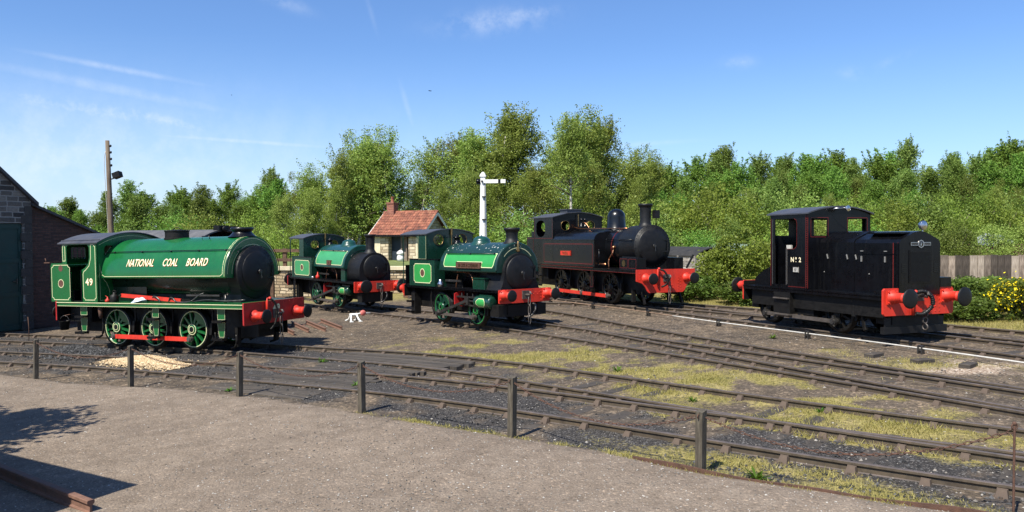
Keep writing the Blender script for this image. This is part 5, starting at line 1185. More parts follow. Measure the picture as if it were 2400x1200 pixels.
M['redbrick'] = stonemat('red chimney brick', [(.16, .05, .032), (.24, .075, .045), (.33, .12, .075)], (.2, .16, .13), .23, .078, .010, .4, .01)
M['hutstone'] = stonemat('pale sandstone', [(.30, .235, .15), (.46, .38, .26), (.60, .52, .38)], (.22, .175, .12), .42, .19, .02, .8)
M['wallstone'] = stonemat('rubble platform stone', [(.22, .165, .10), (.44, .34, .215), (.60, .50, .35)], (.13, .10, .065), .36, .17, .025, 1.0, .10)
M['ashlar'] = paint('dressed sandstone', (.56, .49, .34), .85, var=.2, nscale=3, bump=.2)
M['sheddoor'] = paint('shed door green', (.010, .042, .034), .55, var=.25, nscale=1.5, dirt=.3)
M['slate'] = paint('slate roof', (.05, .05, .055), .6, var=.3)
def tilemat():
    m, nt, b = newmat('clay pantile'); tcn = N(nt, 'ShaderNodeTexCoord'); g = N(nt, 'ShaderNodeNewGeometry')
    n = N(nt, 'ShaderNodeTexNoise', Scale=2.2, Detail=8.0, Roughness=.75); nt.links.new(tcn.outputs['Object'], n.inputs['Vector'])
    c = ramp(nt, n.outputs[0], [(.32, (.05, .026, .02)), (.45, (.17, .058, .035)), (.56, (.29, .105, .06)), (.67, (.22, .17, .10))])
    v = mathn(nt, 'ADD', mathn(nt, 'MULTIPLY', g.outputs['Random Per Island'], .5), .72); cm = N(nt, 'ShaderNodeCombineXYZ')
    for i in range(3): nt.links.new(v, cm.inputs[i])
    nt.links.new(mixc(nt, 1.0, c, cm.outputs[0], 'MULTIPLY'), b.inputs['Base Color']); b.inputs['Roughness'].default_value = .85; return m
M['tile'] = tilemat()
M['felt'] = paint('black roof sheet', (.02, .019, .019), .8, var=.4, nscale=3, dirt=.4, dirtcol=(.07, .065, .06))
M['sheetgrey'] = paint('grey van roof', (.085, .085, .09), .7, var=.3, nscale=3, dirt=.4, dirtcol=(.15, .145, .14))
M['tarp'] = paint('pale green tarpaulin', (.16, .22, .17), .7, var=.25, nscale=2)

# ------------------------------------------------------------------ engine shed, end wall in shade; local x runs along the wall (away from the camera), y out of the wall
shed = empty('engine_shed', (-19.69, 31.94, -.75), math.atan2(.909, .416), 'dark sooty stone engine shed with green doors and a brick lean-to, at the far left', 'shed')
# local: x along (.416,.909); y to the left = behind the wall (-.909,.416)
g0 = 5.25; sl_ = math.tan(R(41.5))
gab = lambda x: g0+sl_*(-x) if x > -4.6 else g0+sl_*(9.2+x)
b = MB(); b.sheet([(0, 0), (0, g0), (-4.6, gab(-4.6)), (-9.2, g0), (-9.2, 0), (-4.4, 0), (-4.4, 4.35), (-.36, 4.35), (-.36, 0)], [], lambda u, v, w: (u, w, v), .45)
b.box(-.45, 0, .45, 12, 0, g0-.2); b.build('wall', M['shedstone'], shed)
b = MB(); z = 0; k = 0
while z < g0-.3:
    h = .36; L = (.42, .28)[k % 2]; b.box(-L, .03, -.02, .30, z+.01, z+h-.01); z += h; k += 1
b.build('quoin', M['quoin'], shed)
b = MB(); b.box(-4.4, -.36, .10, .18, .02, 4.33)
for x0 in (-4.38, -2.36): 
    for (a, c, e, f) in ((x0, x0+.14, .05, 4.3), (x0+1.86, x0+2.0, .05, 4.3)): b.box(a, c, .07, .10, e, f)
    for zz_ in (.05, 1.4, 2.75, 4.12): b.box(x0+.14, x0+1.86, .072, .10, zz_, zz_+.18)
d = b.build('door', M['sheddoor'], shed); b = MB(); b.box(-.62, -.58, .03, .07, 1.9, 2.1); b.box(-.75, -.58, .05, .07, 1.98, 2.02); b.build('handle', M['steel'], d)
b = MB()
for s in (0, 1):
    xa, xb = (.22, -4.62) if s == 0 else (-9.45, -4.58)
    za, zb = g0-.19, gab(-4.6)+.02
    b.add([(xa, -.18, za), (xb, -.18, zb), (xb, 12, zb), (xa, 12, za), (xa, -.18, za+.14), (xb, -.18, zb+.14), (xb, 12, zb+.14), (xa, 12, za+.14)], [(0, 3, 2, 1), (4, 5, 6, 7), (0, 1, 5, 4), (1, 2, 6, 5), (2, 3, 7, 6), (3, 0, 4, 7)])
b.build('roof', M['slate'], shed)
b = MB(); b.sheet([(.031, 0), (4.4, 0), (4.4, 3.35), (.031, 5.07)], [[(1.9, 1.9), (2.5, 1.9), (2.5, 2.9), (1.9, 2.9)]], lambda u, v, w: (u, .12+w, v), .3); b.box(4.1, 4.4, .42, 6, 0, 3.3)
lt = b.build('lean_to', M['brick'], shed)
b = MB(); b.box(1.9, 2.5, .24, .26, 1.9, 2.9); b.mat(1)
for k in range(5): b.box(1.9+.14*k, 1.93+.14*k, .20, .24, 1.9, 2.9)
for k in range(4): b.box(1.9, 2.5, .19, .23, 1.9+.32*k, 1.93+.32*k)
b.build('window', [M['glass'], M['black']], lt)
b = MB(); b.add([(.0, -.06, 5.09), (4.6, -.06, 3.28), (4.6, 6, 3.28), (.0, 6, 5.09), (.0, -.06, 5.20), (4.6, -.06, 3.39), (4.6, 6, 3.39), (.0, 6, 5.20)], [(0, 3, 2, 1), (4, 5, 6, 7), (0, 1, 5, 4), (1, 2, 6, 5), (2, 3, 7, 6), (3, 0, 4, 7)]); b.build('roof', M['slate'], lt)

# ------------------------------------------------------------------ telegraph pole with floodlight
pole = empty('telegraph_pole', (-20.6, 40.3, float(ground(-20.6, 40.3))), 0, 'tall wooden telegraph pole with a floodlight, leaning slightly left', 'pole'); pole.rotation_euler = (0, R(-1.6), 0)
b = MB(); b.slathe((0, 0, -.4), (0, 0, 1), [(.15, 0), (.14, 3), (.115, 7), (.10, 9.15), (.001, 9.16)], 14); b.build('pole', M['polewood'], pole)
b = MB()
for z in (8.45, 8.12, 7.78, 7.45): b.box(-.02, .16, -.05, .05, z-.04, z+.04); b.slathe((.16, 0, z-.02), (0, 0, 1), [(.001, 0), (.04, 0), (.05, .06), (.03, .10), (.001, .11)], 8)
b.build('bracket', M['dirty'], pole)
b = MB(); b.bar((.08, 0, 6.75), (.30, -.05, 6.80), .05, .05); b.obox((.50, -.12, 6.95), (.20, -.05, .06), (.03, .14, -.02), (-.03, 0, .13)); b.build('floodlight', M['matt'], pole)
b = MB(); b.tube(smooth_pts([(-.11, -.02, 8.2), (-.20, -.02, 7.6), (-.18, -.02, 6.0), (-.15, -.02, 4.5), (-.15, -.02, 2)], 14), .015, 5); b.build('cable', M['pale_rod'], pole)

# ------------------------------------------------------------------ raised platform with stone face, hut
plat = empty('stone_platform', (-11, 44.2, 0), 0, 'raised platform with a rubble stone face and grass top, under the little hut', 'platform')
b = MB(); b.box(-7.5, 12.0, 0, .5, -.4, 1.05); b.build('wall', M['wallstone'], plat)
b = MB(); b.box(-7.6, 12.1, -.12, .55, 1.20, 1.34); x = -7.6
b = MB(); rr = random.Random(3); x = -7.6
while x < 12.1:
    w = rr.uniform(.7, 1.3); b.box(x, x+w-.02, -.12+rr.uniform(-.02, .02), .55, 1.12, 1.33+rr.uniform(-.01, .01), .01); x += w
b.build('coping', M['ashlar'], plat)
b = MB(); n = 40; m_ = 20; vs = []
for i in range(n+1):
    for j in range(m_+1):
        X = -7.6+19.8*i/n; Y = .55+22*j/m_; vs.append((X, Y, 1.32+.14*min(1, j/4)+.05*(vnoise(np.array([X]), np.array([Y]), .8, 4)[0]-.5)))
b.add(vs, [(i*(m_+1)+j, (i+1)*(m_+1)+j, (i+1)*(m_+1)+j+1, i*(m_+1)+j+1) for i in range(n) for j in range(m_)], True)
M['turf'] = paint('platform turf', (.12, .15, .04), .95, var=.4, nscale=2, dirt=.4, dirtcol=(.20, .18, .08)); b.build('turf', M['turf'], plat)

hut = empty('stone_hut', (-8.95, 51.0, 1.44), R(-27), 'little pale stone hut with an orange pantile roof and a red brick chimney', 'hut')
# local: x along the front (to the right), y into the hut
W_, D_, H_ = 3.55, 3.0, 1.86
b = MB(); b.sheet([(0, 0), (1.05, 0), (1.05, 1.80), (2.62, 1.80), (2.62, 0), (W_, 0), (W_, H_), (0, H_)], [], lambda u, v, w: (u, w, v), .35)
b.sheet([(0, 0), (D_, 0), (D_, H_), (D_/2, H_+1.25), (0, H_)], [], lambda u, v, w: (W_-.001-w, u+.002, v), .35); b.sheet([(0, 0), (D_, 0), (D_, H_), (D_/2, H_+1.25), (0, H_)], [], lambda u, v, w: (.001+w, u+.002, v), .35)
b.box(0, W_, D_-.3, D_, 0, H_); b.box(1.0, 2.7, .9, 1.0, 0, H_); b.build('wall', M['hutstone'], hut)
for xa, xb in ((-.03, .42), (W_-.36, W_+.03)):
    b = MB(); b.box(xa, xb, -.03, .10, .0, H_-.02); b.build('quoin', M['ashlar'], hut)
b = MB(); b.box(1.07, 1.85, .35, .42, 0, 1.78); M['hutdoor'] = paint('dark blue green door', (.012, .022, .035), .6, var=.3); b.build('door', M['hutdoor'], hut)
b = MB(); b.box(1.88, 1.98, .2, .36, 0, 1.8); b.box(2.28, 2.36, .2, .36, 0, 1.8); b.box(1.98, 2.6, .38, .42, 0, 1.78); b.build('door_frame', M['greywood'], hut)
b = MB(); ang = math.atan2(1.30, D_/2); ov = .30; run = (D_/2+ov)/math.cos(ang); nc = 22; nr = 9
for s in (0, 1):
    for i in range(nc):
        xa = -.35+(W_+.7)*i/nc; wd = (W_+.7)/nc
        for j in range(nr):
            t0 = run*j/nr; t1 = run*(j+1)/nr+.05; lift0 = .035; lift1 = .012; P = []
            for k in range(6):
                u = xa+wd*k/5*1.06; hgt = .045*math.sin(math.pi*k/5)**.8
                for t, lf in ((t0, lift0), (t1, lift1)):
                    yy = -ov+t*math.cos(ang)-math.sin(ang)*(hgt+lf); zz_ = H_-.22+t*math.sin(ang)+math.cos(ang)*(hgt+lf)
                    if s: yy = D_-yy
                    P.append((u, yy, zz_))
            b.add(P, [(2*k, 2*k+2, 2*k+3, 2*k+1) if s == 0 else (2*k, 2*k+1, 2*k+3, 2*k+2) for k in range(5)])
roof = b.build('roof', M['tile'], hut)
b = MB(); b.tube([(-.36, D_/2, H_+1.33), (W_+.36, D_/2, H_+1.33)], .10, 8); b.build('ridge', M['tile'], roof)
b = MB()
for x in (-.38, W_+.34):
    for s in (0, 1):
        y0_, y1_ = (-ov, D_/2) if s == 0 else (D_+ov, D_/2); b.bar((x, y0_, H_-.30), (x, y1_, H_+1.22), .04, .16)
b.mat(1); b.box(-.36, W_+.34, -ov-.05, -ov+.02, H_-.30, H_-.18); b.build('barge_board', [M['white'], M['black']], roof)
b = MB(); b.box(.05, .60, D_/2-.27, D_/2+.27, H_+.7, H_+1.90); b.box(.01, .64, D_/2-.31, D_/2+.31, H_+1.90, H_+1.99); b.mat(1); b.slathe((.32, D_/2, H_+1.99), (0, 0, 1), [(.13, 0), (.11, .05), (.09, .32), (.12, .36), (.10, .38), (.001, .3)], 12); b.build('chimney', [M['redbrick'], M['tile']], hut)
# small white object outside the hut door: a pale stone churn-like pot
b = MB(); b.slathe((0, 0, 0), (0, 0, 1), [(.001, 0), (.22, 0), (.24, .2), (.20, .36), (.14, .42), (.26, .46), (.24, .56), (.10, .68), (.02, .72), (.001, .72)], 14); o = b.build('stone_pot', M['white'], loc=(-7.05, 49.3, 1.45)); tag(o, 'small whitish domed pot standing by the door of the stone hut', 'pot')
# timber rail fence on the platform, left of the hut
f = empty('timber_fence', (-14.6, 44.6, 1.35), 0, 'low brown timber beam fence on the platform behind the green engines', 'fence')
for i in range(4):
    b = MB(); b.box(-.10, .10, -.10, .10, -.3, 1.0); o = b.build('fence_post', M['brownwood'], f, (i*1.6, 0, 0))
for z in (.35, .88):
    b = MB(); b.box(-.3, 5.2, -.16, -.11, z-.09, z+.09); b.build('fence_rail', M['brownwood'], f)
# sleepers and timber stacked at the foot of the wall
for i, (x, y, rz, L) in enumerate([(-13.2, 42.6, 5, 1.5), (-12.9, 41.9, -8, 1.3), (-13.4, 41.5, 14, 1.1), (-4.9, 40.5, -20, 1.6)]):
    b = MB(); b.box(-L/2, L/2, -.13, .13, 0, .2, .01); o = b.build('timber_baulk', M['brownwood'], loc=(x, y, float(ground(x, y))-.01)); o.rotation_euler = (0, 0, R(rz)); tag(o, ['brown timber baulk at the foot of the platform wall', 'shorter brown baulk in front of the one by the wall', 'smallest brown baulk lying askew near the platform', 'brown timber baulk lying between the two smaller green engines'][i], 'timber', 'timber baulks by the platform')
b = MB(); b.box(-.12, .12, -.12, .12, -.3, 1.45); o = b.build('timber_post', M['brownwood'], loc=(-12.2, 39.5, float(ground(-12.2, 39.5)))); tag(o, 'brown upright timber post seen between the big engine and the next one', 'post')

# ------------------------------------------------------------------ semaphore signal
sig = empty('semaphore_signal', (-1.4, 38.0, float(ground(-1.4, 38))), R(-6), 'tall white wooden signal post with one white arm banded in black', 'signal')
b = MB(); H0 = 6.02
b.add([(-.22, -.2, -.2), (.22, -.2, -.2), (.22, .2, -.2), (-.22, .2, -.2), (-.11, -.11, H0-.15), (.11, -.11, H0-.15), (.11, .11, H0-.15), (-.11, .11, H0-.15)], [(0, 1, 5, 4), (1, 2, 6, 5), (2, 3, 7, 6), (3, 0, 4, 7)])
b.box(-.15, .15, -.15, .15, H0-.15, H0-.08); b.box(-.12, .12, -.12, .12, H0-.08, H0); b.sphere((0, 0, H0), .09, 10, 5, half=True); b.build('post', M['white'], sig)
b = MB(); b.box(.0, 1.12, -.17, -.14, H0-.47, H0-.29); b.mat(1); b.box(.76, .88, -.173, -.137, H0-.472, H0-.288); b.mat(0); b.obox((.56, -.155, H0-.38), (.0, 0, 0), (0, 0, 0), (0, 0, 0)); b.build('arm', [M['white'], M['black']], sig)
b = MB(); b.cyl((-.02, -.22, H0-.38), (-.02, .2, H0-.38), .05, n=10); b.box(-.30, -.12, -.13, .05, H0-.52, H0-.25); b.slathe((-.22, -.13, H0-.38), (0, -1, 0), [(.001, 0), (.09, 0), (.09, .06), (.001, .06)], 12); b.build('lamp', M['black'], sig)
b = MB(); b.cyl((.10, -.17, H0-.45), (.12, -.22, .3), .012, n=5)
for z in (1.4, 2.6, 3.8, 4.9): b.box(-.03, .17, -.24, -.12, z-.02, z+.02)
b.build('signal_rod', M['dirty'], sig)

# ------------------------------------------------------------------ old vans and wagons beyond
def van(name, loc, rz, L, Wd, zb, zt, roofm, sidem, label, boards=True, flat=False):
    r = empty(name, loc, R(rz), label, 'wagon'); b = MB(); rr = random.Random(int(abs(loc[0]*10)))
    nb = 8; hgt = zt-zb
    for k in range(nb):
        z0_ = zb+hgt*k/nb
        for sd in (-1, 1):
            e = rr.uniform(0, .02); b.box(-L/2, L/2, sd*Wd/2-.02-e, sd*Wd/2+.02, z0_+.01, z0_+hgt/nb)
    for x in (-L/2, L/2):
        for k in range(nb): b.box(x-.02, x+.02, -Wd/2, Wd/2, zb+hgt*k/nb+.01, zb+hgt*(k+1)/nb)
    b.mat(1)
    for sd in (-1, 1):
        for x in np.linspace(-L/2, L/2, 5): b.box(x-.06, x+.06, sd*(Wd/2+.05)-.03, sd*(Wd/2+.05)+.03, zb-.05, zt)
    b.build('body', [M[sidem], M['flaky']], r); b = MB(); b.box(-L/2, L/2, -Wd/2+.2, Wd/2-.2, zb-.25, zb)
    for x in (-L/3.4, L/3.4):
        for sd in (-1, 1): b.slathe((x, sd*.75, .45), (0, sd, 0), [(.001, -.02), (.45, -.02), (.45, .08), (.36, .09), (.36, .04), (.1, .06), (.001, .08)], 20)
    b.build('underframe', M['dirty'], r)
    b = MB(); arc_roof(b, -L/2-.08, L/2+.08, Wd/2+.06, zt, zt+(.12 if flat else .42), .05, 14); b.build('roof', M[roofm], r); return r
v = van('covered_van', (-12.2, 28.3, float(ground(-12.2, 28.3))+.10), -30, 5.2, 2.3, 1.4, 3.28, 'sheetgrey', 'brownwood', 'old covered van with a dark grey curved roof, behind the big green engine')
b = MB(); b.box(2.45, 2.75, -.35, .05, 3.62, 3.84); b.slathe((2.76, -.15, 3.72), (1, 0, 0), [(.001, 0), (.09, 0), (.11, .05), (.001, .04)], 14); b.mat(1); b.box(2.2, 2.6, .1, .6, 3.6, 3.82); b.build('roof_lamp', [M['matt'], M['rust']], v)
van('derelict_van', (8.9, 41.0, float(ground(8.9, 41))), -66, 5.5, 2.3, .35, 1.50, 'felt', 'flaky', 'derelict van with flaking white boards and black roof, behind the side tank engine')
t = empty('tarpaulined_wagon', (12.3, 44.6, float(ground(12.3, 44.6))), R(-66), 'wagon under a rounded grey green sheet, half hidden by the bush', 'wagon')
b = MB(); pts = [(1.25*math.cos(t_), 1.05+.85*math.sin(t_)) for t_ in np.linspace(0, math.pi, 16)]; b.sheet([(1.25, .5)]+pts+[(-1.25, .5)], [], front_fn(2.4), 4.8); b.build('sheet', M['tarp'], t); b = MB(); b.box(-2.4, 2.4, -1.1, 1.1, .3, .5)
for x in (-1.5, 1.5):
    for sd in (-1, 1): b.slathe((x, sd*.75, .45), (0, sd, 0), [(.001, -.02), (.45, -.02), (.45, .08), (.001, .08)], 18)
b.build('underframe', M['dirty'], t)
w = empty('broken_wagon', (14.2, 38.6, float(ground(14.2, 38.6))-.45), R(-66), 'broken open wagon with bare roof ribs and grey boards, behind the diesel shunter', 'wagon')
b = MB(); rr = random.Random(8)
for k in range(7): b.bar((-2.6+rr.uniform(-.1, .1), -1.15+.36*k, 2.30+.12*math.sin(k*.55)+rr.uniform(-.04, .04)), (2.4, -1.15+.36*k, 2.22+.15*math.sin(k*.55)+rr.uniform(-.08, .08)), .10, .03)
for x in np.linspace(-2.4, 2.4, 6): b.bar((x, -1.2, 2.16), (x, 0, 2.36), .06, .06); b.bar((x, 0, 2.36), (x, 1.2, 2.16), .06, .06)
b.build('roof_rib', M['blackwood'], w); b = MB()
for k in range(7):
    for sd in (-1, 1): b.box(-2.5, 2.5, sd*1.15-.02, sd*1.15+.02, .9+.17*k, 1.05+.17*k)
    for x in (-2.5, 2.5): b.box(x-.02, x+.02, -1.13, 1.13, .9+.17*k, 1.05+.17*k)
for x in np.linspace(-2.5, 2.5, 5):
    for sd in (-1, 1): b.box(x-.05, x+.05, sd*1.19-.02, sd*1.19+.02, .85, 2.2)
b.build('body', M['flaky'], w); b = MB(); b.box(-2.5, 2.5, -1, 1, .6, .9)
for x in (-1.5, 1.5):
    for sd in (-1, 1): b.slathe((x, sd*.75, .45), (0, sd, 0), [(.001, -.02), (.45, -.02), (.45, .08), (.001, .08)], 18)
b.build('underframe', M['dirty'], w)
# pale wrecked roof sheet seen through the trees on the right
b = MB(); b.sheet([(-1.0, 0), (1.0, 0), (1.0, .4), (.4, .8), (-.6, .75), (-1.0, .5)], [], lambda u, v, w_: (u, w_+.2*math.sin(2*u), v), .06); M['palesheet'] = paint('pale sheet', (.25, .28, .32), .6, var=.3, nscale=2)
o = b.build('plastic_sheet', M['palesheet'], loc=(28.6, 46.0, 2.35)); o.rotation_euler = (R(-25), 0, R(-15)); tag(o, 'pale grey plastic sheet over scrap among the shrubs above the board fence', 'plastic sheet')
b = MB(); b.box(-1.5, 1.5, 0, .9, -1.6, .15); b.build('scrap_heap', M['rust'], o)

# ------------------------------------------------------------------ board fence, log pile
fe = empty('board_fence', (16.3, 31.2, float(ground(16.3, 31.2))-.14), R(-4), 'tall fence of weathered grey upright boards behind the diesel shunter', 'fence'); rr = random.Random(12); x = -1.5; k = 0
bp = None
while x < 13:
    wd = rr.uniform(.22, .32); b = MB(); h = 1.62+rr.uniform(-.03, .03); b.box(0, wd-.012, 0, .07, -.2, h); b.build('board', M[rr.choice(['greywood', 'darkboard', 'paleboard', 'darkboard', 'greywood'])], fe, (x, rr.uniform(-.02, .02), 0)); x += wd; k += 1
b = MB(); b.box(-1.5, 13, .07, .15, .4, .52); b.box(-1.5, 13, .07, .15, 1.2, 1.32); b.build('fence_rail', M['greywood'], fe)
b = MB(); rr = random.Random(2)
for k in range(190):
    a = rr.uniform(-1, 1); t_ = rr.random(); px_ = 1.5*a*(1-t_*.75); zz_ = .15+1.05*t_*(1-abs(a)*.35); yy = rr.uniform(-.7, .7)*(1-t_*.5); d = Vector((rr.uniform(-1, 1), rr.uniform(-.6, .6), rr.uniform(-.25, .25))).normalized()*rr.uniform(.16, .3); p = Vector((px_, yy, zz_)); b.cyl(p-d, p+d, rr.uniform(.03, .075), n=6)
b.slathe((0, 0, -.1), (0, 0, 1), [(1.45, 0), (1.1, .5), (.5, .95), (.001, 1.1)], 14)
M['logs'] = woodmat('cut logs', [(.10, .045, .022), (.26, .13, .07), (.46, .30, .19)], (5, 5, 5)); o = b.build('log_pile', M['logs'], loc=(20.1, 28.6, float(ground(20.1, 28.6))+.05)); tag(o, 'heap of cut reddish brown logs against the board fence', 'log pile')

# ------------------------------------------------------------------ point lever, rail offcuts, rail end, crossing, heap
lv = empty('point_lever', (-6.2, 30.4, float(ground(-6.2, 30.4))), R(-62), 'white cast iron point lever with a red weight, beside the smaller engines', 'point lever')
b = MB()
for y in (-.22, .22):
    b.tube(smooth_pts([(-.42, y, .03), (-.2, y*.9, .08), (-.05, y*.6, .30), (.05, y*.6, .30), (.22, y*.9, .10), (.42, y, .03)], 15), [.045]*16, 7); b.box(-.48, -.34, y-.08, y+.08, 0, .04); b.box(.34, .48, y-.08, y+.08, 0, .04)
b.cyl((0, -.2, .32), (0, .2, .32), .07, n=12); b.build('stand', M['white'], lv)
b = MB(); b.tube([(0, .0, .32), (-.02, .38, .38), (-.03, .85, .36)], .03, 7); b.mat(1); b.slathe((-.10, .48, .38), (1, 0, 0), [(.001, 0), (.13, 0), (.14, .03), (.14, .09), (.13, .12), (.001, .12)], 20); lv.scale = (.8, .8, .8); M['pinkred'] = paint('faded red weight', (.55, .14, .12), .5, var=.15); b.build('lever_arm', [M['white'], M['pinkred']], lv)
OFF = [(-9.35, 29.4, 2.6), (-8.85, 29.3, 2.9), (-8.45, 29.8, 2.8), (-7.95, 30.0, 3.0), (-7.45, 30.3, 3.0)]
OL = ['leftmost of the short rusty rails on the ground, half under the red buffer', 'second short rusty rail from the left, in the middle of the row', 'third short rusty rail of the row, by the grass tuft', 'fourth short rusty rail of the row', 'rightmost short rusty rail of the row, most clear of the engine']
for i, (x, y, L) in enumerate(OFF):
    d = np.array([1.3, -2.5]); d /= np.hypot(*d); b = MB(); rail_mesh(b, np.array([[0, 0], d*L*.5, d*L]), .03+.145, zfn=lambda *_: 0.0); b.box(-.05, .05, -.4, .4, -.12, .025)
    o = b.build('rail_offcut', M['orust'], loc=(x, y, float(ground(x, y)))); tag(o, OL[i], 'rail', 'short rusty rails lying on the ground')
b = MB(); p0 = np.array([-9.6, 12.45]); p1 = np.array([-5.0, 9.16]); rail_mesh(b, np.array([p0*(1-t_)+p1*t_-p1 for t_ in np.linspace(0, 1, 8)]), 0, [(a*1.25, c*1.15) for a, c in RP], zfn=lambda x, y: 0.0); o = b.build('rail_end', M['orust'], loc=(p1[0], p1[1], float(ground(*p1))+.150)); tag(o, 'cut end of a brown rusty rail on the gravel path, in the bottom left corner', 'rail')
# timber crossing between and beside the rails of the two nearest tracks
cr = empty('timber_crossing', (-5.2, 18.2, float(gz(-5.2, 18.2))), 0, 'worn dark timber board crossing laid across the two nearest tracks', 'crossing'); rr = random.Random(4)
def strip(la, lb, fa, fb, ya, yb, n_):
    """planks lying along the track between two lines, fractions fa..fb"""
    ys = np.linspace(ya, yb, 9)
    def pt(line, y): return np.interp(y, line[::-1, 1], line[::-1, 0])
    b = MB()
    for k in range(n_):
        f0 = fa+(fb-fa)*k/n_; f1 = fa+(fb-fa)*(k+.97)/n_; e0 = rr.uniform(-.12, .12); e1 = rr.uniform(-.12, .12); top = rr.uniform(-.008, .006)-.035; vs = []
        for y in np.linspace(ya+e0, yb+e1, 9):
            xa, xb = pt(la, y), pt(lb, y); i_ = np.argmin(abs(la[:, 1]-y)); tg = la[min(i_+3, len(la)-1)]-la[max(i_-3, 0)]; nn = np.array([-tg[1], tg[0]]); nn = nn/np.hypot(*nn); w_ = abs((xb-xa)*nn[0])
            for f in (f0, f1):
                x_ = xa+nn[0]*w_*f; y_ = y+nn[1]*w_*f
                z_ = float(gz(x_, y_))-.012+top; vs += [(x_+5.2, y_-18.2, z_-cr.location.z), (x_+5.2, y_-18.2, z_-cr.location.z-.12)]
        fs = []
        for i in range(8):
            a = i*4; fs += [(a, a+4, a+6, a+2), (a+1, a+3, a+7, a+5), (a, a+1, a+5, a+4), (a+2, a+6, a+7, a+3)]
        fs += [(0, 2, 3, 1), (32, 33, 35, 34)]; b.add(vs, fs)
    return b.build('board', M['crosswood'], cr)
strip(LINES['T1'][0], LINES['T1'][1], .10, .90, 18.6, 16.0, 6); strip(LINES['T2'][0], LINES['T2'][1], .10, .90, 20.4, 17.6, 6); strip(LINES['T1'][1], LINES['T2'][0], .06, .94, 19.5, 17.0, 7); strip(LINES['T1'][0], LINES['T1'][1], -.62, -.06, 18.0, 16.0, 3)
def stones(name, n, fn, szs, mat, kind, label=None, cat=None, seed=1):
    rs_ = np.random.default_rng(seed); base = np.array([(1, 0, 0), (-1, 0, 0), (0, 1, 0), (0, -1, 0), (0, 0, 1), (0, 0, -1)], float); F = np.array([(0, 2, 4), (2, 1, 4), (1, 3, 4), (3, 0, 4), (2, 0, 5), (1, 2, 5), (3, 1, 5), (0, 3, 5)])
    P = fn(rs_, n); n = len(P); s = rs_.uniform(*szs, n)*rs_.choice([1, 1, 1, 1.7], n); a = rs_.uniform(0, 6.28, n)
    v = base[None]*(rs_.uniform(.6, 1.2, (n, 6, 1)))*np.array([1, .8, .65]); c, s_ = np.cos(a)[:, None], np.sin(a)[:, None]
    v = np.stack([v[..., 0]*c-v[..., 1]*s_, v[..., 0]*s_+v[..., 1]*c, v[..., 2]], -1)*s[:, None, None]+P[:, None, :]
    me = fastmesh(name, v.reshape(-1, 3), (np.arange(n)[:, None, None]*6+F[None]).reshape(-1, 3), [mat], 3); o = bpy.data.objects.new(name, me); COL.objects.link(o); tag(o, label, cat, kind=kind); return o
def stonevar(name, cols):
    m, nt, b = newmat(name); g = N(nt, 'ShaderNodeNewGeometry'); nt.links.new(ramp(nt, g.outputs['Random Per Island'], cols), b.inputs['Base Color']); b.inputs['Roughness'].default_value = .9; return m
M['chips'] = stonevar('pale chippings', [(0, (.34, .23, .125)), (.5, (.48, .36, .21)), (1, (.62, .50, .33))])
M['scatter'] = stonevar('scattered stones', [(0, (.035, .033, .032)), (.45, (.11, .10, .09)), (.75, (.20, .18, .155)), (1, (.36, .335, .30))])
M['pathchip'] = stonevar('path chippings', [(0, (.07, .062, .055)), (.5, (.17, .155, .138)), (.85, (.30, .28, .255)), (1, (.44, .42, .39))])
M['coalbits'] = stonevar('coal lumps', [(0, (.010, .010, .011)), (.7, (.035, .035, .037)), (1, (.10, .10, .10))])
def heap(rs_, n):
    t_ = rs_.normal(0, 1, (n, 2)); u = np.clip(t_[:, 0], -2, 2)*.85; v_ = t_[:, 1]*.26; ang_ = R(-32); x = -10.1+u*math.cos(ang_)-v_*math.sin(ang_); y = 21.55+u*math.sin(ang_)+v_*math.cos(ang_)
    z = ground(x, y)+.20*np.exp(-(u/1.15)**2-(v_/.36)**2)+rs_.uniform(-.01, .02, n); return np.stack([x, y, z], 1)
stones('stone_heap', 9000, heap, (.016, .036), M['chips'], 'stuff', 'heap of pale yellow stone chippings beside the big green engine', 'stone heap', 3)
def coalheap(rs_, n):
    t_ = rs_.normal(0, 1, (n, 2)); u = t_[:, 0]*1.2; v_ = t_[:, 1]*.42; ang_ = R(-25); x = -13.4+u*math.cos(ang_)-v_*math.sin(ang_); y = 24.0+u*math.sin(ang_)+v_*math.cos(ang_)
    z = ground(x, y)+.26*np.exp(-(u/1.3)**2-(v_/.5)**2)+rs_.uniform(-.01, .02, n); return np.stack([x, y, z], 1)
stones('coal_heap', 5000, coalheap, (.02, .055), M['coalbits'], 'stuff', 'low heap of black coal left of the pale stone heap', 'coal heap', 5)
def scat(kind):
    def f(rs_, n):
        y = 7+rs_.random(n)**1.6*22; x = (rs_.random(n)-.5)*1.36*y+rs_.normal(0, .3, n)
        on = y < path_y(x)-.02
        zg, zc_, zp = zones(x, y); q = rs_.random(n)
        if kind == 'path': k = on
        elif kind == 'coal': k = (~on) & (zc_ > .35) & (q < zc_)
        else: k = (~on) & (q < .75-.45*zg)
        x, y = x[k], y[k]; return np.stack([x, y, ground(x, y)+.004], 1)
    return f
stones('gravel', 16000, scat('yard'), (.008, .022), M['scatter'], 'stuff', seed=7); stones('path_gravel', 26000, scat('path'), (.005, .013), M['pathchip'], 'stuff', seed=8); stones('coal', 20000, scat('coal'), (.012, .032), M['coalbits'], 'stuff', seed=9)
# edging strip of the path
b = MB(); e = [(x, path_y(x)) for x in np.linspace(1.6, 4.9, 40)]
b2 = MB(); rail_mesh(b2, np.array(e), 0, [(-.014, 0), (.014, 0), (.014, -.14), (-.014, -.14)], zfn=lambda x, y: float(gz(x, y))-.030-.012*math.sin(x*2.3)-.01*math.sin(x*5.1)); o = b2.build('path_edging', M['rust']); tag(o, 'thin rusty edging strip of the gravel path at the lower right', 'edging')

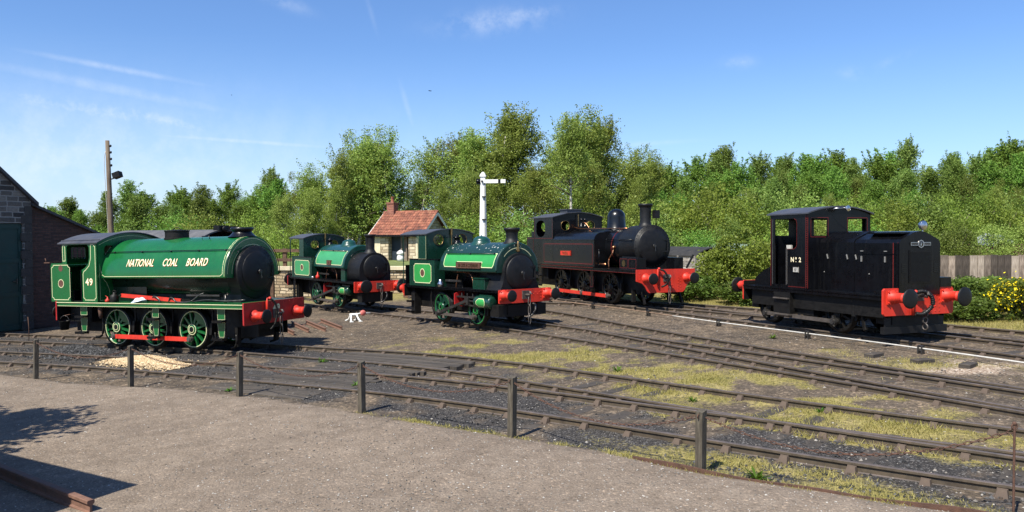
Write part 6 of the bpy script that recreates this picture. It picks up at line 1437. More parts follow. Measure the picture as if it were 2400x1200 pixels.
# ------------------------------------------------------------------ point rodding pipe on little stools
nl = LINES['T5'][0]; ys = np.linspace(34.0, 12.0, 60); xs = np.interp(ys, nl[::-1, 1], nl[::-1, 0]); pts = []
for x, y in zip(xs, ys): pts.append((x-.62-.02*(34-y)*.3, y-.28, float(gz(x, y))-.02))
rp = empty('rodding_pipe', (0, 0, 0), 0, 'long pale pipe on small stools along the near side of the black engines\' track', 'pipe')
k_ = 22; b = MB(); b.tube(pts[k_:], .018, 8); b.build('pipe', M['pale_rod'], rp); b = MB(); b.tube(pts[:k_+1], .018, 8); b.build('pipe', M['rusty_pipe'], rp, label='rusty brown far length of the pipe')
st = None
for i in range(3, 60, 8):
    p = pts[i]
    if st is None:
        b = MB(); b.box(-.04, -.01, -.05, .05, -.14, .06); b.box(.05, .08, -.05, .05, -.14, .06); b.cyl((-.04, 0, .055), (.08, 0, .055), .02, n=8); b.cyl((-.04, 0, -.05), (.08, 0, -.05), .025, n=8); st = b.build('roller_stool', M['steel'], rp, p); o = st
    else: o = bpy.data.objects.new('roller_stool', st.data); COL.objects.link(o); o.parent = rp; o.location = p
    o.rotation_euler = (0, 0, R(-62))
BK = [(8.55, 17.95, .20, 'dark timber block under the pale pipe, left of the pair'), (9.15, 17.0, -.1, 'dark timber block beside the pale pipe in the dry grass'), (9.75, 16.35, .3, 'short dark block by the pale pipe near the right edge')]
for x, y, a, lab in BK:
    b = MB(); b.box(-.24, .24, -.11, .11, -.05, .06, .012); o = b.build('timber_block', M['sleeper'], loc=(x-.35, y-.35, float(ground(x, y)))); o.rotation_euler = (0, 0, a+R(25)); tag(o, lab, 'timber block', 'timber blocks along the pipe')
# birds
for i, (u, v, d) in enumerate([(-6.24, 11.17, 60), (-21.45, 10.9, 60)]):
    b = MB(); s = .16 if i == 0 else .07; b.slathe((-s, 0, 0), (1, 0, 0), [(.001, 0), (s*.16, s*.5), (s*.2, s*1.0), (s*.1, s*1.6), (.001, s*1.9)], 8)
    for q in (-1, 1): b.add([(-.2*s, 0, .02), (.35*s, 0, .02), (.2*s, q*1.0*s, .25*s), (-.2*s, q*1.5*s, .1*s), (-.2*s, 0, -.02), (.35*s, 0, -.02), (.2*s, q*1.0*s, .22*s)], [(0, 1, 2, 3), (4, 3, 6, 5), (1, 5, 6, 2)])
    o = b.build('bird', M['black'], loc=(u, d, v+3)); o.rotation_euler = (.2, 0, .7); tag(o, ['small dark bird flying high over the middle trees', 'tiny dark bird flying over the far left wood'][i], 'bird')
# lone thin rod standing by the shed
b = MB(); b.tube([(0, 0, -.1), (.01, 0, .5), (-.02, 0, .88)], .013, 6); o = b.build('iron_rod', M['rust'], loc=(-17.3, 27.8, float(ground(-17.3, 27.8)))); tag(o, 'thin rusty rod standing in the ground before the shed doors', 'rod')
# ------------------------------------------------------------------ building left of the camera that throws the pointed shadow
bd = empty('yard_building', (-6.6, 7.85, -.4), math.atan2(.52, -.85), 'flat roofed building just left of the picture, throwing the pointed shadow on the path', 'building')
b = MB(); b.box(0.15, 4.9, .15, 6, 0, 3.75); b.build('wall', M['brick'], bd); b = MB(); b.box(0, 5.05, 0, 6.15, 3.75, 3.95); b.build('roof', M['slate'], bd)
# ------------------------------------------------------------------ trees
def leafmat(name, lo, mid, hi, trans=.42):
    m = bpy.data.materials.new(name); m.use_nodes = True; nt = m.node_tree; nt.nodes.clear()
    g = N(nt, 'ShaderNodeNewGeometry'); oi = N(nt, 'ShaderNodeObjectInfo'); tcn = N(nt, 'ShaderNodeTexCoord')
    n = N(nt, 'ShaderNodeTexNoise', Scale=.7, Detail=5.0); nt.links.new(g.outputs['Position'], n.inputs['Vector'])
    f = mathn(nt, 'ADD', mathn(nt, 'MULTIPLY', g.outputs['Random Per Island'], .32), mathn(nt, 'ADD', mathn(nt, 'MULTIPLY', mathn(nt, 'SUBTRACT', n.outputs[0], .22), 1.15), mathn(nt, 'MULTIPLY', oi.outputs['Random'], .22)))
    c = ramp(nt, f, [(.15, lo), (.52, mid), (.95, hi)])
    hs = N(nt, 'ShaderNodeHueSaturation'); nt.links.new(c, hs.inputs['Color']); nt.links.new(mathn(nt, 'ADD', mathn(nt, 'MULTIPLY', oi.outputs['Random'], .05), .475), hs.inputs['Hue']); nt.links.new(mathn(nt, 'ADD', mathn(nt, 'MULTIPLY', oi.outputs['Random'], .5), .76), hs.inputs['Value']); c = hs.outputs[0]
    d = N(nt, 'ShaderNodeBsdfDiffuse'); nt.links.new(c, d.inputs['Color']); t = N(nt, 'ShaderNodeBsdfTranslucent'); nt.links.new(mixc(nt, .5, c, (.16, .20, .02)), t.inputs['Color'])
    gl = N(nt, 'ShaderNodeBsdfGlossy', Roughness=.45); gl.inputs['Color'].default_value = (.6, .62, .5, 1)
    mx = N(nt, 'ShaderNodeMixShader'); mx.inputs[0].default_value = trans; nt.links.new(d.outputs[0], mx.inputs[1]); nt.links.new(t.outputs[0], mx.inputs[2])
    mg = N(nt, 'ShaderNodeMixShader'); mg.inputs[0].default_value = .02; nt.links.new(mx.outputs[0], mg.inputs[1]); nt.links.new(gl.outputs[0], mg.inputs[2])
    o = N(nt, 'ShaderNodeOutputMaterial'); nt.links.new(mg.outputs[0], o.inputs[0]); return m
M['leafB'] = leafmat('birch leaves', (0.114, 0.164, 0.032), (0.221, 0.295, 0.060), (0.357, 0.424, 0.113))
M['leafF'] = leafmat('wood leaves', (0.089, 0.149, 0.035), (0.171, 0.259, 0.056), (0.275, 0.370, 0.094))
M['leafG'] = leafmat('green leaves', (0.077, 0.157, 0.028), (0.149, 0.266, 0.045), (0.239, 0.374, 0.075))
M['leafS'] = leafmat('bright shrub leaves', (0.105, 0.176, 0.028), (0.209, 0.309, 0.049), (0.320, 0.421, 0.090))
M['leafT'] = leafmat('late tree buds', (.10, .085, .045), (.15, .13, .07), (.21, .19, .10))
M['leafD'] = leafmat('dark bush leaves', (.035, .065, .016), (.10, .155, .03), (.18, .24, .055))
M['gorse'] = leafmat('gorse flowers', (.55, .36, .01), (.75, .50, .015), (.85, .62, .03), .2)
def barkmat(name, a, c2, dark):
    m, nt, b = newmat(name); tcn = N(nt, 'ShaderNodeTexCoord'); mp = N(nt, 'ShaderNodeMapping'); mp.inputs['Scale'].default_value = (1.5, 1.5, 5); nt.links.new(tcn.outputs['Object'], mp.inputs[0])
    n = N(nt, 'ShaderNodeTexNoise', Scale=1.6, Detail=6.0, Roughness=.7); nt.links.new(mp.outputs[0], n.inputs['Vector'])
    nt.links.new(ramp(nt, n.outputs[0], [(.40, dark), (.50, a), (.75, c2)]), b.inputs['Base Color']); b.inputs['Roughness'].default_value = .9; return m
M['birchbark'] = barkmat('birch bark', (.46, .43, .37), (.66, .63, .57), (.09, .08, .065))
M['bark'] = barkmat('brown bark', (.10, .08, .06), (.16, .13, .10), (.05, .04, .03))

def leaf_quads(rs_, C, n, size, droop=.0, up=.75):
    """n leaf quads around points C, their faces leaning to the light above"""
    nn = rs_.normal(0, 1, (n, 3)); nn /= np.linalg.norm(nn, axis=1)[:, None]; nn[:, 2] += up; nn /= np.linalg.norm(nn, axis=1)[:, None]+1e-9
    w = rs_.normal(0, 1, (n, 3)); w[:, 2] -= droop; w -= (w*nn).sum(1)[:, None]*nn; w /= np.linalg.norm(w, axis=1)[:, None]+1e-9
    u = np.cross(nn, w); s = rs_.uniform(*size, n)[:, None]
    return np.stack([C-w*s*.6, C+u*s*.42, C+w*s*.75, C-u*s*.42], 1)
def make_tree(name, seed, h, prof, nlimb, clus, leaves, size, leaf, bark, trunks=1, droop=.6, csz=(.5, .9), width=.30, gap=.0, low=.12):
    rs_ = np.random.default_rng(seed); b = MB(); tips = []; ends = []
    for tk in range(trunks):
        lean = rs_.normal(0, .05, 2)+(rs_.uniform(-.12, .12, 2) if trunks > 1 else 0)
        base = rs_.normal(0, .25, 2) if trunks > 1 else np.zeros(2); pts = []
        hh = h*rs_.uniform(.76, .84) if tk else h*.84
        for i in range(9):
            t = i/8; pts.append((base[0]+lean[0]*t*h+.10*math.sin(3*t+seed+tk), base[1]+lean[1]*t*h+.10*math.cos(2.3*t+seed+tk), -.3+(hh+.3)*t))
        r0 = h*.0125/math.sqrt(trunks)+.015; b.mat(0); b.tube(pts, [r0*(1-.88*i/8)+.008 for i in range(9)], 7)
        pts = np.array(pts)
        for k in range(nlimb//trunks):
            t = max(.18, low*.95)+(1-max(.18, low*.95))*rs_.random()**.85; p = np.array([np.interp(t, np.linspace(0, 1, 9), pts[:, j]) for j in range(3)])
            a = rs_.uniform(0, 2*math.pi); L = max(.11, prof(t)*width)*h*rs_.uniform(.65, 1.15); rise = rs_.uniform(.35, 1.0)*(1-.3*t)
            rise += max(0, t-.55)*3.2; d = np.array([math.cos(a), math.sin(a), rise]); d /= np.linalg.norm(d); n_ = 5; lp = []
            for i in range(n_+1):
                s = i/n_; q = p+d*L*s+np.array([0, 0, -droop*.22*L*s*s]); lp.append(q)
            b.mat(1); b.tube(lp, [max(.008, r0*.42*(1-t*.6)*(1-.8*i/n_)) for i in range(n_+1)], 5)
            tips += [lp[i] for i in range(2, n_+1)]; ends.append((lp[-1], lp[-1]-lp[-2]))
    tips = np.array(tips); Z = tips[:, 2]; w = np.clip(Z/h, .05, 1)
    idx = rs_.choice(len(tips), clus, p=w/w.sum()); cc = tips[idx]+np.clip(rs_.normal(0, .026*h, (clus, 3)), -.045*h, .045*h)*np.array([1, 1, .8])
    cc = cc[(cc[:, 2] > low*h*.82)]
    if gap > 0: cc = cc[rs_.random(len(cc)) > gap]
    k = leaves//len(cc); rad = rs_.uniform(*csz, len(cc))*h/10
    P = np.repeat(cc, k, 0); Rr = np.repeat(rad, k)[:, None]; q = np.clip(rs_.normal(0, 1, P.shape), -1.7, 1.7)*.52*Rr; q[:, 2] = q[:, 2]*.8-np.abs(rs_.normal(0, 1, len(P)))*.35*droop*Rr[:, 0]
    P = P+q; ex = []     # ragged sprays of leaves beyond the limb ends
    for e, d in ends:
        d = d/np.linalg.norm(d)+np.array([0, 0, rs_.uniform(-.2, .9)])+rs_.normal(0, .25, 3); L = rs_.uniform(.03, .085)*h; ex.append(e+d*(rs_.random((46, 1))**.8)*L+np.clip(rs_.normal(0, .007*h, (46, 3)), -.012*h, .012*h))
    for k_ in range(5):
        ex.append(np.array([pts[-1][0], pts[-1][1], h*.93])+np.clip(rs_.normal(0, 1, (90, 3)), -1.5, 1.5)*np.array([.014, .014, .036])*h+np.append(rs_.normal(0, .03*h, 2), 0))
    P = np.concatenate([P]+ex)
    V = leaf_quads(rs_, P, len(P), (size[0], size[1]), droop)
    me = fastmesh('crown', V.reshape(-1, 3), np.arange(len(P)*4).reshape(-1, 4), [leaf], 4)
    tb = b.build('trunk', [bark, M['bark']]); o = bpy.data.objects.new('crown', me); COL.objects.link(o); r = empty(name, (0, 0, 0)); tb.parent = r; o.parent = r; r['h0'] = h; return r
def make_shrub(name, seed, h, rx, n, size, leaf, flower=None, fl=0, bark='bark', dome=.75):
    rs_ = np.random.default_rng(seed); nc = 105; a = rs_.uniform(0, 6.283, nc); rr_ = np.sqrt(rs_.random(nc)); zt = h*np.sqrt(np.clip(1-rr_**2*dome, .05, 1)); cz = zt*rs_.random(nc)**.45*rs_.uniform(.75, 1.08, nc)
    cc = np.stack([rr_*np.cos(a)*rx, rr_*np.sin(a)*rx, cz], 1); k = n//nc; P = np.repeat(cc, k, 0); q = rs_.normal(0, 1, P.shape)*np.array([.115, .115, .10])*max(rx, h)*.62; P = P+q; P = P[P[:, 2] > .02]
    V = leaf_quads(rs_, P, len(P), size, .1); me = fastmesh('foliage', V.reshape(-1, 3), np.arange(len(P)*4).reshape(-1, 4), [leaf], 4)
    r = empty(name, (0, 0, 0)); o = bpy.data.objects.new('foliage', me); COL.objects.link(o); o.parent = r; b = MB()
    for i in range(9):
        t = rs_.uniform(0, 6.28); e = Vector((math.cos(t)*rx*.6, math.sin(t)*rx*.6, h*rs_.uniform(.5, .8))); b.tube([(0, 0, -.2), tuple(e*.5+Vector((0, 0, .1*h))), tuple(e)], [.05, .035, .015], 5)
    s = b.build('stem', M[bark]); s.parent = r
    if flower is not None:
        top = cc[cc[:, 2] > h*.35]; P = np.repeat(top, max(1, fl//len(top)), 0)+rs_.normal(0, 1, (len(top)*max(1, fl//len(top)), 3))*.16*rx; V = leaf_quads(rs_, P, len(P), (.05, .09)); me = fastmesh('flowers', V.reshape(-1, 3), np.arange(len(P)*4).reshape(-1, 4), [flower], 4); f_ = bpy.data.objects.new('flowers', me); COL.objects.link(f_); f_.parent = r
    r['h0'] = h; return r
pB = lambda t: math.sin(math.pi*min(1, (t*.92+.10)))**.7*.95
pF = lambda t: (1-t)**.55*.95 if t > .25 else .75
pG = lambda t: math.sin(math.pi*min(1, t*.85+.12))**.5
V_ = {}
V_['B'] = [make_tree('birch_tree', s, 12, pB, 80, 300, 16500, (.065, .12), M['leafB'], M['birchbark'], tr, .9, (.32, .66), .25, .0, .17) for s, tr in ((1, 2), (2, 3), (3, 2), (4, 1))]
V_['K'] = [make_tree('birch_tree', s, 11, pB, 60, 240, 9500, (.065, .12), M['leafB'], M['birchbark'], 1, .8, (.34, .66), .20, .0, lw) for s, lw in ((6, .42), (7, .46), (8, .40), (9, .62))]
V_['F'] = [make_tree('woodland_tree', s, 11, pF, 64, 230, 11000, (.09, .16), M['leafF'], M['bark'], 1, .5, (.36, .70), .20, .0, .06) for s in (11, 12, 13, 14, 15)]
V_['G'] = [make_tree('leafy_tree', s, 10, pG, 64, 220, 11000, (.09, .17), M['leafG'], M['bark'], 1, .35, (.42, .8), .27, .0, .05) for s in (21, 22, 23)]
V_['T'] = [make_tree('bare_tree', 31, 11, pB, 90, 260, 2600, (.05, .10), M['leafT'], M['bark'], 2, .3, (.4, .8), .22, .0, .2)]
V_['S'] = [make_shrub('shrub', s, 4, rx_, 10500, (.06, .125), M[lf_], dome=dm_) for s, rx_, lf_, dm_ in ((41, 2.5, 'leafS', .8), (42, 2.0, 'leafG', .95), (43, 2.7, 'leafS', .7), (44, 1.7, 'leafF', 1.0), (45, 2.2, 'leafB', .9))]
TREES=[(-74.1,109.3,7.2,'F','L'),(-66.0,100.1,6.9,'G','L'),(-65.5,103.6,8.0,'F','L'),(-65.3,106.1,8.4,'G','L'),(-63.0,107.5,8.2,'G','L'),(-61.5,107.4,9.5,'F','L'),(-58.4,105.6,7.7,'G','L'),(-55.6,106.0,7.4,'F','L'),(-55.1,108.3,10.3,'F','L'),(-53.2,110.0,12.1,'F','L'),(-49.1,106.1,10.0,'G','L'),(-44.1,101.1,10.0,'G','L'),(-43.4,104.3,10.5,'G','L'),(-41.5,103.9,10.9,'F','L'),(-41.2,111.7,11.7,'G','L'),(-37.8,108.1,9.4,'F','L'),(-34.5,104.8,11.1,'F','L'),(-32.6,108.1,13.4,'F','L'),(-57.4,85.1,5.2,'F','L'),(-57.5,88.6,4.9,'G','L'),(-55.9,88.4,5.1,'G','L'),(-53.1,88.6,5.9,'G','L'),(-48.8,84.3,6.8,'F','L'),(-47.9,86.6,5.6,'F','L'),(-44.9,84.2,5.2,'G','L'),(-43.5,87.4,6.8,'G','L'),(-42.0,88.7,8.5,'F','L'),(-40.9,90.1,7.8,'F','L'),(-36.2,84.0,7.4,'F','L'),(-34.8,87.4,8.7,'F','L'),(-34.5,90.3,8.3,'G','L'),(-29.9,85.6,7.4,'G','L'),(-30.2,91.6,8.6,'G','L'),(-27.8,91.6,10.6,'G','L'),(-45.3,73.1,4.2,'S','L'),(-43.1,73.5,4.3,'S','L'),(-40.4,72.5,3.8,'S','L'),(-37.6,72.6,4.3,'S','L'),(-34.9,71.5,5.4,'S','L'),(-33.5,74.3,5.7,'S','L'),(-30.2,72.0,5.9,'S','L'),(-27.3,70.3,6.3,'S','L'),(-26.7,75.0,4.9,'S','L'),(-23.5,72.9,6.4,'S','L'),(-18.4,66.0,9.4,'B','C'),(-15.9,64.0,9.8,'B','C'),(-13.1,60.0,11.4,'B','C'),(-12.1,61.0,12.2,'B','C'),(-10.1,60.0,11.5,'B','C'),(-8.5,62.0,12.4,'B','C'),(-6.2,63.0,10.9,'T','C'),(-4.4,64.0,11.8,'B','C'),(-2.8,60.0,11.4,'B','C'),(-1.2,62.0,12.3,'B','C'),(0.7,60.0,13.1,'B','C'),(2.1,63.0,12.7,'B','C'),(3.6,60.0,11.9,'B','C'),(4.9,59.0,12.2,'B','C'),(6.7,62.0,12.1,'B','C'),(7.9,60.0,10.3,'B','C'),(9.7,63.0,9.3,'B','C'),(-16.6,56.0,6.7,'B','D'),(-14.6,54.0,6.8,'B','D'),(-13.3,55.0,5.7,'B','D'),(-4.2,55.0,7.5,'B','D'),(-2.7,54.0,7.9,'B','D'),(-1.5,53.0,7.2,'B','D'),(0.3,55.0,8.2,'B','D'),(2.1,54.0,7.8,'B','D'),(3.9,55.0,8.7,'B','D'),(5.6,54.0,7.9,'B','D'),(6.9,55.0,7.1,'B','D'),(8.3,56.0,6.8,'B','D'),(-7.8,66.0,8.5,'B','D'),(-15.9,52.0,4.2,'S','U'),(-4.9,53.0,3.8,'S','U'),(-3.4,52.0,4.3,'S','U'),(-1.4,51.0,4.2,'S','U'),(0.5,50.0,4.4,'S','U'),(2.5,50.0,4.0,'S','U'),(4.4,50.0,4.3,'S','U'),(6.0,50.0,4.0,'S','U'),(-9.5,72.0,6.3,'S','U'),(-7.7,70.0,6.5,'S','U'),(-12.1,75.0,6.1,'S','U'),(-13.8,74.0,6.5,'S','U'),(-13.1,56.0,7.8,'K','K'),(-12.4,57.0,9.9,'K','K'),(-11.4,57.5,11.0,'K','K'),(-10.6,58.0,10.1,'K','K'),(3.6,49.0,10.4,'K','K'),(15.8,95.7,11.2,'G','R'),(18.4,99.6,10.3,'F','R'),(20.3,101.2,11.2,'G','R'),(23.6,103.0,12.5,'G','R'),(25.9,103.0,12.0,'F','R'),(25.0,95.0,12.9,'F','R'),(26.4,92.5,11.6,'F','R'),(28.3,92.3,11.5,'F','R'),(34.1,101.7,12.2,'G','R'),(34.9,98.9,12.0,'F','R'),(38.4,102.2,10.7,'F','R'),(36.5,93.4,11.8,'G','R'),(42.7,102.4,13.2,'G','R'),(44.2,102.6,11.5,'F','R'),(45.3,99.3,11.8,'F','R'),(48.7,101.9,12.6,'G','R'),(50.7,102.4,13.0,'G','R'),(51.3,99.8,14.3,'F','R'),(52.1,96.6,11.3,'F','R'),(52.1,93.2,11.7,'F','R'),(58.8,102.0,12.8,'F','R'),(56.7,94.6,12.5,'F','R'),(57.7,93.0,12.8,'G','R'),(59.8,92.9,13.3,'G','R'),(61.7,93.6,13.7,'F','R'),(65.9,95.7,13.6,'G','R'),(13.0,81.5,9.6,'G','R'),(14.4,78.8,7.0,'G','R'),(17.7,83.4,7.3,'F','R'),(19.3,84.1,8.4,'F','R'),(21.6,84.0,8.9,'G','R'),(23.7,84.4,9.9,'G','R'),(26.7,85.5,8.5,'G','R'),(28.1,83.1,8.8,'F','R'),(30.4,83.8,7.7,'F','R'),(30.1,78.3,8.3,'G','R'),(33.9,82.4,9.3,'G','R'),(37.1,85.4,8.2,'F','R'),(39.3,85.9,8.7,'F','R'),(41.7,85.4,9.1,'F','R'),(40.0,78.9,8.7,'F','R'),(45.2,84.0,9.4,'F','R'),(47.7,84.2,10.0,'F','R'),(47.2,80.5,10.2,'F','R'),(48.2,78.5,9.4,'G','R'),(51.3,80.0,9.0,'F','R'),(51.6,78.3,10.3,'G','R'),(58.0,84.9,10.8,'F','R'),(9.6,64.7,6.3,'G','R'),(12.4,68.3,5.4,'F','R'),(15.0,69.9,6.0,'G','R'),(15.2,63.1,6.6,'B','R'),(18.2,64.3,5.4,'B','R'),(20.3,67.0,6.6,'B','R'),(22.3,65.2,6.8,'F','R'),(24.1,66.7,6.2,'F','R'),(28.4,70.3,5.7,'B','R'),(29.7,68.8,5.4,'B','R'),(29.5,63.7,6.4,'G','R'),(33.1,68.0,5.9,'B','R'),(33.0,63.6,5.5,'G','R'),(37.0,67.8,5.5,'F','R'),(41.1,70.0,7.4,'F','R'),(40.8,66.3,5.9,'B','R'),(45.2,70.4,7.0,'B','R'),(45.7,67.5,7.8,'F','R'),(49.1,69.3,8.2,'B','R'),(9.1,54.0,5.0,'S','V'),(10.9,55.7,4.9,'S','V'),(11.8,54.8,4.7,'S','V'),(14.5,54.3,5.8,'S','V'),(15.4,52.4,4.5,'S','V'),(17.2,53.0,5.2,'S','V'),(19.8,54.3,5.2,'S','V'),(21.6,54.8,4.1,'S','V'),(23.6,55.1,4.6,'S','V'),(25.5,55.2,4.0,'S','V'),(26.2,54.0,4.3,'S','V'),(28.6,54.3,4.7,'S','V'),(30.0,53.7,4.4,'S','V'),(33.3,56.2,4.8,'S','V'),(34.7,55.6,4.6,'S','V'),(36.1,56.3,4.7,'S','V'),(38.0,55.3,4.3,'S','V'),(39.0,54.1,4.2,'S','V'),(8.5,44.9,3.7,'S','V'),(10.7,45.1,2.7,'S','V'),(12.8,45.7,3.4,'S','V'),(15.0,45.1,2.7,'S','V'),(16.3,45.5,2.7,'S','V'),(19.1,46.6,3.6,'S','V'),(19.7,44.6,3.0,'S','V'),(22.6,46.5,2.5,'S','V'),(24.0,45.4,2.5,'S','V'),(25.4,44.6,2.8,'S','V'),(28.2,46.3,2.6,'S','V'),(29.9,46.5,2.6,'S','V'),(32.0,46.0,3.4,'S','V')]
KL = ['slim birch with a bare white trunk, leftmost of the white trunks behind the green engines', 'second white birch trunk from the left, behind the farthest green engine', 'third white birch trunk, left of the hut chimney', 'white birch trunk nearest the hut chimney on its left', 'tall birch with a bare white trunk above the cab of the side tank engine']; ki = 0
LAB = dict(L=('leafy tree of the distant left wood, behind the shed and the big green engine', 'trees of the left wood'), D=('birch of the lower front row below the taller crowns, behind hut and signal', 'lower front birches'), R=('tree of the long wood on the right, beyond the black engines', 'trees of the right wood'), U=('green undergrowth bush at the foot of the middle birches', 'undergrowth of the middle birches'), V=('bright green shrub in the belt in front of the right wood', 'shrubs before the right wood'), LS=('bushy green shrub in front of the left wood', 'shrubs before the left wood'))
CLAB = ['birch farthest left of the tall middle group, sloping down to the left wood', 'second birch from the left of the tall middle group, with a rounded crown', 'left peak of the birch pair left of the hut chimney', 'broad birch of the left pair, right of the left peak', 'slender birch just left of the hut chimney', 'birch leaning right above the hut chimney, with sky between its limbs', 'thin brownish tree barely in leaf, in the dip right of the hut', 'first full birch right of the bare brownish tree', 'bright birch between the bare tree and the signal arm', 'birch directly behind the white signal post', 'tallest birch of all, right of the signal arm', 'birch just right of the tallest one', 'birch left of the white forked trunk', 'tall birch with a clear white trunk above the side tank engine', 'birch right of the white trunk, falling toward the right', 'lower birch above the chimney of the side tank engine', 'last birch of the middle group at its right end']
rt = random.Random(9); used = {}; ci = 0
for (x, y, h, kind, g) in TREES:
    vs_ = V_[kind]; i = min(ki, 3) if kind == 'K' else rt.randrange(len(vs_)); i = 3 if kind == 'K' and ki == 4 else (ki % 3 if kind == 'K' else i); key = (kind, i)
    if key not in used: o = vs_[i]; used[key] = 1
    else: o = copy_tree(vs_[i])
    s = h/vs_[i]['h0']; wv = rt.uniform(1.1, 1.4) if g == 'C' else rt.uniform(.85, 1.2)
    o.location = (x, y, float(gz(x, y))-.1); o.scale = (s*wv, s*wv, s); o.rotation_euler = (0, 0, rt.uniform(0, 6.28))
    if g == 'C': tag(o, CLAB[ci], 'tree', 'tall birches in the middle'); ci += 1
    elif g == 'K': tag(o, KL[ki], 'tree', 'white trunked birches'); ki += 1
    elif g == 'L' and kind == 'S': tag(o, LAB['LS'][0], 'shrub', LAB['LS'][1])
    else: tag(o, LAB[g][0], 'shrub' if g in 'UV' else 'tree', LAB[g][1])
for vs_ in V_.values():
    for o in vs_:
        if 'label' not in o:
            for c in list(o.children): bpy.data.objects.remove(c)
            bpy.data.objects.remove(o)
# bushes near the tracks
def put(o, x, y, s, lab, cat='bush', grp=None, rz=0, sz=None):
    o.location = (x, y, float(ground(x, y))-.05); o.scale = (s, s, sz or s); o.rotation_euler = (0, 0, rz); tag(o, lab, cat, grp); return o
nb = [make_shrub('bush', 51, 2.6, 1.8, 15000, (.055, .12), M['leafS'], dome=.6), make_shrub('bush', 52, 1.3, 1.2, 8000, (.05, .11), M['leafD'], dome=.55), make_shrub('gorse_bush', 53, 1.5, 1.1, 7000, (.04, .09), M['leafD'], M['gorse'], 1400, dome=.5)]
put(nb[0], 9.4, 32.3, 1.0, 'big leafy green bush between the side tank engine and the diesel shunter', sz=.98)
put(copy_tree(nb[0]), 11.4, 33.6, 1.0, 'leafy bush half hidden by the diesel cab, right of the big bush', rz=2, sz=.9)
put(nb[1], 8.9, 29.2, 1.0, 'low weedy bush in front of the big green bush, by the farthest track', rz=1, sz=.7)
put(copy_tree(nb[1]), 7.2, 31.5, .9, 'low bramble behind the right buffer of the side tank engine', rz=3, sz=.8)
LB = ['low dark bush right beside the right buffer of the diesel shunter', 'leafy bush under the board fence, next right of the dark bush', 'bright leafy bush below the middle of the board fence', 'green bush between the fence bush and the yellow gorse', 'bush at the right edge under the log heap']
for i, (x, y, s, z) in enumerate([(15.4, 25.6, 1.05, .8), (16.6, 27.0, 1.1, .72), (17.6, 27.4, 1.0, .62), (16.0, 24.4, .9, .6), (18.6, 27.2, 1.0, .5)]): put(copy_tree(nb[1]), x, y, s, LB[i], rz=i*1.3, sz=z, grp='bushes along the board fence')
put(nb[2], 14.9, 22.6, .85, 'gorse bush covered in yellow flowers at the right edge', rz=1, sz=.85); put(copy_tree(nb[2]), 16.2, 23.6, .9, 'smaller clump of yellow gorse behind the flowering bush', rz=4, sz=.7)
put(copy_tree(nb[1]), 13.4, 23.2, .8, 'small green bush at the rear track right of the diesel shunter', rz=2.2, sz=.55)
# unseen tree throwing the path's leafy shadow; two copies added to fill it out
tr = copy_tree(next(o for o in bpy.data.objects if o.name.startswith('leafy_tree'))); tr2 = copy_tree(tr); tr2.location = (-13.0, 10.3, -.6); tr2.scale = (.95, .95, .62); tr2.rotation_euler = (0, 0, 2.1); tag(tr2, 'second leafy tree left of the picture, thickening the shadow on the path', 'tree', 'trees beside the path'); tr3 = copy_tree(tr); tr3.location = (-12.8, 9.0, -.6); tr3.scale = (.8, .8, .6); tr3.rotation_euler = (0, 0, 4); tag(tr3, 'third leafy tree left of the picture, beside the flat roofed building', 'tree', 'trees beside the path'); tr.location = (-12.1, 10.0, -.6); tr.scale = (.95, .95, .68); tag(tr, 'leafy tree just left of the picture, throwing the ragged shadow on the path', 'tree'); tr['group'] = 'trees beside the path'
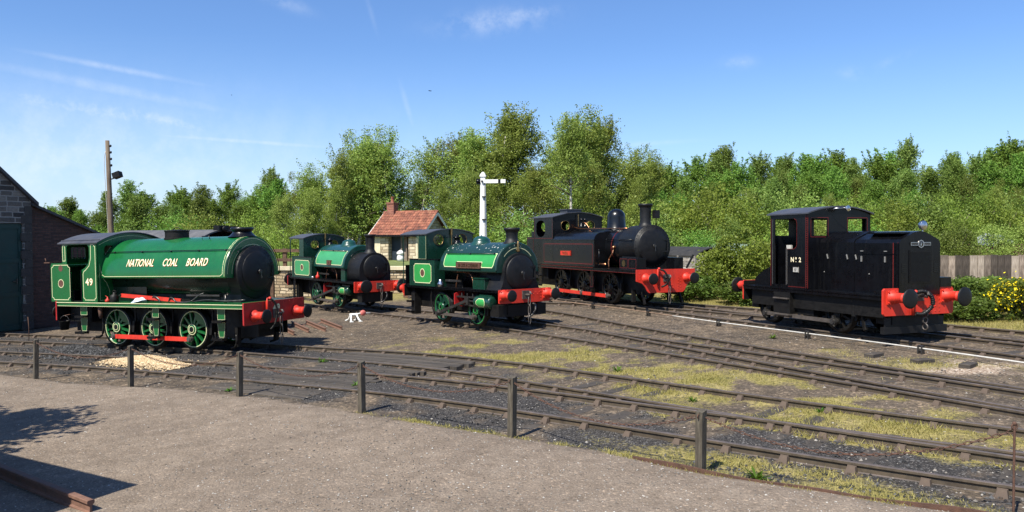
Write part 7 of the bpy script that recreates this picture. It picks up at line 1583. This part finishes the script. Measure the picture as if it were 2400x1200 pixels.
# ------------------------------------------------------------------ grass: blades over the grassy patches
def grassblades(name, n, seed, ymax, hgt, mat):
    rs_ = np.random.default_rng(seed); y = 7.2+rs_.random(n*5)**1.25*(ymax-7.2); x = (rs_.random(n*5)-.5)*1.36*y; zg, zc_, zp = zones(x, y)
    k = (rs_.random(n*5) < np.clip((zg-.22)*1.7, 0, 1)*.9) & ((y > path_y(x)-.15)); x, y, zg = x[k][:n], y[k][:n], zg[k][:n]; n = len(x); z = ground(x, y)-.01
    a = rs_.uniform(0, 6.28, n); h = rs_.uniform(*hgt, n)*(.5+.8*zg); w = rs_.uniform(.004, .009, n); lx, ly = rs_.normal(0, .5, n)*h, rs_.normal(0, .5, n)*h
    p = np.stack([x, y, z], 1); c = np.stack([np.cos(a)*w, np.sin(a)*w, 0*a], 1); t = p+np.stack([lx, ly, h], 1)
    Vv = np.stack([p-c, p+c, t], 1).reshape(-1, 3); me = fastmesh(name, Vv, np.arange(n*3).reshape(-1, 3), [mat], 3); o = bpy.data.objects.new(name, me); COL.objects.link(o); tag(o, kind='stuff'); return o
M['blade'] = leafmat('dry grass blades', (.13, .135, .03), (.28, .24, .075), (.42, .35, .16), .3); M['moss'] = leafmat('yellow moss', (.18, .165, .04), (.31, .26, .08), (.42, .35, .16), .2)
grassblades('grass', 130000, 3, 34, (.02, .085), M['blade'])
grassblades('moss', 60000, 4, 26, (.006, .020), M['moss'])
# green weeds: little rosettes
wd = MB(); rw = random.Random(3)
for k in range(34):
    a = rw.uniform(0, 6.28); L = rw.uniform(.10, .24); w = rw.uniform(.012, .025); d = Vector((math.cos(a), math.sin(a), rw.uniform(.3, 1.2))).normalized(); s = d.cross(Vector((0, 0, 1))).normalized()*w; p = Vector((0, 0, 0)); q = p+d*L*.6; e = p+d*L+Vector((0, 0, -.03)); wd.add([p-s*.4, p+s*.4, q+s, q-s, e], [(0, 1, 2, 3), (3, 2, 4)])
M['weed'] = leafmat('weed leaves', (.04, .10, .015), (.07, .17, .02), (.12, .24, .035)); first = None
WD = [(-4.9, 20.0, 1.0, 'bright green weed by the rail under the front of engine 49'), (-6.1, 16.7, .75, 'small weed beside the near rail, between two posts'), (-3.3, 16.4, .8, 'green weed beside the post at the right end of the crossing'), (2.3, 16.9, .9, 'green weed against the near rail of the small engines\' track'), (3.2, 13.7, .7, 'green weed between the second and third rails in the middle'), (2.95, 9.35, 1.1, 'large leaved weed against the nearest rail at the lower right'), (5.0, 12.6, .7, 'green weed between the middle rails on the right'), (7.0, 20.9, .8, 'green weed at the foot of the diesel shunter\'s front wheel')]
for i, (x, y, s, lab) in enumerate(WD):
    if first is None: o = first = wd.build('weed', M['weed'])
    else: o = bpy.data.objects.new('weed', first.data); COL.objects.link(o)
    o.location = (x, y, float(ground(x, y))-.01); o.scale = (s, s, s); o.rotation_euler = (0, 0, i*1.1); tag(o, lab, 'weed', 'green weeds among the rails')
